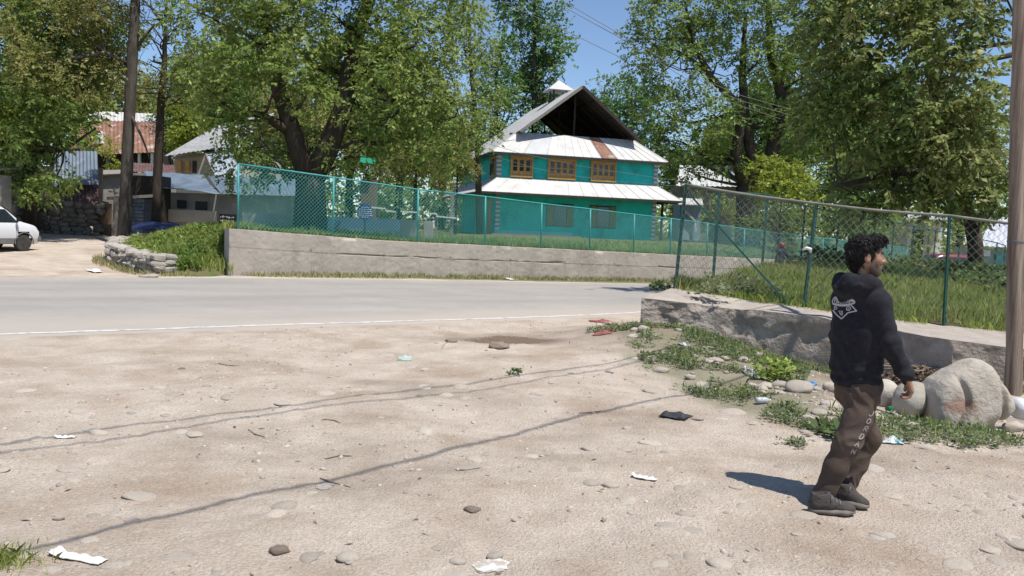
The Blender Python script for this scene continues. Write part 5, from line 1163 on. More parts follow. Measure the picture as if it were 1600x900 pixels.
# ================================================================== MOTORBIKE AND RIDER
def bike(loc, yaw):
    root = thing('motorbike', (0, 0, 0), 'dark red motorbike on the road carrying the helmeted rider', 'motorbike')
    for wx in (-.62, .66):
        m_ = MB(); m_.lathe((wx, 0, .30), [(.22, -.05), (.27, -.045), (.30, 0), (.27, .045), (.22, .05)], 24, Matrix.Rotation(pi/2, 3, 'X')); w_ = m_.build('wheel', M['rubber'], root, smooth=True)
        m_ = MB()
        for k in range(8): a = k*pi/4; m_.beam((wx, 0, .30), (wx+.23*math.cos(a), 0, .30+.23*math.sin(a)), .02)
        m_.lathe((wx, -.06, .30), [(.05, 0), (.05, .12)], 12, Matrix.Rotation(-pi/2, 3, 'X')); m_.build('rim', M['rim'], w_)
    m_ = MB(); m_.tube([(.66, .07, .30), (.50, .07, .85), (.45, .07, .98)], .025, 8); m_.tube([(.66, -.07, .30), (.50, -.07, .85), (.45, -.07, .98)], .025, 8); m_.build('fork', M['rim'], root)
    m_ = MB(); m_.tube([(.42, -.34, 1.04), (.46, -.15, 1.02), (.46, .15, 1.02), (.42, .34, 1.04)], .016, 8); m_.build('handlebar', M['black'], root)
    s = SDF((-.9, -.3, .2), (.9, .3, 1.2), .025); s.ell((.18, 0, .80), (.30, .14, .14), .03); s.ell((-.55, 0, .72), (.30, .10, .10), .05); s.cone((.3, 0, .7), (-.5, 0, .62), .08, .08, .05); s.ell((.56, 0, .95), (.10, .09, .11), .02)
    link('tank_and_cowl', s.mesh('tank'), mat('dark_red_paint', (.12, .015, .02), rough=.35), root, smooth=True)
    s = SDF((-.5, -.3, .1), (.6, .3, .8), .025); s.ell((.05, 0, .42), (.22, .14, .17), .03); s.cone((.2, 0, .5), (.25, 0, .65), .06, .05, .03); s.cone((.0, .13, .25), (-.75, .14, .33), .035, .05, .02); link('engine', s.mesh('engine'), M['grey_trim'], root, smooth=True)
    m_ = MB(); m_.box((-.32, 0, .80), (.66, .24, .09)); m_.build('seat', M['black'], root, bevel=.03)
    m_ = MB(); m_.lathe((.62, 0, .95), [(.08, 0), (.07, .03), (.001, .045)], 14, Matrix.Rotation(pi/2, 3, 'Y')); m_.build('headlight', M['lamp'], root)
    root.location = loc; root.rotation_euler = (0, 0, yaw)
    r = thing('person', (0, 0, 0), 'motorbike rider in dark jacket and dark red helmet on the road beyond the green fence', 'person')
    s = SDF((-.7, -.45, .1), (.7, .45, 1.75), .022)
    s.cone((-.18, 0, .95), (-.06, 0, 1.30), .16, .19, .05); s.cone((-.06, -.15, 1.33), (-.06, .15, 1.33), .09, .09, .05); s.cone((-.05, 0, 1.35), (.0, 0, 1.5), .06, .06, .03)
    s.ell((.02, 0, 1.58), (.11, .085, .13), .03)
    for q in (-1, 1):
        s.path([(-.18, q*.10, .93), (.22, q*.17, .74), (.02, q*.17, .36)], [.10, .075, .055], .03); s.cone((.0, q*.17, .33), (.18, q*.17, .30), .045, .04, .02)
        s.path([(-.05, q*.19, 1.32), (.12, q*.27, 1.10), (.40, q*.30, 1.06)], [.068, .055, .04], .03)
    link('body', s.mesh('body'), mat('dark_jacket', (.02, .025, .045), (.03, .035, .06), scale=6, rough=.9), r, smooth=True)
    s = SDF((-.2, -.2, 1.35), (.25, .2, 1.8), .015); s.ell((.01, 0, 1.60), (.145, .125, .145), .01); s.ell((.14, 0, 1.56), (.08, .10, .055), .02, sub=True)
    link('helmet', s.mesh('helmet'), mat('helmet_paint', (.16, .015, .03), (.22, .03, .05), scale=6, rough=.3), r, smooth=True)
    m_ = MB(); m_.box((.135, 0, 1.565), (.02, .16, .09)); m_.build('visor', M['carglass'], r, bevel=.008)
    r.location = loc; r.rotation_euler = (0, 0, yaw)
p = P(1221, 400, 34); bike((p.x, 34, float(H(p.x, 34))+.02), math.radians(38))
# ================================================================== GRASS AND WEEDS
def grass_mat(name, c, c2, isl=.4): return mat(name, c, c2, scale=.9, rough=.6, island=isl, trans=.4, space='World', detail=3, spec=.3)
M['grass'] = grass_mat('grass_blade', (.27, .36, .075), (.38, .42, .125))
M['grassdry'] = grass_mat('dry_grass_blade', (.36, .36, .15), (.44, .40, .22))
M['weed'] = grass_mat('weed_leaf', (.095, .155, .05), (.145, .195, .075))
M['weedgrey'] = grass_mat('grey_weed_leaf', (.20, .24, .12), (.27, .28, .16))
def blades(C, h, w, rng, lean=.35):
    n = len(C); a = rng.random(n)*2*pi; s = np.stack([np.cos(a), np.sin(a), 0*a], 1)*w[:, None]*.5
    ln = rng.normal(size=(n, 3))*lean; ln[:, 2] = 0; up = np.array([0, 0, 1.])
    m1 = C+(up*.55+ln*.22)*h[:, None]; t = C+(up*.95+ln*.75)*h[:, None]
    V = np.stack([C-s, C+s, m1+s*.75, t, m1-s*.75], 1).reshape(-1, 3); F = np.arange(5*n).reshape(n, 5); return V, F
def clumps(C, rad, nl, leaf, rng, rise=.6, aspect=.55):
    """rosettes of nl leaves at every point"""
    n = len(C); a = rng.random((n, nl))*2*pi; el = rise*rng.random((n, nl))
    D = np.stack([np.cos(a)*np.cos(el), np.sin(a)*np.cos(el), np.sin(el)], -1); o = D*(rad[:, None, None]*rng.random((n, nl, 1)))*np.array([1, 1, 1.0])
    PC = (C[:, None]+o).reshape(-1, 3); L = (leaf[:, None]*(.6+.7*rng.random((n, nl)))).ravel(); return leaf_quads(PC, D.reshape(-1, 3), L, L*aspect, rng, .8)
def stuff(name, label, parts, m, origin=(0, 0, 0)):
    Vs, Fs, o = [], [], 0
    for V, F in parts: Vs.append(V); Fs.append(F+o); o += len(V)
    k = Fs[0].shape[1]; ob = link(name, np_mesh(name, np.concatenate(Vs), np.concatenate(Fs)), m, origin=origin); return tag(ob, label, kind='stuff')
rng = rg_(100)
_Gflat = G
def G(px, py, z=0.0):
    """picture point on the real ground (z = 0: follow the terrain)"""
    q = _Gflat(px, py, z)
    if z == 0:
        for _ in range(8): q = _Gflat(px, py, float(H(q.x, q.y)))
    return q
# island
i0 = rng.random(26000)**1.0; j0 = rng.random(26000)**1.3
ii = (np.clip(i0*.62, 0, 1)*(nB-1)); jj = j0*39
def isl_pt(ii, jj):
    a = np.floor(ii).astype(int).clip(0, nB-2); b = np.floor(jj).astype(int).clip(0, 38); u = (ii-a)[:, None]; v = (jj-b)[:, None]
    Q = np.stack([IX, IY, IZ], -1); return (Q[a, b]*(1-u)+Q[a+1, b]*u)*(1-v)+(Q[a, b+1]*(1-u)+Q[a+1, b+1]*u)*v
Cn = isl_pt(ii, jj); dens = fbm(Cn[:, 0], Cn[:, 1], o=3, f=.7); tall = .08+.14*ss(-.3, .5, dens)+.09*rng.random(len(Cn))
edge = ss(0, 3, jj); keep = rng.random(len(Cn)) < .25+.75*edge; Cn, tall = Cn[keep], (tall*(.4+.6*edge))[keep]
V1 = blades(Cn, tall, np.full(len(Cn), .012)*(1+Cn[:, 1]/30), rng)
stuff('island_grass', 'tall yellow green grass inside the dark green fence', [V1], M['grass'])
k_ = rng.random(len(Cn)) < .16; V1 = blades(Cn[k_]+rng.normal(size=(k_.sum(), 3))*np.array([.1, .1, 0]), tall[k_]*1.35, np.full(k_.sum(), .010), rng, .5); stuff('island_dry_grass', 'dry seed stalks among the island grass', [V1], M['grassdry'])
fs = rng.random(2600); Fp, _ = lerp_path(FEN_A, fs*9.5); Fp[:, 1] += rng.normal(size=2600)*.10+.02; kk = fbm(Fp[:, 0], Fp[:, 1], o=2, f=1.6) > -.15
stuff('ledge_grass', 'ragged grass creeping over the top of the low wall under the fence', [blades(Fp[kk]+np.array([0, 0, -.01]), .05+.16*rng.random(kk.sum()), np.full(kk.sum(), .010), rng, .7)], M['grass'])
# broad leaved weeds on the island
def weed_patch(pts, n, spread, leaf, hgt, m, name, label, seed, nl=9):
    rng = rg_(seed); Cs = []
    for (x, y), k in pts:
        q = rng.normal(size=(int(n*k), 2))*spread; Cs.append(np.stack([x+q[:, 0], y+q[:, 1]], 1))
    C2 = np.concatenate(Cs); z = np.array([(island_z(a, b) or float(H(a, b))) for a, b in C2]); C3 = np.column_stack([C2, z+hgt*rng.random(len(C2))])
    return stuff(name, label, [clumps(C3, np.full(len(C3), leaf*.8), nl, np.full(len(C3), leaf), rng, 1.0, .75)], m)
def gi(px, py, z): p = G(px, py, z); return (p.x, p.y)
weed_patch([(gi(1500, 440, .55), 1), (gi(1550, 445, .5), 1.2), (gi(1570, 470, .45), 1), (gi(1530, 425, .6), .8), (gi(1440, 425, .7), .7), (gi(1400, 418, .75), .7), (gi(1340, 412, .8), .6), (gi(1590, 440, .5), 1)], 130, .45, .11, .38, M['weed'], 'broad_weeds', 'broad leaved dark weeds growing thick inside the green fence', 101)
weed_patch([(gi(1290, 420, .8), 1), (gi(1330, 408, .85), 1.1), (gi(1370, 412, .8), 1)], 60, .6, .16, .5, M['weed'], 'broad_weeds', 'leafy creepers along the road side of the island', 102)
weed_patch([(gi(1150, 447, .8), 1), (gi(1180, 452, .8), .8)], 36, .22, .07, .22, M['weedgrey'], 'flowering_weeds', 'pale flowering weeds near the brace of the fence', 103)
# lawn
s_ = rng.random(26000); t_ = .42+9*rng.random(26000)**2.2; bx_, by_, bz_, bnx, bny = wall_frame(s_)
ex = bnx*np.exp(-(t_-.4)/4); ey = 1-(1-bny)*np.exp(-(t_-.4)/4); lx_, ly_ = bx_+ex*t_, by_+ey*t_
lz_ = (bz_-.03)*(1-ss(1, 14, t_))+1.19*ss(1, 14, t_)
hh = (.10+.10*rng.random(len(lx_))+.14*ss(.1, .5, fbm(lx_, ly_, o=2, f=.6)))
V1 = blades(np.column_stack([lx_, ly_, lz_]), hh, np.full(len(lx_), .03), rng); stuff('lawn_grass', 'green grass on the lawn behind the retaining wall', [V1], M['grass'])
# mound: grass and leafy weeds
n = 15000; x_ = -12.6+4.8*rng.random(n); y_ = 21.8+7*rng.random(n); d_ = mound_d(x_, y_); k_ = (d_ > .12)&(rng.random(n) < 1.1-(y_-21.8)/9); x_, y_ = x_[k_], y_[k_]; z_ = mound_z(x_, y_)
stuff('mound_grass', 'long grass covering the mound', [blades(np.column_stack([x_, y_, z_]), .14+.26*rng.random(len(x_)), np.full(len(x_), .026), rng)], M['grass'])
k_ = (rng.random(len(x_)) < .22) & (x_ < -8.9+.6*rng.random(len(x_))); C3 = np.column_stack([x_[k_], y_[k_], z_[k_]+.05+.15*rng.random(k_.sum())]); stuff('mound_weeds', 'leafy weeds on the mound', [clumps(C3, np.full(len(C3), .10), 7, np.full(len(C3), .13), rng, 1.0)], M['leaf_green'])
# verge below the far wall, and grass by the edging
s_ = rng.random(9000)*.8; bx_, by_, _, bnx, bny = wall_frame(s_); dd = rng.random(9000)**1.2*1.25; x_, y_ = bx_-bnx*dd, by_-bny*dd; k_ = (y_-poly_y(x_, ROAD_F) > .25) & (fbm(x_, y_, o=2, f=1.3) > -.35); x_, y_, dd = x_[k_], y_[k_], dd[k_]
stuff('verge_grass', 'thin grass along the foot of the retaining wall', [blades(np.column_stack([x_, y_, H(x_, y_)]), .05+.13*rng.random(len(x_))*(1.2-dd*.6), np.full(len(x_), .03), rng)], M['grassdry'])
x_ = -13.2+4.6*rng.random(5200); y_ = 20.6+4.2*rng.random(5200); d_ = mound_d(x_, y_); k_ = (d_ < -.02)&(d_ > -.75)&(y_ > poly_y(x_, ROAD_F)+.3); x_, y_ = x_[k_], y_[k_]
stuff('edging_grass', 'grass at the foot of the stone edging', [blades(np.column_stack([x_, y_, H(x_, y_)]), .06+.16*rng.random(len(x_)), np.full(len(x_), .024), rng)], M['grassdry'])
# weeds between the dirt and the near wall
def wall_gap(x, y): return poly_y(x, [(p[0], p[1]) for p in WALL_A])-y
n = 42000; x_ = 1.2+6.5*rng.random(n); y_ = 6.5+6.6*rng.random(n); g_ = wall_gap(x_, y_); nn_ = fbm(x_, y_, o=3, f=1.1)
xb = poly_y(y_, [(6.7, 2.6), (7.8, 2.15), (8.7, 1.8), (10.2, 1.65), (12.5, 1.6)])
band = (x_ > xb+.35*nn_)&(x_/y_ < .37+.02*nn_)&(g_ > .03)&(y_ > 6.6)&(nn_+.9*fbm(x_, y_+7, o=2, f=2.6) > .02+.25*rng.random(n))
foot = (g_ > .02)&(g_ < .38+.3*nn_)
right = (np.abs(x_-3.85) < .75)&(np.abs(y_-7.15) < .5+.2*nn_)&(nn_ > -.2)&(rng.random(n) < .8)
k_ = band | foot | right; x_, y_ = x_[k_], y_[k_]
C3 = np.column_stack([x_, y_, H(x_, y_)+.005+.05*rng.random(len(x_))]); sel = rng.random(len(x_)); 
stuff('creeping_weeds', 'low grey green weeds spreading between the dirt and the low wall', [clumps(C3[sel < .55], np.full((sel < .55).sum(), .035), 5, np.full((sel < .55).sum(), .034), rng, .9)], M['weedgrey'])
stuff('creeping_weeds', 'fresh green creeping weeds along the foot of the low wall', [clumps(C3[(sel > .55)&(sel < .8)], np.full(((sel > .55)&(sel < .8)).sum(), .04), 5, np.full(((sel > .55)&(sel < .8)).sum(), .042), rng, .9)], M['weed'])
stuff('short_grass', 'short grass among the weeds at the low wall', [blades(C3[sel > .8], .05+.10*rng.random((sel > .8).sum()), np.full((sel > .8).sum(), .007), rng)], M['grass'])
# single plants
def plant(px, py, z, label, n, leaf, hgt, spread, m, seed, cat='plant', name='weed_plant'):
    p = G(px, py, z); rng = rg_(seed); zz = z if z > .2 else float(H(p.x, p.y)); C = np.column_stack([p.x+rng.normal(size=n)*spread, p.y+rng.normal(size=n)*spread, zz+.01+hgt*rng.random(n)])
    V, F = clumps(C, np.full(n, leaf*.7), 7, np.full(n, leaf), rng, 1.0, .6); o = link(name, np_mesh(name, V, F), m, origin=(p.x, p.y, zz)); return tag(o, label, cat)
plant(1296, 680, 0, 'flat rosette of dusty dark leaves behind the man\'s knees', 16, .10, .06, .09, M['weed'], 110)
plant(1212, 594, 0, 'bushy bright green weed among the stones left of the man', 60, .075, .20, .11, M['grass'], 111)
plant(1030, 456, .68, 'small spiky weed on the top left corner of the low wall', 26, .075, .14, .07, M['weed'], 112)
plant(1112, 462, .72, 'pale leafy weed on top of the low wall beside the brace', 34, .085, .16, .13, M['weedgrey'], 113)
plant(343, 425, .05, 'leafy green weed at the lower left corner of the retaining wall', 46, .14, .42, .16, M['leaf_green'], 114)
plant(1246, 696, 0, 'small dry tuft on the dirt left of the man', 30, .03, .03, .06, M['weedgrey'], 115)
plant(1470, 640, 0, 'clover like weeds at the foot of the big boulder', 60, .05, .08, .16, M['weed'], 116)
plant(805, 585, 0, 'tiny dark weed tuft in the tracks of the cable shadows', 16, .035, .04, .05, M['weed'], 117)
plant(1540, 640, 0, 'green weed tucked under the right side of the big boulder', 40, .05, .10, .10, M['grass'], 118)
p = G(8, 882, 0); n = 700; rr = np.abs(rng.normal(size=n))*.12; aa = rng.random(n)*6.28; x_, y_ = p.x-.05+rr*np.cos(aa), p.y+rr*np.sin(aa)*.9
V, F = blades(np.column_stack([x_, y_, H(x_, y_)]), .03+.06*rng.random(n), np.full(n, .004), rng, .8); o = link('grass_tuft', np_mesh('grass_tuft', V, F), M['grass'], origin=(p.x, p.y, float(H(p.x, p.y)))); tag(o, 'small grass tuft in the dirt at the lower left corner', 'grass tuft')
# ================================================================== STONES
def stone_mat(name, c1, c2, c3=None):
    m = mat(name, c1, c2, scale=4, rough=.9, bump=.6, bscale=22, c3=c3, s3=3, t3=(.55, .75), spec=.25)
    nt = m.node_tree; b = nt.nodes['Principled BSDF']; src = b.inputs['Base Color'].links[0].from_socket
    oi = nt.nodes.new('ShaderNodeObjectInfo'); hs = nt.nodes.new('ShaderNodeHueSaturation'); mr = nt.nodes.new('ShaderNodeMapRange'); mr.inputs[3].default_value = .82; mr.inputs[4].default_value = 1.15
    nt.links.new(oi.outputs['Random'], mr.inputs[0]); nt.links.new(mr.outputs[0], hs.inputs['Value']); nt.links.new(src, hs.inputs['Color']); nt.links.new(hs.outputs[0], b.inputs['Base Color']); return m
M['cobble'] = stone_mat('river_cobble', (.43, .37, .305), (.49, .43, .36), (.36, .31, .26))
M['boulder'] = stone_mat('river_boulder', (.40, .36, .30), (.47, .43, .37), (.33, .285, .235))
def rock_mesh(name, r, seed, sub=3, amp=.26, freq=1.7):
    import bmesh
    bm = bmesh.new(); bmesh.ops.create_icosphere(bm, subdivisions=sub, radius=1); co = np.array([v.co for v in bm.verts])
    d = 1+amp*fbm(co[:, 0]*freq+seed*3.1, co[:, 1]*freq+seed, co[:, 2]*freq, o=3); rng = rg_(seed)
    for k in range(5):
        n = unit(rng.normal(size=3)); h = .72+.2*rng.random(); t = (co*d[:, None])@n; d = np.where(t > h, d*(1-.75*(t-h)/np.maximum(t, .1)), d)
    for v, q in zip(bm.verts, co*d[:, None]*np.array(r)): v.co = q
    me = bpy.data.meshes.new(name); bm.to_mesh(me); bm.free(); me.polygons.foreach_set('use_smooth', np.ones(len(me.polygons), bool)); return me
protos = [rock_mesh('cobble', (1, .75, .38), s) for s in range(7)]
for me in protos: me.materials.append(M['cobble'])
def stone(me, x, y, r, label, group=None, sink=.45, rz=0, zs=1.0, name='cobble'):
    o = bpy.data.objects.new(name, me); COL.objects.link(o); z = float(H(x, y)); o.scale = (r, r, r*zs); o.rotation_euler = (random.uniform(-.12, .12), random.uniform(-.12, .12), rz)
    o.location = (x, y, z+r*zs*.38*(1-2*sink)); return tag(o, label, 'stone', group)
GRP = 'cobbles half buried in the dirt yard'; LAB = 'pale rounded cobble half buried in the dirt yard'
cnt = 0; rs = random.Random(5)
while cnt < 270:
    px, py = rs.uniform(-20, 1620), 528+372*rs.random()**1.1
    p = G(px, py, 0); x, y = p.x, p.y
    if poly_y(x, ROAD_N)-y < .5 or wall_gap(np.array(x), np.array(y)) < .3 and x > 1.5: continue
    if (x-2.1)**2+(y-4.95)**2 < .12: continue
    # stones gather in bands
    if float(fbm(np.array([x]), np.array([y]), o=2, f=.55)[0]) < rs.uniform(-.5, .25): continue
    r = (.02+.065*rs.random()**2.2)*(1+.05*y); stone(protos[cnt % 7], x, y, r, LAB, GRP, .55+.25*rs.random(), rs.random()*6.28, rs.uniform(.6, 1)); cnt += 1
def st(px, py, wpx, label, k=0, zs=1.0, sink=.35, rz=None):
    p = G(px, py, 0); r = wpx/2*p.y/1256/.95; return stone(protos[k], p.x, p.y, r, label, None, sink, rs.random()*.6-.3 if rz is None else rz, zs)
for a in [(1248, 612, 44, 'smooth grey oval stone beside the bushy green weed', 1, 1.35, .25), (1218, 604, 28, 'long grey stone leaning by the bushy green weed', 2, 1.2, .3), (1163, 566, 20, 'pale block stone on the weeds below the low wall', 3, 1.4, .2), (1143, 574, 18, 'white flat stone just left of the pale block stone', 4, 1, .2), (1118, 566, 26, 'flat grey slab stone lying in the weeds', 5, .9, .2),
          (1018, 564, 24, 'buff stone at the dirt edge of the weed strip', 6, 1.3, .3), (1005, 518, 18, 'whitish rock at the left end of the low wall', 3, 1.6, .15), (1024, 612, 42, 'broad pale stone set flush at the end of the track', 0, .6, .5), (1280, 648, 26, 'oval white stone behind the man\'s thigh', 1, 1.2, .25), (1286, 660, 14, 'small upright white stone behind the man\'s thigh', 2, 1.8, .2),
          (1300, 612, 34, 'rounded stone half hidden behind the man at the rubbish', 4, 1.7, .25), (1582, 674, 34, 'white rounded stone by the white sack', 5, 1.5, .2), (1556, 692, 36, 'flat pale stone in front of the big boulder', 6, .7, .35), (1375, 668, 24, 'flat stone just right of the man\'s knee', 0, .8, .3), (1395, 655, 22, 'small stone below the green bottle', 1, .9, .3),
          (1145, 645, 46, 'large pale flat stone buried beside the weeds', 2, .6, .55), (1090, 655, 20, 'small pale stone by the black plastic scrap', 3, .8, .4), (108, 735, 36, 'pale flat cobble on the left of the yard', 4, .6, .45), (218, 776, 56, 'large flat pale cobble left of the long cable shadow', 5, .45, .5), (92, 812, 18, 'round grey cobble near the white packet', 6, 1.5, .2), (206, 815, 26, 'pale cobble touching the cable shadow', 0, .8, .4),
          (270, 617, 32, 'pale flat stone in the upper left of the yard', 1, .5, .5), (545, 874, 38, 'grey rounded cobble at the bottom edge', 2, 1.1, .35), (715, 880, 26, 'rounded cobble left of the lime patch', 3, 1.2, .3), (772, 872, 28, 'white dusted cobble in the lime patch', 4, 1.3, .3), (1016, 692, 38, 'pale flat stone in front of the weeds', 5, .4, .55), (725, 730, 46, 'pale flat slab flush in the yard beside the cable shadow', 6, .35, .55), (1255, 805, 42, 'pale flat stone by the man\'s heel', 0, .35, .55), (280, 870, 44, 'pale flat patch of stone near the bottom left', 1, .35, .55), (605, 555, 26, 'pale flat stone near the dug up soil', 2, .5, .5)]: st(*a)
for a in [(252, 424, 36, 'rounded boulder at the front of the grassy mound', 5, 1.9, .2), (232, 433, 30, 'flat pale stone at the road edge before the mound', 4, .7, .35)]: st(*a)
cnt = 0; G2 = 'stones among the weeds and rubbish below the low wall'
while cnt < 75:
    t = rs.random(); px, py = 985+430*t+rs.gauss(0, 28), 535+130*t+rs.gauss(0, 22)
    p = G(px, py, 0); x, y = p.x, p.y
    if wall_gap(np.array(x), np.array(y)) < .12 or (x-2.1)**2+(y-4.95)**2 < .3: continue
    stone(protos[cnt % 7], x, y, .03+.085*rs.random()**1.8, 'pale rounded stone lying among weeds and rubbish below the low wall', G2, .15+.3*rs.random(), rs.random()*6.28, rs.uniform(.9, 1.5)); cnt += 1
# pebbles: uncountable
n = 8000; x_ = -5+11*rng.random(n); y_ = 2.6+12*rng.random(n)**1.2; k_ = (poly_y(x_, ROAD_N)-y_ > .2)&((x_ < 1.5)|(wall_gap(x_, y_) > .1))&(fbm(x_, y_, o=3, f=.7)+.5*fbm(x_+9, y_, o=2, f=2.5) > -.1+.45*rng.random(n)); x_, y_ = x_[k_], y_[k_]
x2 = 2.6+3*rng.random(2200); y2 = 6.6+4.6*rng.random(2200); k2 = (wall_gap(x2, y2) > .05)&(x2/y2 > .34+.05*rng.random(2200))&(x2/y2 < .56); x_ = np.concatenate([x_, x2[k2]]); y_ = np.concatenate([y_, y2[k2]])
oc = np.array([[1, 0, 0], [0, 1, 0], [-1, 0, 0], [0, -1, 0], [.6, .6, .55], [-.6, .6, .6], [-.6, -.6, .5], [.6, -.6, .6], [0, 0, .8]], float); of = np.array([[0, 4, 7], [0, 1, 4], [1, 5, 4], [1, 2, 5], [2, 6, 5], [2, 3, 6], [3, 7, 6], [3, 0, 7], [4, 5, 8], [5, 6, 8], [6, 7, 8], [7, 4, 8]])
r_ = .006+.020*rng.random(len(x_))**3; a_ = rng.random(len(x_))*6.28; ca, sa = np.cos(a_)[:, None], np.sin(a_)[:, None]; jit = 1+.25*rng.normal(size=(len(x_), 9, 3))
Lc = oc[None]*jit; Xl = (Lc[..., 0]*ca-Lc[..., 1]*sa*.7)*r_[:, None]+x_[:, None]; Yl = (Lc[..., 0]*sa+Lc[..., 1]*ca*.7)*r_[:, None]+y_[:, None]; Zl = Lc[..., 2]*r_[:, None]*.8+H(x_, y_)[:, None]
V = np.stack([Xl, Yl, Zl], -1).reshape(-1, 3); F = (of[None]+9*np.arange(len(x_))[:, None, None]).reshape(-1, 3)
M['pebble'] = mat('pebble', (.37, .325, .275), (.43, .385, .335), scale=3, rough=.9, island=.3, space='World')
o = link('gravel', np_mesh('gravel', V, F), M['pebble']); tag(o, 'loose pebbles scattered over the dirt', kind='stuff')
# dry leaf bits and chaff
n = 900; x_ = -4.5+10*rng.random(n); y_ = 3+11*rng.random(n); k_ = (poly_y(x_, ROAD_N)-y_ > .1)&((x_ < 1.5)|(wall_gap(x_, y_) > .1)); x_, y_ = x_[k_], y_[k_]; D = unit(np.column_stack([rng.normal(size=(len(x_), 2)), .15*rng.random(len(x_))])); L = .015+.05*rng.random(len(x_))**2
V, F = leaf_quads(np.column_stack([x_, y_, H(x_, y_)+.006]), D, L, L*.35, rng, 2); o = link('litter', np_mesh('litter', V, F), mat('dry_litter', (.16, .11, .07), (.30, .25, .18), scale=2, rough=1, island=.6, space='World')); tag(o, 'dry leaf bits and chaff on the dirt', kind='stuff')
# --- big boulders
def boulder(name, label, px, py, Ypx, parts, h=.02, noise=.02, m='boulder', subs=(), vox=None):
    """parts: (px,py,dY,rx,ry,rz) in image pixels / metres at the boulder's depth"""
    g0 = G(px, py, -.02); Y = g0.y; cs = []
    for (qx, qy, dy, rx, ry, rz, kk) in parts: c = P(qx, qy, Y+dy); cs.append(((c.x, c.y, c.z), (rx, ry, rz), kk))
    lo_ = np.min([np.array(c)-max(r) for c, r, k in cs], 0)-.1; hi_ = np.max([np.array(c)+max(r) for c, r, k in cs], 0)+.1
    s = SDF(lo_, hi_, h)
    for c, r, k in cs: s.ell(c, r, k)
    for (qx, qy, dy, rx, ry, rz, kk) in subs: c = P(qx, qy, Y+dy); s.ell((c.x, c.y, c.z), (rx, ry, rz), kk, sub=True)
    s.warp(lambda p: noise*fbm(p[:, 0]*3.2, p[:, 1]*3.2, p[:, 2]*3.2, o=4))
    o = link(name, s.mesh(name, 3), M[m], origin=(g0.x, g0.y, float(H(g0.x, g0.y))), smooth=True); return tag(o, label, 'boulder')
M['boulderred'] = mat('boulder_rock', (.37, .325, .265), (.44, .395, .33), scale=3.5, rough=.9, bump=1, bscale=24, c3=(.30, .255, .205), s3=5, t3=(.55, .72), spec=.2, attr='patch', acol=(.31, .205, .155))
def poly_sdf(px, py, poly):
    poly = np.array(poly); d = np.full(px.shape, 1e9); ins = np.zeros(px.shape, bool); n = len(poly)
    for i in range(n):
        ax, ay = poly[i]; bx, by = poly[(i+1) % n]; vx, vy = bx-ax, by-ay; t = np.clip(((px-ax)*vx+(py-ay)*vy)/(vx*vx+vy*vy), 0, 1); d = np.minimum(d, np.hypot(px-ax-t*vx, py-ay-t*vy))
        ins ^= ((ay > py) != (by > py)) & (px < vx*(py-ay)/(vy if abs(vy) > 1e-9 else 1e-9)+ax)
    return np.where(ins, -d, d)
def big_boulder():
    g0 = G(1512, 662, -.03); Y = g0.y+.28; out = [(1450, 668), (1449, 640), (1452, 612), (1462, 594), (1482, 580), (1503, 570), (1519, 562), (1534, 561), (1546, 570), (1556, 588), (1568, 605), (1577, 622), (1575, 636), (1562, 646), (1550, 655), (1546, 672)]
    Q = [P(x, y, Y) for x, y in out]; poly = [(q.x, q.z) for q in Q]; lo = (min(p[0] for p in poly)-.1, Y-.55, min(p[1] for p in poly)-.1); hi = (max(p[0] for p in poly)+.1, Y+.6, max(p[1] for p in poly)+.1)
    s = SDF(lo, hi, .016); sl, p = s._sub(lo, hi, 0); d2 = poly_sdf(p[..., 0], p[..., 2], poly)
    zt = (p[..., 2]-lo[2])/(hi[2]-lo[2]); front = Y-.30+.22*np.clip(zt, 0, 1)**2; back = Y+.42-.20*zt
    fl = front-p[..., 1]+.10*np.clip((p[..., 0]-P(1548, 610, Y).x)/.1, 0, 3)*.35; bl_ = p[..., 1]-back
    k = .10
    def smax(a, b, k): h = np.clip(.5+.5*(a-b)/k, 0, 1); return b*(1-h)+a*h+k*h*(1-h)
    D = smax(smax(d2, fl, .13), bl_, .15)
    xs0 = P(1484, 625, Y).x+.05*np.sin(p[..., 2]*9); D = D+.085*np.exp(-((p[..., 0]-xs0)/.028)**2)*ss(-.02, -.25, p[..., 1]-Y)*ss(hi[2]-.18, hi[2]-.38, p[..., 2])
    xs1 = P(1547, 625, Y).x; D = D+.09*np.exp(-((p[..., 0]-xs1-.02*np.sin(p[..., 2]*7))/.03)**2)*ss(0, -.2, p[..., 1]-Y)*ss(hi[2]-.25, hi[2]-.4, p[..., 2])
    D = D+.05*np.exp(-(((p[..., 0]-P(1530, 655, Y).x)/.09)**2+((p[..., 2]-P(1530, 655, Y).z)/.06)**2))*ss(0, -.2, p[..., 1]-Y)
    s.D = D.astype(np.float32); s.warp(lambda q: .022*fbm(q[:, 0]*2.6, q[:, 1]*2.6, q[:, 2]*2.6, o=4)+.006*fbm(q[:, 0]*14, q[:, 1]*14, q[:, 2]*14, o=3))
    me = s.mesh('boulder', 1); V = np.array([v.co for v in me.vertices]); c = P(1512, 634, Y-.25)
    pa = ss(.9, .45, np.hypot((V[:, 0]-c.x)/.22, (V[:, 2]-c.z)/.11)+.9*fbm(V[:, 0]*9, V[:, 1]*9, V[:, 2]*9, o=4)); a = me.attributes.new('patch', 'FLOAT', 'POINT'); a.data.foreach_set('value', pa.astype(np.float32))
    o = link('boulder', me, M['boulderred'], origin=(g0.x, Y, float(H(g0.x, Y))), smooth=True); return tag(o, 'biggest pale boulder with a reddish patch beside the utility pole', 'boulder')
big_boulder()
boulder('boulder', 'medium rounded boulder just left of the biggest boulder', 1425, 648, 0, [(1425, 624, .22, .155, .19, .16, .02), (1438, 618, .25, .13, .16, .13, .08), (1416, 632, .20, .11, .16, .12, .10)], .016, .045)
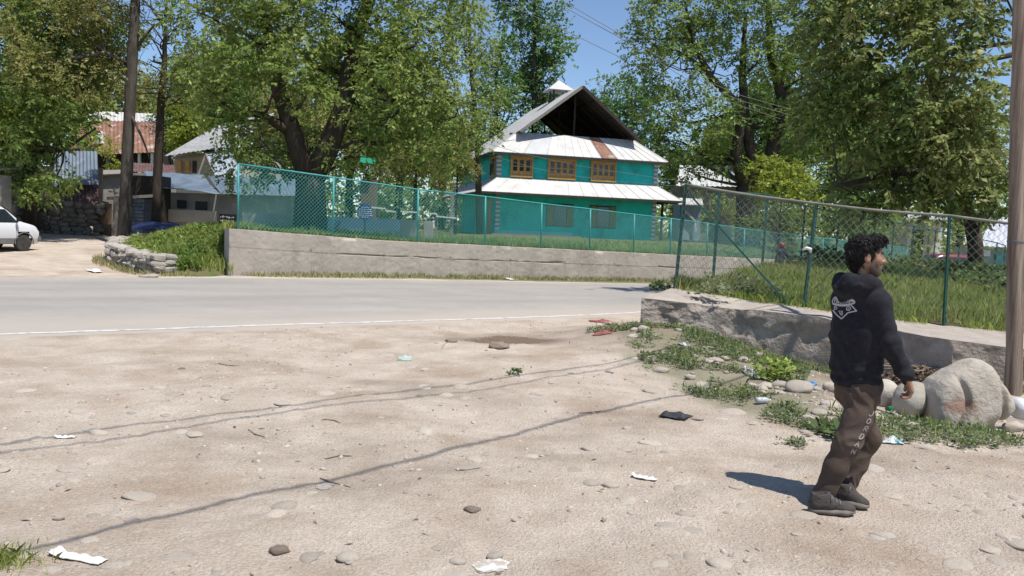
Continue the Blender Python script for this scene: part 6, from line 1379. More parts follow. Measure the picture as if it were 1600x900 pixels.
boulder('boulder', 'smaller rounded boulder right behind the man\'s hip', 1383, 634, 0, [(1382, 612, .2, .13, .16, .13, .02), (1376, 618, .2, .12, .14, .11, .10)], .016, .04)
# --- heap of brushwood and dead leaves by the wall
c = G(1432, 600, 0); xs_, ys_ = np.meshgrid(np.linspace(-1, 1, 50), np.linspace(-1, 1, 36), indexing='ij'); hz = np.clip(1-(xs_**2+ys_**2), 0, 1)**.8*(.25+.16*fbm(xs_*3, ys_*3, o=4, f=1.3))
hb = thing('brush_heap', (c.x, c.y, float(H(c.x, c.y))), 'brown heap of dead leaves and sticks against the low wall behind the boulders', 'rubbish heap')
M['deadleaf'] = mat('dead_leaves', (.085, .055, .038), (.15, .10, .07), scale=12, rough=1, bump=1.5, bscale=40, space='World')
link('leaf_heap', grid_mesh('leaf_heap', c.x+xs_*.55, c.y-.05+ys_*.42, H(c.x+xs_*.55, c.y-.05+ys_*.42)-.04+hz), M['deadleaf'], hb, smooth=True)
m_ = MB(); rr = random.Random(9)
for k in range(60):
    a = rr.uniform(0, 6.28); e = rr.uniform(-.2, .35); L = rr.uniform(.2, .6); p0 = Vector((c.x+rr.gauss(0, .24), c.y-.12+rr.gauss(0, .18), 0)); p0.z = float(H(p0.x, p0.y))+rr.uniform(.05, .26); d = Vector((math.cos(a)*math.cos(e), math.sin(a)*math.cos(e)*.6, math.sin(e)*.5)); m_.tube([p0-d*L/2, p0+Vector((0, 0, rr.gauss(0, .02))), p0+d*L/2], [.010, .009, .005], 5)
m_.build('sticks', mat('dry_sticks', (.20, .14, .10), (.30, .23, .17), scale=8, rough=1, space='World'), hb, smooth=True, recalc=False)
nq = 700; qa = rng.normal(size=(nq, 2))*np.array([.3, .2]); V, F = leaf_quads(np.column_stack([c.x+qa[:, 0], c.y-.14+qa[:, 1], H(c.x+qa[:, 0], c.y+qa[:, 1])+.04+.22*np.exp(-(qa**2).sum(1)*6)]), unit(rng.normal(size=(nq, 3))*np.array([1, 1, .4])), .03+.05*rng.random(nq), .02+.03*rng.random(nq), rng, 1)
link('dead_leaves', np_mesh('dead_leaves', V, F), mat('dead_leaf_brown', (.10, .065, .045), (.20, .14, .10), scale=5, rough=1, island=.6, space='World'), hb)
# ================================================================== LITTER AND SMALL THINGS
def crumple(name, label, cat, px, py, wpx, hpx, m, seed, rz=0, lift=.02, amp=.25, thick=.003, res=14):
    """crumpled sheet lying on the ground, wpx by hpx pixels in the picture"""
    p = G(px, py, 0); sc = p.y/1256; fore = (p.y**2+CAMZ**2)**.5/CAMZ; W_, D_ = wpx*sc, hpx*sc*fore*.75; u, v = np.meshgrid(np.linspace(-.5, .5, res), np.linspace(-.5, .5, res), indexing='ij')
    x = u*W_*(1+.15*fbm(u*4+seed, v*4)); y = v*D_*(1+.2*fbm(u*4, v*4+seed)); c_, s_ = math.cos(rz), math.sin(rz); X_ = p.x+x*c_-y*s_; Y_ = p.y+x*s_+y*c_
    Z_ = H(X_, Y_)+.004+lift*(.5+.5*fbm(u*3+seed, v*3+seed, o=3, f=1.7))+amp*min(W_, D_)*np.clip(fbm(u*2+seed*2, v*2, o=2, f=1.5), 0, 1)*(1-4*np.maximum(u**2, v**2))
    o = link(name, grid_mesh(name, X_, Y_, Z_), m, origin=(p.x, p.y, float(H(p.x, p.y))), smooth=False); md = o.modifiers.new('thick', 'SOLIDIFY'); md.thickness = thick; return tag(o, label, cat)
M['paper'] = mat('white_card', (.74, .73, .70), (.66, .65, .62), scale=9, rough=.6)
M['blackplastic'] = mat('black_plastic', (.02, .02, .022), (.04, .04, .045), scale=6, rough=.75)
M['foil'] = mat('crumpled_white_plastic', (.66, .66, .66), (.55, .56, .58), scale=14, rough=.3)
M['redcloth'] = mat('dull_red_cloth', (.22, .06, .05), (.28, .11, .09), scale=8, rough=.9)
def packet(label, pa, pb, wpx, seed):
    """flat torn packet between two image points"""
    a, b = G(*pa, 0), G(*pb, 0); d = Vector((b.x-a.x, b.y-a.y, 0)); L = d.length; d.normalize(); nrm = Vector((-d.y, d.x, 0)); W_ = wpx; u, v = np.meshgrid(np.linspace(0, 1, 24), np.linspace(-.5, .5, 8), indexing='ij')
    wv = W_*(1-.18*u+.06*fbm(u*9+seed, v)); X_ = a.x+d.x*L*u+nrm.x*wv*v; Y_ = a.y+d.y*L*u+nrm.y*wv*v; Z_ = H(a.x, a.y)+.010+.010*fbm(u*6+seed, v*5, o=3)+.006*(1-4*v*v)+.014*ss(.2, 0, u)+.005*np.sin(u*23+seed)*(v > .1)
    o = link('paper_packet', grid_mesh('paper_packet', X_, Y_, Z_), M['paper'], origin=(a.x, a.y, float(H(a.x, a.y))), smooth=True); md = o.modifiers.new('thick', 'SOLIDIFY'); md.thickness = .004; return tag(o, label, 'packet')
packet('white torn packet at the lower left by the thick cable shadow', (84, 866), (162, 880), .075, 1)
packet('white flattened packet on the dirt in the middle of the yard', (988, 745), (1026, 752), .062, 2)
packet('dusty pale paper strip near the left end of the paired shadows', (86, 685), (118, 684), .05, 3)
crumple('plastic_scrap', 'torn black plastic scrap lying on the dirt before the weeds', 'plastic scrap', 1056, 653, 44, 11, M['blackplastic'], 4, -.55, .03, .5)
crumple('crumpled_foil', 'crumpled white plastic at the foot of the biggest boulder', 'plastic litter', 1474, 664, 22, 14, M['foil'], 5, 0, .05, .9)
crumple('plastic_litter', 'small white plastic bit below the crumpled white plastic', 'plastic litter', 1491, 676, 14, 7, M['foil'], 6, .3, .02, .5)
crumple('wrapper', 'long white and teal wrapper right of the man\'s knees', 'wrapper', 1394, 690, 34, 12, mat('white_teal_wrapper', (.62, .65, .64), (.05, .32, .34), scale=9, rough=.35, lo=.55, hi=.6), 7, -.5, .02, .3)
crumple('wrapper', 'pale green flattened wrapper below the dug up soil', 'wrapper', 632, 561, 22, 8, mat('pale_green_wrapper', (.34, .46, .38), (.45, .52, .46), scale=9, rough=.5), 8, .1, .01, .3)
crumple('cloth_strip', 'dull red cloth strip by the left end of the low wall', 'cloth', 942, 504, 36, 5, M['redcloth'], 9, .15, .02, .3)
crumple('cloth_strip', 'shorter red cloth strip in front of the other red strip', 'cloth', 944, 519, 30, 6, M['redcloth'], 10, -.35, .02, .3)
crumple('board_scrap', 'pinkish board scrap leaning at the end of the low wall', 'board', 966, 508, 18, 8, mat('pinkish_board', (.42, .30, .24), rough=.9), 11, .8, .05, .4)
crumple('plastic_litter', 'bright white scrap in the weeds below the low wall', 'plastic litter', 1068, 546, 12, 6, M['foil'], 12, .2, .03, .6)
crumple('plastic_litter', 'white scraps tangled in weeds left of the bushy weed', 'plastic litter', 1182, 588, 26, 14, M['foil'], 13, .2, .05, .7)
crumple('blue_wrapper', 'small bright blue wrapper among stones left of the man', 'wrapper', 1268, 602, 9, 8, mat('bright_blue', (.06, .25, .62), rough=.4), 14, 0, .05, .8)
for i, (px, py, w_, lab) in enumerate([(612, 431, 12, 'white scrap at the foot of the retaining wall left of centre'), (1006, 434, 10, 'white rounded scrap on the far road verge near the green corner post'), (793, 437, 8, 'small white scrap on the far road edge below the house step'), (745, 430, 12, 'pale scrap on the verge left of the house step'), (148, 425, 16, 'white scrap at the lane mouth by the mound'), (285, 408, 8, 'tiny white scrap on the slope of the mound')]):
    crumple('paper_scrap', lab, 'paper scrap', px, py, w_, 4, M['paper'], 20+i, .2*i, .06, .5, .004, 8)
# sack at the right edge
boulder('sack', 'white plastic sack lying behind stones at the right picture edge', 1600, 655, 0, [(1606, 640, .15, .15, .16, .10, .02), (1590, 636, .15, .06, .10, .09, .05)], .014, .05, 'foil')['category'] = 'sack'
# bottles
def bottle(name, label, px, py, L, r, rz, m, capm):
    p = G(px, py, 0); z = float(H(p.x, p.y))+r; root = thing(name, (p.x, p.y, z-r), label, 'bottle'); R = Matrix.Rotation(rz, 3, 'Z') @ Matrix.Rotation(pi/2, 3, 'Y')
    m_ = MB(); m_.lathe((p.x, p.y, z), [(r*.7, -L/2), (r, -L/2+.01), (r, -L*.1), (r*.9, -L*.05), (r, 0), (r, L*.22), (r*.45, L*.40), (r*.38, L*.44)], 16, R); m_.build('body', m, root, smooth=True)
    m_ = MB(); m_.lathe((p.x, p.y, z), [(r*.42, L*.44), (r*.42, L*.5)], 14, R); m_.build('cap', capm, root)
gl = mat('clear_plastic', (.55, .60, .62), (.66, .68, .70), scale=12, rough=.15, trans=.3); gg = mat('green_glass', (.01, .16, .06), (.02, .22, .09), scale=6, rough=.12, trans=.25)
bottle('plastic_bottle', 'clear crushed plastic bottle lying in the weeds left of the man', 1192, 631, .16, .032, .2, gl, M['white'])
bottle('green_bottle', 'green bottle lying between the boulders behind the man', 1392, 642, .15, .036, .6, gg, M['shutterblue'])
# dung and soil lumps
M['dung'] = mat('dry_dung', (.25, .195, .145), (.34, .275, .21), scale=9, rough=1, bump=.8, bscale=30)
for i, (px, py, w_, lab) in enumerate([(737, 798, 26, 'brown dried lump on the dirt in the lower middle'), (436, 862, 34, 'cracked brown dung lump near the bottom edge left of centre'), (705, 534, 20, 'dark stone like lump on the dug up soil'), (778, 543, 34, 'lumpy dug up clod at the right of the soil patch'), (284, 577, 12, 'small dark pebble lump alone in the upper left of the yard')]):
    me = rock_mesh('soil_lump', (1, .8, .5), 40+i, 3, .5, 2.6); me.materials.append(M['dung']); p = G(px, py, 0); r = w_/2*p.y/1256; o = bpy.data.objects.new('soil_lump', me); COL.objects.link(o); o.scale = (r, r, r*.8); o.location = (p.x, p.y, float(H(p.x, p.y))+r*.15); tag(o, lab, 'lump')
# sticks
M['stick'] = mat('stick', (.16, .12, .085), (.24, .19, .14), scale=9, rough=1)
for i, (a, b, lab) in enumerate([((508, 718), (550, 713), 'thin pale stick right of the paired shadows'), ((505, 656), (532, 662), 'short dark twig below the paired shadows'), ((388, 672), (415, 684), 'forked dark twig left of centre'), ((340, 568), (374, 572), 'thin twig near the road on the left'), ((905, 646), (940, 643), 'curved brown twig right of centre'), ((500, 748), (548, 762), 'twig beside the grey stain on the cable shadow'), ((690, 545), (700, 535), 'dark stick poking from the dug up soil')]):
    p0, p1 = G(*a, 0), G(*b, 0); md_ = (p0+p1)/2+Vector((.02*math.sin(i*2), .03*math.cos(i), 0)); m_ = MB()
    for q in (p0, p1, md_): q.z = float(H(q.x, q.y))+.004
    md_.z += .003; m_.tube([p0, p0.lerp(md_, .5), md_, md_.lerp(p1, .5), p1], [.004, .0055, .005, .005, .002], 6); m_.build('stick', M['stick'], origin=p0, smooth=True, label=lab, cat='stick')
# pale lime splash and grey stain on the dirt
def splash(px, py, w_, d_, m, label, seed, name='lime_patch'):
    p = G(px, py, 0); n = 60; a = np.linspace(0, 2*pi, n, endpoint=False); r = 1+.55*fbm(np.cos(a)*2+seed, np.sin(a)*2, o=3, f=1.2); rings = []
    for f in (0.02, .35, .7, 1): rings.append(np.column_stack([p.x+w_*r*f*np.cos(a), p.y+d_*r*f*np.sin(a)]))
    Q = np.stack(rings); Z_ = H(Q[..., 0], Q[..., 1])+.004; i = np.arange(4*n).reshape(4, n); F = np.stack([i[:-1], i[1:], np.roll(i[1:], -1, 1), np.roll(i[:-1], -1, 1)], -1).reshape(-1, 4)
    o = link(name, np_mesh(name, np.concatenate([Q, Z_[..., None]], -1).reshape(-1, 3), F), m); return tag(o, label, kind='structure')
splash(768, 884, .09, .10, mat('lime', (.60, .59, .56), (.40, .35, .29), scale=16, rough=1, space='World', lo=.45, hi=.55), 'whitish lime patch on the dirt', 3)
splash(508, 760, .055, .07, mat('ash_stain', (.22, .22, .22), (.36, .32, .27), scale=20, rough=1, space='World'), 'small grey ash stain on the dirt', 4, 'ash_stain')
# ================================================================== POLE AND CABLES
M['pole'] = mat('pole_wood', (.14, .095, .068), (.36, .285, .22), scale=16, rough=.8, bump=1.2, bscale=30, stretch=(1, 1, .05), space='World', c3=(.20, .085, .06), s3=9, t3=(.60, .66), lo=.38, hi=.68)
pb_ = _Gflat(1583, 622, -.295); tp_ = P(1597, 0, pb_.y); dz = (tp_-pb_)/(tp_.z-pb_.z); dz.y += .008; ptop = pb_+dz*7.3
pole = thing('utility_pole', (pb_.x, pb_.y, float(H(pb_.x, pb_.y))), 'brown weathered utility pole standing at the right picture edge beside the boulder', 'utility pole')
m_ = MB(); zz = np.linspace(-.3, 7.3, 40); m_.tube([pb_+dz*z+Vector((.006*math.sin(z*3), .006*math.cos(z*2.3), 0)) for z in zz], [.102-.0035*max(0, z)+.003*math.sin(z*7) for z in zz], 18); m_.build('shaft', M['pole'], pole, smooth=True)
zb2 = 2.05; m_ = MB(); q = pb_+dz*zb2; m_.lathe(q, [(.100, -.012), (.104, -.01), (.104, .01), (.100, .012)], 20); m_.build('band', M['grey_trim'], pole)
m_ = MB(); ca_ = pb_+dz*6.6; cA, cB = Vector((ca_.x+.12, ca_.y-1.05, 6.58)), Vector((ca_.x+.12, ca_.y+.85, 6.58)); m_.beam(cA+Vector((0, 0, 0)), cB, .09, .09); m_.build('crossarm', M['palewood'], pole)
k_ = 1/math.tan(SUN_EL)
def cable_from_shadow(pts, label, end, r):
    q = []; n = len(pts)
    for i, (x, y) in enumerate(pts):
        h = 6.2+.3*i/(n-1); q.append(Vector((x+SUNH.x*h*k_, y+SUNH.y*h*k_, h)))
    d = (q[0]-q[1]).normalized(); far = [q[0]+d*L+Vector((0, 0, .006*L*L*0+.02*L)) for L in (14, 7, 3)]
    m_ = MB(); m_.tube(far+q+[end], r, 8); m_.build('cable', M['black'], origin=end, smooth=True, label=label, cat='cable')
cable_from_shadow([(-2.38, 3.70), (-2.08, 4.13), (-1.52, 4.82), (-1.2, 5.11), (-.2, 6.19), (.63, 7.19), (1.97, 8.53)], 'thick overhead cable whose shadow crosses the foreground dirt', cA, .018)
cable_from_shadow([(-3.57, 5.57), (-2.99, 6.25), (-1.8, 7.14), (-.63, 8.31), (1.25, 10.04)], 'overhead cable casting the farther of the paired shadows', cB, .0145)
cable_from_shadow([(-3.43, 5.35), (-2.2, 6.6), (-1.3, 7.3), (.04, 8.52), (1.25, 9.75)], 'overhead cable casting the nearer of the paired shadows', cB.lerp(cA, .14), .0125)
def wire(label, pts, r):
    q = pl(pts); m_ = MB(); full = []
    for a, b in zip(q[:-1], q[1:]):
        for k in range(4): full.append(a.lerp(b, k/4))
    m_.tube(full+[q[-1]], r, 6); m_.build('wire', M['greywire'], origin=q[0], smooth=True, label=label, cat='wire')
M['greywire'] = mat('grey_wire', (.16, .15, .14), rough=.6)
wire('upper sky wire slanting down into the trees right of the house', [(700, -110, 40), (880, 2, 40), (980, 60, 40.5), (1075, 115, 40.8), (1160, 150, 41), (1240, 172, 41)], .014)
wire('middle sky wire close under the upper one', [(700, -100, 40), (878, 9, 40), (965, 57, 40.5), (1070, 122, 40.8), (1160, 158, 41), (1235, 180, 41)], .014)
wire('lowest sky wire slanting from the poplar to the dark trunks', [(780, 0, 40), (888, 50, 40), (972, 91, 40.5), (1080, 138, 40.8), (1165, 168, 41), (1220, 186, 41)], .014)
wire('upper thin wire crossing the upper wall of the teal house', [(740, 218, 43), (815, 240, 43.5), (910, 260, 44), (1020, 277, 44.5), (1075, 284, 44.5)], .010)
wire('lower thin wire crossing the windows of the teal house', [(720, 226, 43), (765, 242, 43.5), (835, 263, 44), (900, 275, 44), (965, 284, 44.5), (1075, 292, 44.5)], .010)
# ================================================================== WALKING MAN
def V3(p): return np.array(p, float)
def pp(px, py, Y): return V3(P(px, py, Y))
M['skin'] = mat('skin', (.30, .155, .095), (.34, .185, .115), scale=12, rough=.5, bump=.15, bscale=120, attr='beard', acol=(.030, .020, .016), space='World')
M['hoodie'] = mat('black_fleece', (.015, .015, .019), (.023, .023, .028), scale=30, rough=.95, bump=.15, bscale=320, space='World', spec=.25)
M['trouser'] = mat('brown_fleece', (.078, .056, .044), (.102, .075, .060), scale=14, rough=.95, bump=.2, bscale=300, space='World', c3=(.135, .103, .084), s3=5, t3=(.58, .75), spec=.2)
M['shoe'] = mat('dusty_dark_shoe', (.045, .038, .034), (.075, .064, .056), scale=22, rough=.9, space='World', bump=.4, bscale=80)
M['sole'] = mat('worn_sole', (.13, .11, .095), (.20, .175, .15), scale=14, rough=.95, space='World')
M['hair'] = mat('black_hair', (.007, .006, .006), (.013, .011, .010), scale=60, rough=.5, space='World', spec=.25)
M['print'] = mat('white_print', (.50, .49, .50), (.40, .39, .40), scale=60, rough=.9, space='World')
TY = math.radians(30); tf_ = V3((math.cos(TY), math.sin(TY), 0)); tr_ = V3((math.sin(TY), -math.cos(TY), 0)); UP = V3((0, 0, 1))
Hc = pp(1353, 399, 5.03); hy = math.radians(-8); hf = V3((math.cos(hy), math.sin(hy), 0)); hl = V3((-math.sin(hy), math.cos(hy), 0))
HRm = np.stack([hf, hl, UP], 1)
def hd(f, l, u): return Hc+hf*f+hl*l+UP*u
neck = pp(1345, 447, 5.04); chest = pp(1344, 490, 5.05); waist = pp(1340, 560, 5.06); pelvis = pp(1339, 596, 5.06)
shR = pp(1371, 474, 4.93); shL = pp(1322, 466, 5.16)
elR = pp(1391, 540, 4.87); wrR = pp(1417, 589, 4.85); elL = pp(1312, 528, 5.22); wrL = pp(1318, 585, 5.25)
hpR = pp(1349, 612, 4.99); hpL = pp(1331, 610, 5.13); knR = pp(1325, 692, 4.93); knL = pp(1357, 683, 5.15); anR = pp(1285, 778, 4.97); anL = pp(1322, 763, 5.13)
man = thing('person', (2.05, 4.98, float(H(2.05, 4.98))), 'man with black hair in dark hoodie with white emblem and brown track trousers walking right', 'person')
# ---- body: one continuous skin surface
lo_ = np.min([elL, wrR, anR, anL, hd(0, 0, .14), shL], 0)-.14; hi_ = np.max([elL, wrR, anR, anL, hd(0.14, 0, .14), shL], 0)+.14
s = SDF(lo_, hi_, .005)
s.cone(chest+UP*.03, waist, .115, .105, .03, flat=(tf_, .7)); s.cone(waist, pelvis, .105, .115, .03); s.cone(shR, shL, .05, .05, .05)
s.path([shR, elR, wrR], [.045, .036, .026], .02); s.path([shL, elL, wrL], [.045, .036, .026], .02)
s.path([hpR, knR, anR], [.075, .052, .038], .02); s.path([hpL, knL, anL], [.075, .052, .038], .02)
for an in (anR, anL): s.cone(an-UP*.01, an+V3((.05, -.015, -.025)), .026, .020, .02)
s.cone(neck-UP*.04, hd(-.018, 0, -.06), .064, .057, .03)
s.ell(hd(-.014, 0, .026), (.094, .074, .088), .01, HRm); s.ell(hd(.036, 0, -.035), (.060, .056, .088), .035, HRm)
for q in (-1, 1): s.cone(hd(-.006, q*.052, -.055), hd(.066, q*.014, -.108), .020, .020, .03); s.ell(hd(.058, q*.040, -.028), (.026, .022, .022), .025, HRm)
s.ell(hd(.078, 0, -.106), (.018, .020, .017), .02, HRm)
s.cone(hd(.083, -.032, .016), hd(.083, .032, .016), .011, .011, .014)
s.cone(hd(.088, 0, .006), hd(.113, 0, -.030), .0085, .0115, .010); s.ell(hd(.103, .012, -.036), (.012, .008, .008), .006, HRm); s.ell(hd(.103, -.012, -.036), (.012, .008, .008), .006, HRm); s.ell(hd(.113, 0, -.035), (.010, .009, .009), .006, HRm)
s.ell(hd(.093, 0, -.064), (.011, .023, .0075), .007, HRm); s.ell(hd(.090, 0, -.079), (.011, .020, .008), .006, HRm)
for q in (-1, 1):
    s.ell(hd(.094, q*.033, -.003), (.012, .016, .010), .010, HRm, sub=True); s.ell(hd(.080, q*.032, -.004), (.0135, .0145, .0125), .003, HRm)
    s.ell(hd(-.010, q*.078, -.014), (.020, .011, .032), .004, HRm); s.ell(hd(-.003, q*.090, -.012), (.011, .008, .019), .003, HRm, sub=True); s.ell(hd(-.003, q*.074, -.040), (.010, .008, .010), .006, HRm)
# hands
def hand(w, dirn, across, curl, thumb_side):
    """w wrist, dirn along the hand, across knuckle line, curl bending direction"""
    d = dirn/np.linalg.norm(dirn); a = across-d*(across@d); a /= np.linalg.norm(a); c = curl-d*(curl@d)-a*(curl@a); c /= np.linalg.norm(c)
    k0 = w+d*.085
    for t in (-.030, -.010, .010, .030): s.cone(w+d*.015+a*t*.6, k0+a*t, .017, .0135, .012)
    for i, (t, L) in enumerate(((-.031, .9), (-.0105, 1.05), (.0105, 1.0), (.031, .78))):
        kn = k0+a*t; m1 = kn+(d*.80+c*.60)*.040*L; m2 = m1+(d*.10+c*.99)*.026*L; m3 = m2+(-d*.45+c*.85)*.020*L
        s.cone(kn, m1, .0108, .0098, .004); s.cone(m1, m2, .0098, .0090, .003); s.cone(m2, m3, .0090, .0078, .003)
    b0 = w+d*.025+a*thumb_side*.026; b1 = b0+d*.036+a*thumb_side*.016+c*.014; b2 = b1+d*.026+c*.016-a*thumb_side*.004; s.cone(b0, b1, .0155, .012, .008); s.cone(b1, b2, .0115, .009, .004)
hand(wrR, V3((.35, -.05, -.94)), V3((.25, .95, .1)), V3((-.9, .25, -.2)), 1)
hand(wrL, V3((.15, .05, -1)), V3((.3, .95, 0)), V3((.9, -.3, 0)), 1)
me = s.mesh('body', 1); V = np.array([v.co for v in me.vertices]); q = (V-Hc)@HRm
f_, l_, u_ = q[:, 0], q[:, 1], q[:, 2]
bl_ = -.036-.42*np.clip(f_-.015, 0, .08)+.010*fbm(V[:, 0]*60, V[:, 1]*60, V[:, 2]*60, o=2); beard = ss(bl_+.012, bl_-.016, u_)*ss(-.150, -.128, u_)*ss(-.004, .012, f_)*.88
must = ss(.068, .076, f_)*ss(-.046, -.051, u_)*ss(-.064, -.059, u_)*1.0; lip = ((f_ > .084) & (np.abs(l_) < .022) & (u_ < -.060) & (u_ > -.086))
beard = np.maximum(beard*(1-.0*lip), must); cheek = ss(.10, .03, f_)*ss(-.02, -.05, u_)*ss(-.02, -.0, f_)*.35*(np.abs(l_) > .03); beard = np.clip(np.maximum(beard, cheek*ss(-.16, -.1, u_)), 0, 1); beard[lip] *= .35
beard[np.linalg.norm(q, axis=1) > .19] = 0
a = me.attributes.new('beard', 'FLOAT', 'POINT'); a.data.foreach_set('value', beard.astype(np.float32))
link('body', me, M['skin'], man, smooth=True)
for q in (-1, 1):
    m_ = MB(); m_.lathe(hd(.0905, q*.033, -.003), [(.0001, -.003), (.0045, -.002), (.0055, 0), (.0045, .002), (.0001, .003)], 10, Matrix(np.stack([hl, UP, hf], 1).tolist())); m_.build('eye', M['black'], man, smooth=True)
    m_ = MB(); m_.tube([hd(.094, q*.012, .015), hd(.094, q*.028, .021), hd(.084, q*.046, .017)], [.0045, .0050, .0030], 6); m_.build('eyebrow', M['hair'], man, smooth=True)
# ---- hair
s = SDF(hd(-.02, 0, .02)-.20, hd(-.02, 0, .02)+.20, .005)
s.ell(hd(-.020, 0, .036), (.102, .084, .088), .01, HRm); s.ell(hd(-.044, 0, -.006), (.062, .068, .080), .03, HRm); s.ell(hd(-.046, 0, -.078), (.034, .047, .034), .03, HRm); s.ell(hd(.045, 0, .088), (.058, .066, .038), .02, HRm); s.ell(hd(.078, 0, .074), (.030, .050, .024), .015, HRm)
s.ell(hd(.088, 0, -.035), (.062, .10, .088), .012, HRm, sub=True); s.ell(hd(.045, 0, -.12), (.085, .12, .085), .012, HRm, sub=True)
for q in (-1, 1): s.ell(hd(-.006, q*.085, -.022), (.023, .020, .034), .006, HRm, sub=True); s.cone(hd(.020, q*.068, .010), hd(.020, q*.066, -.045), .012, .007, .006)
s.warp(lambda p: .010*fbm(p[:, 0]*34, p[:, 1]*34, p[:, 2]*34, o=2)+.004*fbm(p[:, 0]*90, p[:, 1]*90, p[:, 2]*90, o=2))
hm = s.mesh('hair', 1)
hv = np.array([v.co for v in hm.vertices]); hn = np.array([v.normal for v in hm.vertices]); qh = (hv-Hc)@HRm; rngh = rg_(200)
cand = np.where((qh[:, 2] > .02) & ((hn@UP) > -.3))[0]; low = np.where((qh[:, 2] <= .03) & (qh[:, 0] < -.035))[0]; m_ = MB()
for i in np.concatenate([rngh.choice(cand, 720), rngh.choice(low, 560)]):
    sm = .45 if qh[i, 2] < .02 else 1
    n = hn[i]; t = unit(np.cross(n, rngh.normal(size=3))+hf*.3); b_ = np.cross(n, t); t = unit(t*.5-UP*.8*(qh[i, 2] < .03)); L = .022+.026*rngh.random(); cv = rngh.choice([-1, 1])*.010*sm; r = (.0019+.0014*rngh.random())*(.6+.4*sm)
    p0 = hv[i]-n*.003; m_.tube([p0, p0+t*L*.35+n*.008*sm**2+b_*cv, p0+t*L*.7+n*.007*sm**2+b_*cv*.4, p0+t*L-n*.002-b_*cv*.5], [r, r*1.15, r, r*.35], 5)
me2 = bpy.data.meshes.new('locks'); me2.from_pydata(m_.v, [], m_.f)
import bmesh as _bm
b_ = _bm.new(); b_.from_mesh(hm); b_.from_mesh(me2); b_.to_mesh(hm); b_.free()
link('hair', hm, M['hair'], man, smooth=True)
# ---- hoodie
hemz = pp(1340, 602, 5.06)[2]
lo_ = np.min([elL, wrR, pelvis, shL], 0)-.26; hi_ = np.max([elL, wrR, hd(0, 0, 0), shL], 0)+.22; lo_[2] = hemz-.08
s = SDF(lo_, hi_, .006)
tcA, tcB, tcC, tcD = pp(1342, 476, 5.05), pp(1342, 520, 5.045), pp(1338, 565, 5.05), pp(1338, 604, 5.05)
s.cone(tcA, tcB, .162, .169, .05, flat=(tf_, .70)); s.cone(tcB, tcC, .169, .158, .05, flat=(tf_, .74)); s.cone(tcC, tcD-UP*.03, .158, .154, .04, flat=(tf_, .80))
s.cone(shR, shL, .074, .074, .06); s.cone(neck-UP*.02, (shR+shL)/2+UP*.005, .072, .10, .05)
s.path([shR, elR, wrR-UP*.004], [.076, .061, .043], .035); s.path([shL, elL, wrL], [.074, .060, .045], .03)
s.cone(wrR+(elR-wrR)*.14, wrR+(wrR-elR)*.02, .041, .039, .004); s.cone(elR+(wrR-elR)*.70, elR+(wrR-elR)*.82, .052, .053, .02)
# hood lying on the back and around the neck
bk = -tf_; cN = neck+UP*.010
ring = [cN+tf_*.085+UP*-.045, cN+tf_*.06+tr_*.075+UP*-.012, cN+tr_*.098+UP*.008, cN+bk*.066+tr_*.098+UP*.022, cN+bk*.108+UP*.022, cN+bk*.066-tr_*.098+UP*.026, cN-tr_*.098+UP*.010, cN+tf_*.06-tr_*.075+UP*-.012, cN+tf_*.085+UP*-.045]
s.path(ring, [.026, .030, .034, .040, .045, .040, .034, .030, .026], .03)
s.ell(cN+bk*.100+UP*-.012, (.062, .130, .052), .03, np.stack([bk, tr_, UP], 1)); s.ell(cN+bk*.112+UP*-.050, (.046, .105, .040), .02, np.stack([bk, tr_, UP], 1))
s.cone(cN+bk*.140+tr_*.10+UP*.005, cN+bk*.164-tr_*.02+UP*-.045, .011, .013, .006); s.cone(cN+bk*.164-tr_*.02+UP*-.045, cN+bk*.146-tr_*.085+UP*-.018, .013, .010, .006)
s.cone(cN+bk*.105+tr_*.095+UP*.026, cN+bk*.162+UP*.0, .009, .012, .006); s.cone(cN+bk*.162+UP*.0, cN+bk*.112-tr_*.080+UP*.024, .012, .009, .006)
s.cone(hd(-.01, 0, -.10), hd(-.005, 0, .05), .062, .075, .012, sub=True)
ax = unit(wrR-elR); axu = unit(elR-shR)
def folds(p):
    d = .007*fbm(p[:, 0]*7, p[:, 1]*7, p[:, 2]*4, o=3, f=1.4)
    for A, B, amp in ((shR, elR, .005), (elR, wrR, .007), (shL, elL, .005)):
        v = B-A; t = ((p-A)@v)/(v@v); r = np.linalg.norm(p-A-np.clip(t, 0, 1)[:, None]*v, axis=1); w_ = ss(.10, .06, r)*ss(-.1, .2, t)*ss(1.15, .95, t)
        d += amp*w_*np.sin(t*16+4*fbm(p[:, 0]*9, p[:, 1]*9, p[:, 2]*9, o=2))*ss(.35, .95, t)
    low = ss(hemz+.17, hemz+.07, p[:, 2]); d += .006*low*np.sin(p[:, 2]*95+5*fbm(p[:, 0]*6, p[:, 1]*6, p[:, 2]*3, o=2))
    dg = p@(tr_*.7+UP*.7); d += .004*np.sin(dg*48+6*fbm(p[:, 0]*5, p[:, 1]*5, p[:, 2]*5, o=2))*ss(-.1, .4, fbm(p[:, 0]*4, p[:, 1]*4, p[:, 2]*4+3, o=2))
    return -d
s.warp(folds)
s.cone(tcD+UP*.045-UP*.02, tcD+UP*.02, .154, .151, .006, flat=(tf_, .80))                 # ribbed waistband
g_ = s.lo[2]+s.h*np.arange(s.n[2]); xx = s.lo[0]+s.h*np.arange(s.n[0])
hemline = hemz+.018*(-(xx-pelvis[0])/.17)[:, None]                                       # hem rides a little lower in front
cut = (hemz-g_)[None, None, :]*np.ones((s.n[0], s.n[1], 1)); keepm = np.zeros(s.D.shape, bool)
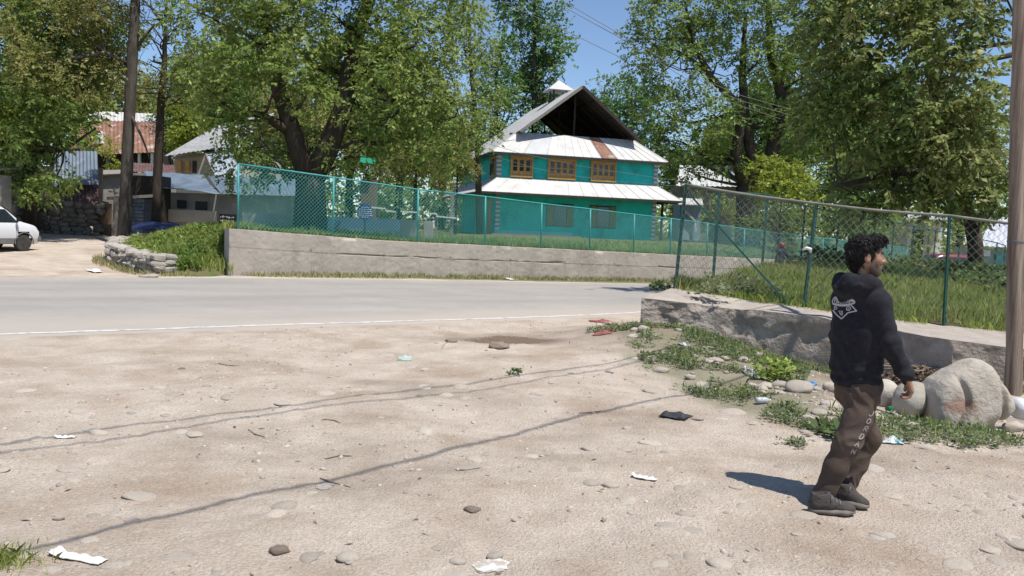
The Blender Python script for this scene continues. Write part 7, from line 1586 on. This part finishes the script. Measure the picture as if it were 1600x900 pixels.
# the forearm and hand hang below the hem; leave the sleeve uncut
vx = wrR-elR; Gx = np.stack(np.meshgrid(xx, s.lo[1]+s.h*np.arange(s.n[1]), g_, indexing='ij'), -1); tt = np.clip(((Gx-elR)@vx)/(vx@vx), 0, 1.05); rr_ = np.linalg.norm(Gx-elR-tt[..., None]*vx, axis=-1)
s.D = np.where(rr_ < .085, s.D, np.maximum(s.D, cut)).astype(np.float32)
hz_ = s.mesh('hoodie', 2); ho = link('hoodie', hz_, M['hoodie'], man, smooth=True)
# ---- trousers
lo_ = np.min([pelvis, anR, anL, knL], 0)-.20; hi_ = np.max([pelvis, knL, knR], 0)+.20; s = SDF(lo_, hi_, .006)
s.cone(pelvis+UP*.06, pelvis-UP*.03, .142, .148, .04, flat=(tf_, .82)); s.cone(hpR, hpL, .092, .092, .05)
mR = hpR+(knR-hpR)*.5+V3((.012, 0, 0)); mL = hpL+(knL-hpL)*.5
cR, cL = pp(1306, 730, 4.94), pp(1340, 722, 5.15)
s.path([hpR+UP*.02, mR, knR, cR, anR-UP*.0], [.100, .088, .078, .068, .068], .04); s.path([hpL, mL, knL, cL, anL], [.090, .082, .073, .060, .060], .04)
s.cone(anR+UP*.012, anR-UP*.006, .069, .071, .02); s.cone(anL+UP*.012, anL-UP*.006, .058, .060, .02)
def ridge(x): return 1-np.abs(np.sin(x))*2
def pf(p):
    d = .006*fbm(p[:, 0]*9, p[:, 1]*9, p[:, 2]*6, o=3)
    for kn, hp_, an, am in ((knR, hpR, anR, .0042), (knL, hpL, anL, .0042)):
        v = an-kn; t = ((p-kn)@v)/(v@v); r = np.linalg.norm(p-kn-np.clip(t, 0, 1)[:, None]*v, axis=1); u = unit(v)
        near = ss(.13, .06, r); nz = fbm(p[:, 0]*10, p[:, 1]*10, p[:, 2]*7, o=2)
        d += am*near*ridge((p@u)*34+5*nz+(p@V3((.8, .6, 0)))*9)*(ss(.55, .9, t)+.7*ss(.4, 0, np.abs(t)))
    v = knR-hpR; t = ((p-hpR)@v)/(v@v); d += .0045*ridge((p@unit(V3((.75, .1, .66))))*42+4*fbm(p[:, 0]*7, p[:, 1]*7, p[:, 2]*7, o=2))*ss(.65, .1, t)
    d += .004*ridge((p@unit(V3((-.5, .2, .8))))*30+5*fbm(p[:, 0]*6, p[:, 1]*6, p[:, 2]*6+4, o=2))*ss(-.1, .3, fbm(p[:, 0]*5, p[:, 1]*5, p[:, 2]*5, o=2))
    return -d
s.warp(pf); tm = s.mesh('trousers', 2); tro = link('trousers', tm, M['trouser'], man, smooth=True)
def loose(o): 
    return BVHTree.FromPolygons([o.matrix_world @ v.co if False else (v.co+WLOC[o.name]) for v in o.data.vertices], [tuple(p.vertices) for p in o.data.polygons])
bh, bt_ = loose(ho), loose(tro)
def decal(bvh, polys, name, m, parent, lift=.003, n=6):
    """thin raised print: image-space strips laid onto the cloth surface, polys = list of (polyline, width px)"""
    m_ = MB()
    for pts, wd in polys:
        fine = []
        for (x0, y0), (x1, y1) in zip(pts[:-1], pts[1:]):
            k = max(1, int(math.hypot(x1-x0, y1-y0)/1.0))
            for i in range(k): fine.append((x0+(x1-x0)*i/k, y0+(y1-y0)*i/k))
        fine.append(pts[-1]); L, R = [], []
        for i, (x, y) in enumerate(fine):
            a, b = fine[max(0, i-1)], fine[min(len(fine)-1, i+1)]; dx, dy = b[0]-a[0], b[1]-a[1]; q = math.hypot(dx, dy) or 1; L.append((x-dy/q*wd/2, y+dx/q*wd/2)); R.append((x+dy/q*wd/2, y-dx/q*wd/2))
        def hit(c):
            d = _dir(*c).normalized(); h = bvh.ray_cast(CAM, d)
            return h[0]+h[1]*lift if h[0] and (h[0]-CAM).length < 6 else None
        hl_, hr_ = [hit(c) for c in L], [hit(c) for c in R]
        for i in range(len(fine)-1):
            if all(z is not None for z in (hl_[i], hr_[i], hr_[i+1], hl_[i+1])): m_.quad(hl_[i], hr_[i], hr_[i+1], hl_[i+1])
    return m_.build(name, m, parent, recalc=False)
ex_ = lambda x, y: (1290+x/11.25, 440+y/11.25)
def E(*p): return [ex_(*q) for q in p]
pol = [(E((125, 385), (190, 398), (260, 412), (340, 412), (420, 400), (505, 380)), 2.4), (E((130, 372), (128, 335), (150, 295), (182, 268), (210, 300), (222, 345), (225, 380)), 1.6), (E((182, 285), (165, 330), (160, 370)), 1.3), (E((185, 300), (195, 340), (200, 380)), 1.3),
       (E((235, 350), (245, 385)), 1.3), (E((262, 365), (275, 392)), 1.0), (E((290, 368), (292, 395)), .9), (E((315, 362), (318, 395)), .9), (E((345, 355), (348, 392)), .9), (E((372, 350), (378, 388)), 1.0), (E((395, 325), (405, 382)), 1.2), (E((425, 310), (430, 375)), 1.8), (E((450, 305), (500, 335), (515, 365), (500, 380)), 2.6), (E((440, 330), (490, 350)), 2.4),
       (E((150, 408), (230, 425), (310, 432), (400, 425), (455, 410)), 1.0), (E((455, 412), (500, 465), (550, 515), (470, 530), (395, 550), (360, 585), (286, 655), (205, 590), (135, 500)), 1.9),
       (E((160, 440), (185, 435), (205, 455), (205, 480), (180, 492), (160, 478), (160, 440)), 1.1), (E((172, 470), (192, 452)), .9), (E((375, 455), (405, 440), (440, 450), (445, 485), (410, 508), (375, 495), (372, 460)), 1.3), (E((395, 490), (420, 468)), 1.0),
       (E((240, 510), (262, 560), (270, 580)), 1.3), (E((270, 530), (292, 515), (302, 535), (280, 552), (305, 565), (290, 592), (272, 580)), 1.3)]
decal(bh, pol, 'emblem', M['print'], ho)
fonts = {'J': [[(.9, 1), (.9, .25), (.6, 0), (.25, .05), (.1, .3)]], 'O': [[(.5, 1), (.1, .75), (.1, .25), (.5, 0), (.9, .25), (.9, .75), (.5, 1)]], 'R': [[(.12, 0), (.12, 1), (.65, 1), (.9, .78), (.65, .5), (.12, .5)], [(.5, .5), (.92, 0)]],
         'D': [[(.12, 0), (.12, 1), (.6, 1), (.92, .7), (.92, .3), (.6, 0), (.12, 0)]], 'A': [[(.05, 0), (.5, 1), (.95, 0)], [(.25, .38), (.75, .38)]], 'N': [[(.1, 0), (.1, 1), (.9, 0), (.9, 1)]]}
lets = []
for ch, (cx, cy), an_ in zip('JORDAN', [(1361, 646), (1357, 658), (1352.5, 670), (1346, 682), (1339.5, 693.5), (1333.5, 705)], [.45, .5, .55, .6, .55, .5]):
    ca2, sa2 = math.cos(an_), math.sin(an_)
    for st_ in fonts[ch]:
        q = []
        for u, v in st_: x, y = (u-.5)*7.2, (v-.5)*9.0; q.append((cx+x*ca2+y*sa2*.9, cy+x*sa2*.35-y*ca2))
        lets.append((q, 1.7))
decal(bt_, lets, 'lettering', mat('grey_print', (.30, .275, .25), (.24, .21, .19), scale=60, rough=.9, space='World'), tro)
# ---- shoes
def shoe(heel, toe, an, yawlift):
    heel, toe = V3(heel), V3(toe); d = unit(toe-heel); L = np.linalg.norm(toe-heel); a = np.cross(UP, d); lo_ = np.minimum(heel, toe)-.1; hi_ = np.maximum(heel, toe)+.1; hi_[2] += .12
    def at(t, l, u): return heel+d*L*t+a*l+UP*u
    s = SDF(lo_, hi_, .004)
    s.cone(at(.16, 0, .055), at(.42, 0, .062), .040, .040, .02); s.cone(at(.42, 0, .060), at(.86, 0, .038), .042, .030, .03); s.cone(at(.72, 0, .035), at(.90, 0, .034), .040, .026, .02, flat=(UP, .75))
    s.cone(at(.17, 0, .06), at(.20, 0, .100), .038, .042, .02); s.cone(at(.30, 0, .08), at(.36, 0, .102), .034, .036, .02); s.cone(at(.20, 0, .125), at(.28, 0, .14), .030, .030, .01, sub=True)
    s.warp(lambda p: .0025*fbm(p[:, 0]*40, p[:, 1]*40, p[:, 2]*40, o=2))
    o = link('shoe', s.mesh('shoe', 1), M['shoe'], man, smooth=True)
    s = SDF(lo_, hi_, .004); s.cone(at(.15, 0, .016), at(.45, 0, .016), .041, .040, .02, flat=(UP, .5)); s.cone(at(.45, 0, .016), at(.74, 0, .018), .040, .047, .02, flat=(UP, .45)); s.cone(at(.74, 0, .018), at(.91, 0, .020), .047, .028, .02, flat=(UP, .45))
    link('sole', s.mesh('sole', 1), M['sole'], o, smooth=True)
    m_ = MB()
    for k in range(5):
        t = .42+.075*k; u = .112-.0098*k; m_.tube([at(t, -.034, u-.018), at(t+.015, -.012, u), at(t+.02, .012, u), at(t, .034, u-.022)], .0042, 5)
    m_.tube([at(.42, .0, .108), at(.46, -.03, .118), at(.44, -.045, .085)], .004, 5); m_.tube([at(.42, .0, .108), at(.47, .025, .122), at(.48, .045, .09)], .0028, 5)
    m_.build('laces', M['grey_trim'], o, smooth=True, recalc=False)
g1, g2 = G(1261, 800, .0), G(1336, 806, .0); z0 = float(H(g1.x, g1.y)); shoe((g1.x, g1.y, z0+.004), (g2.x, g2.y-.0, z0+.004), anR, 0)
g1, g2 = G(1302, 779, .03), G(1350, 797, .0); z1 = float(H(g2.x, g2.y)); shoe((g1.x, g1.y-.02, z1+.035), (g2.x+.02, g2.y, z1+.004), anL, 0)
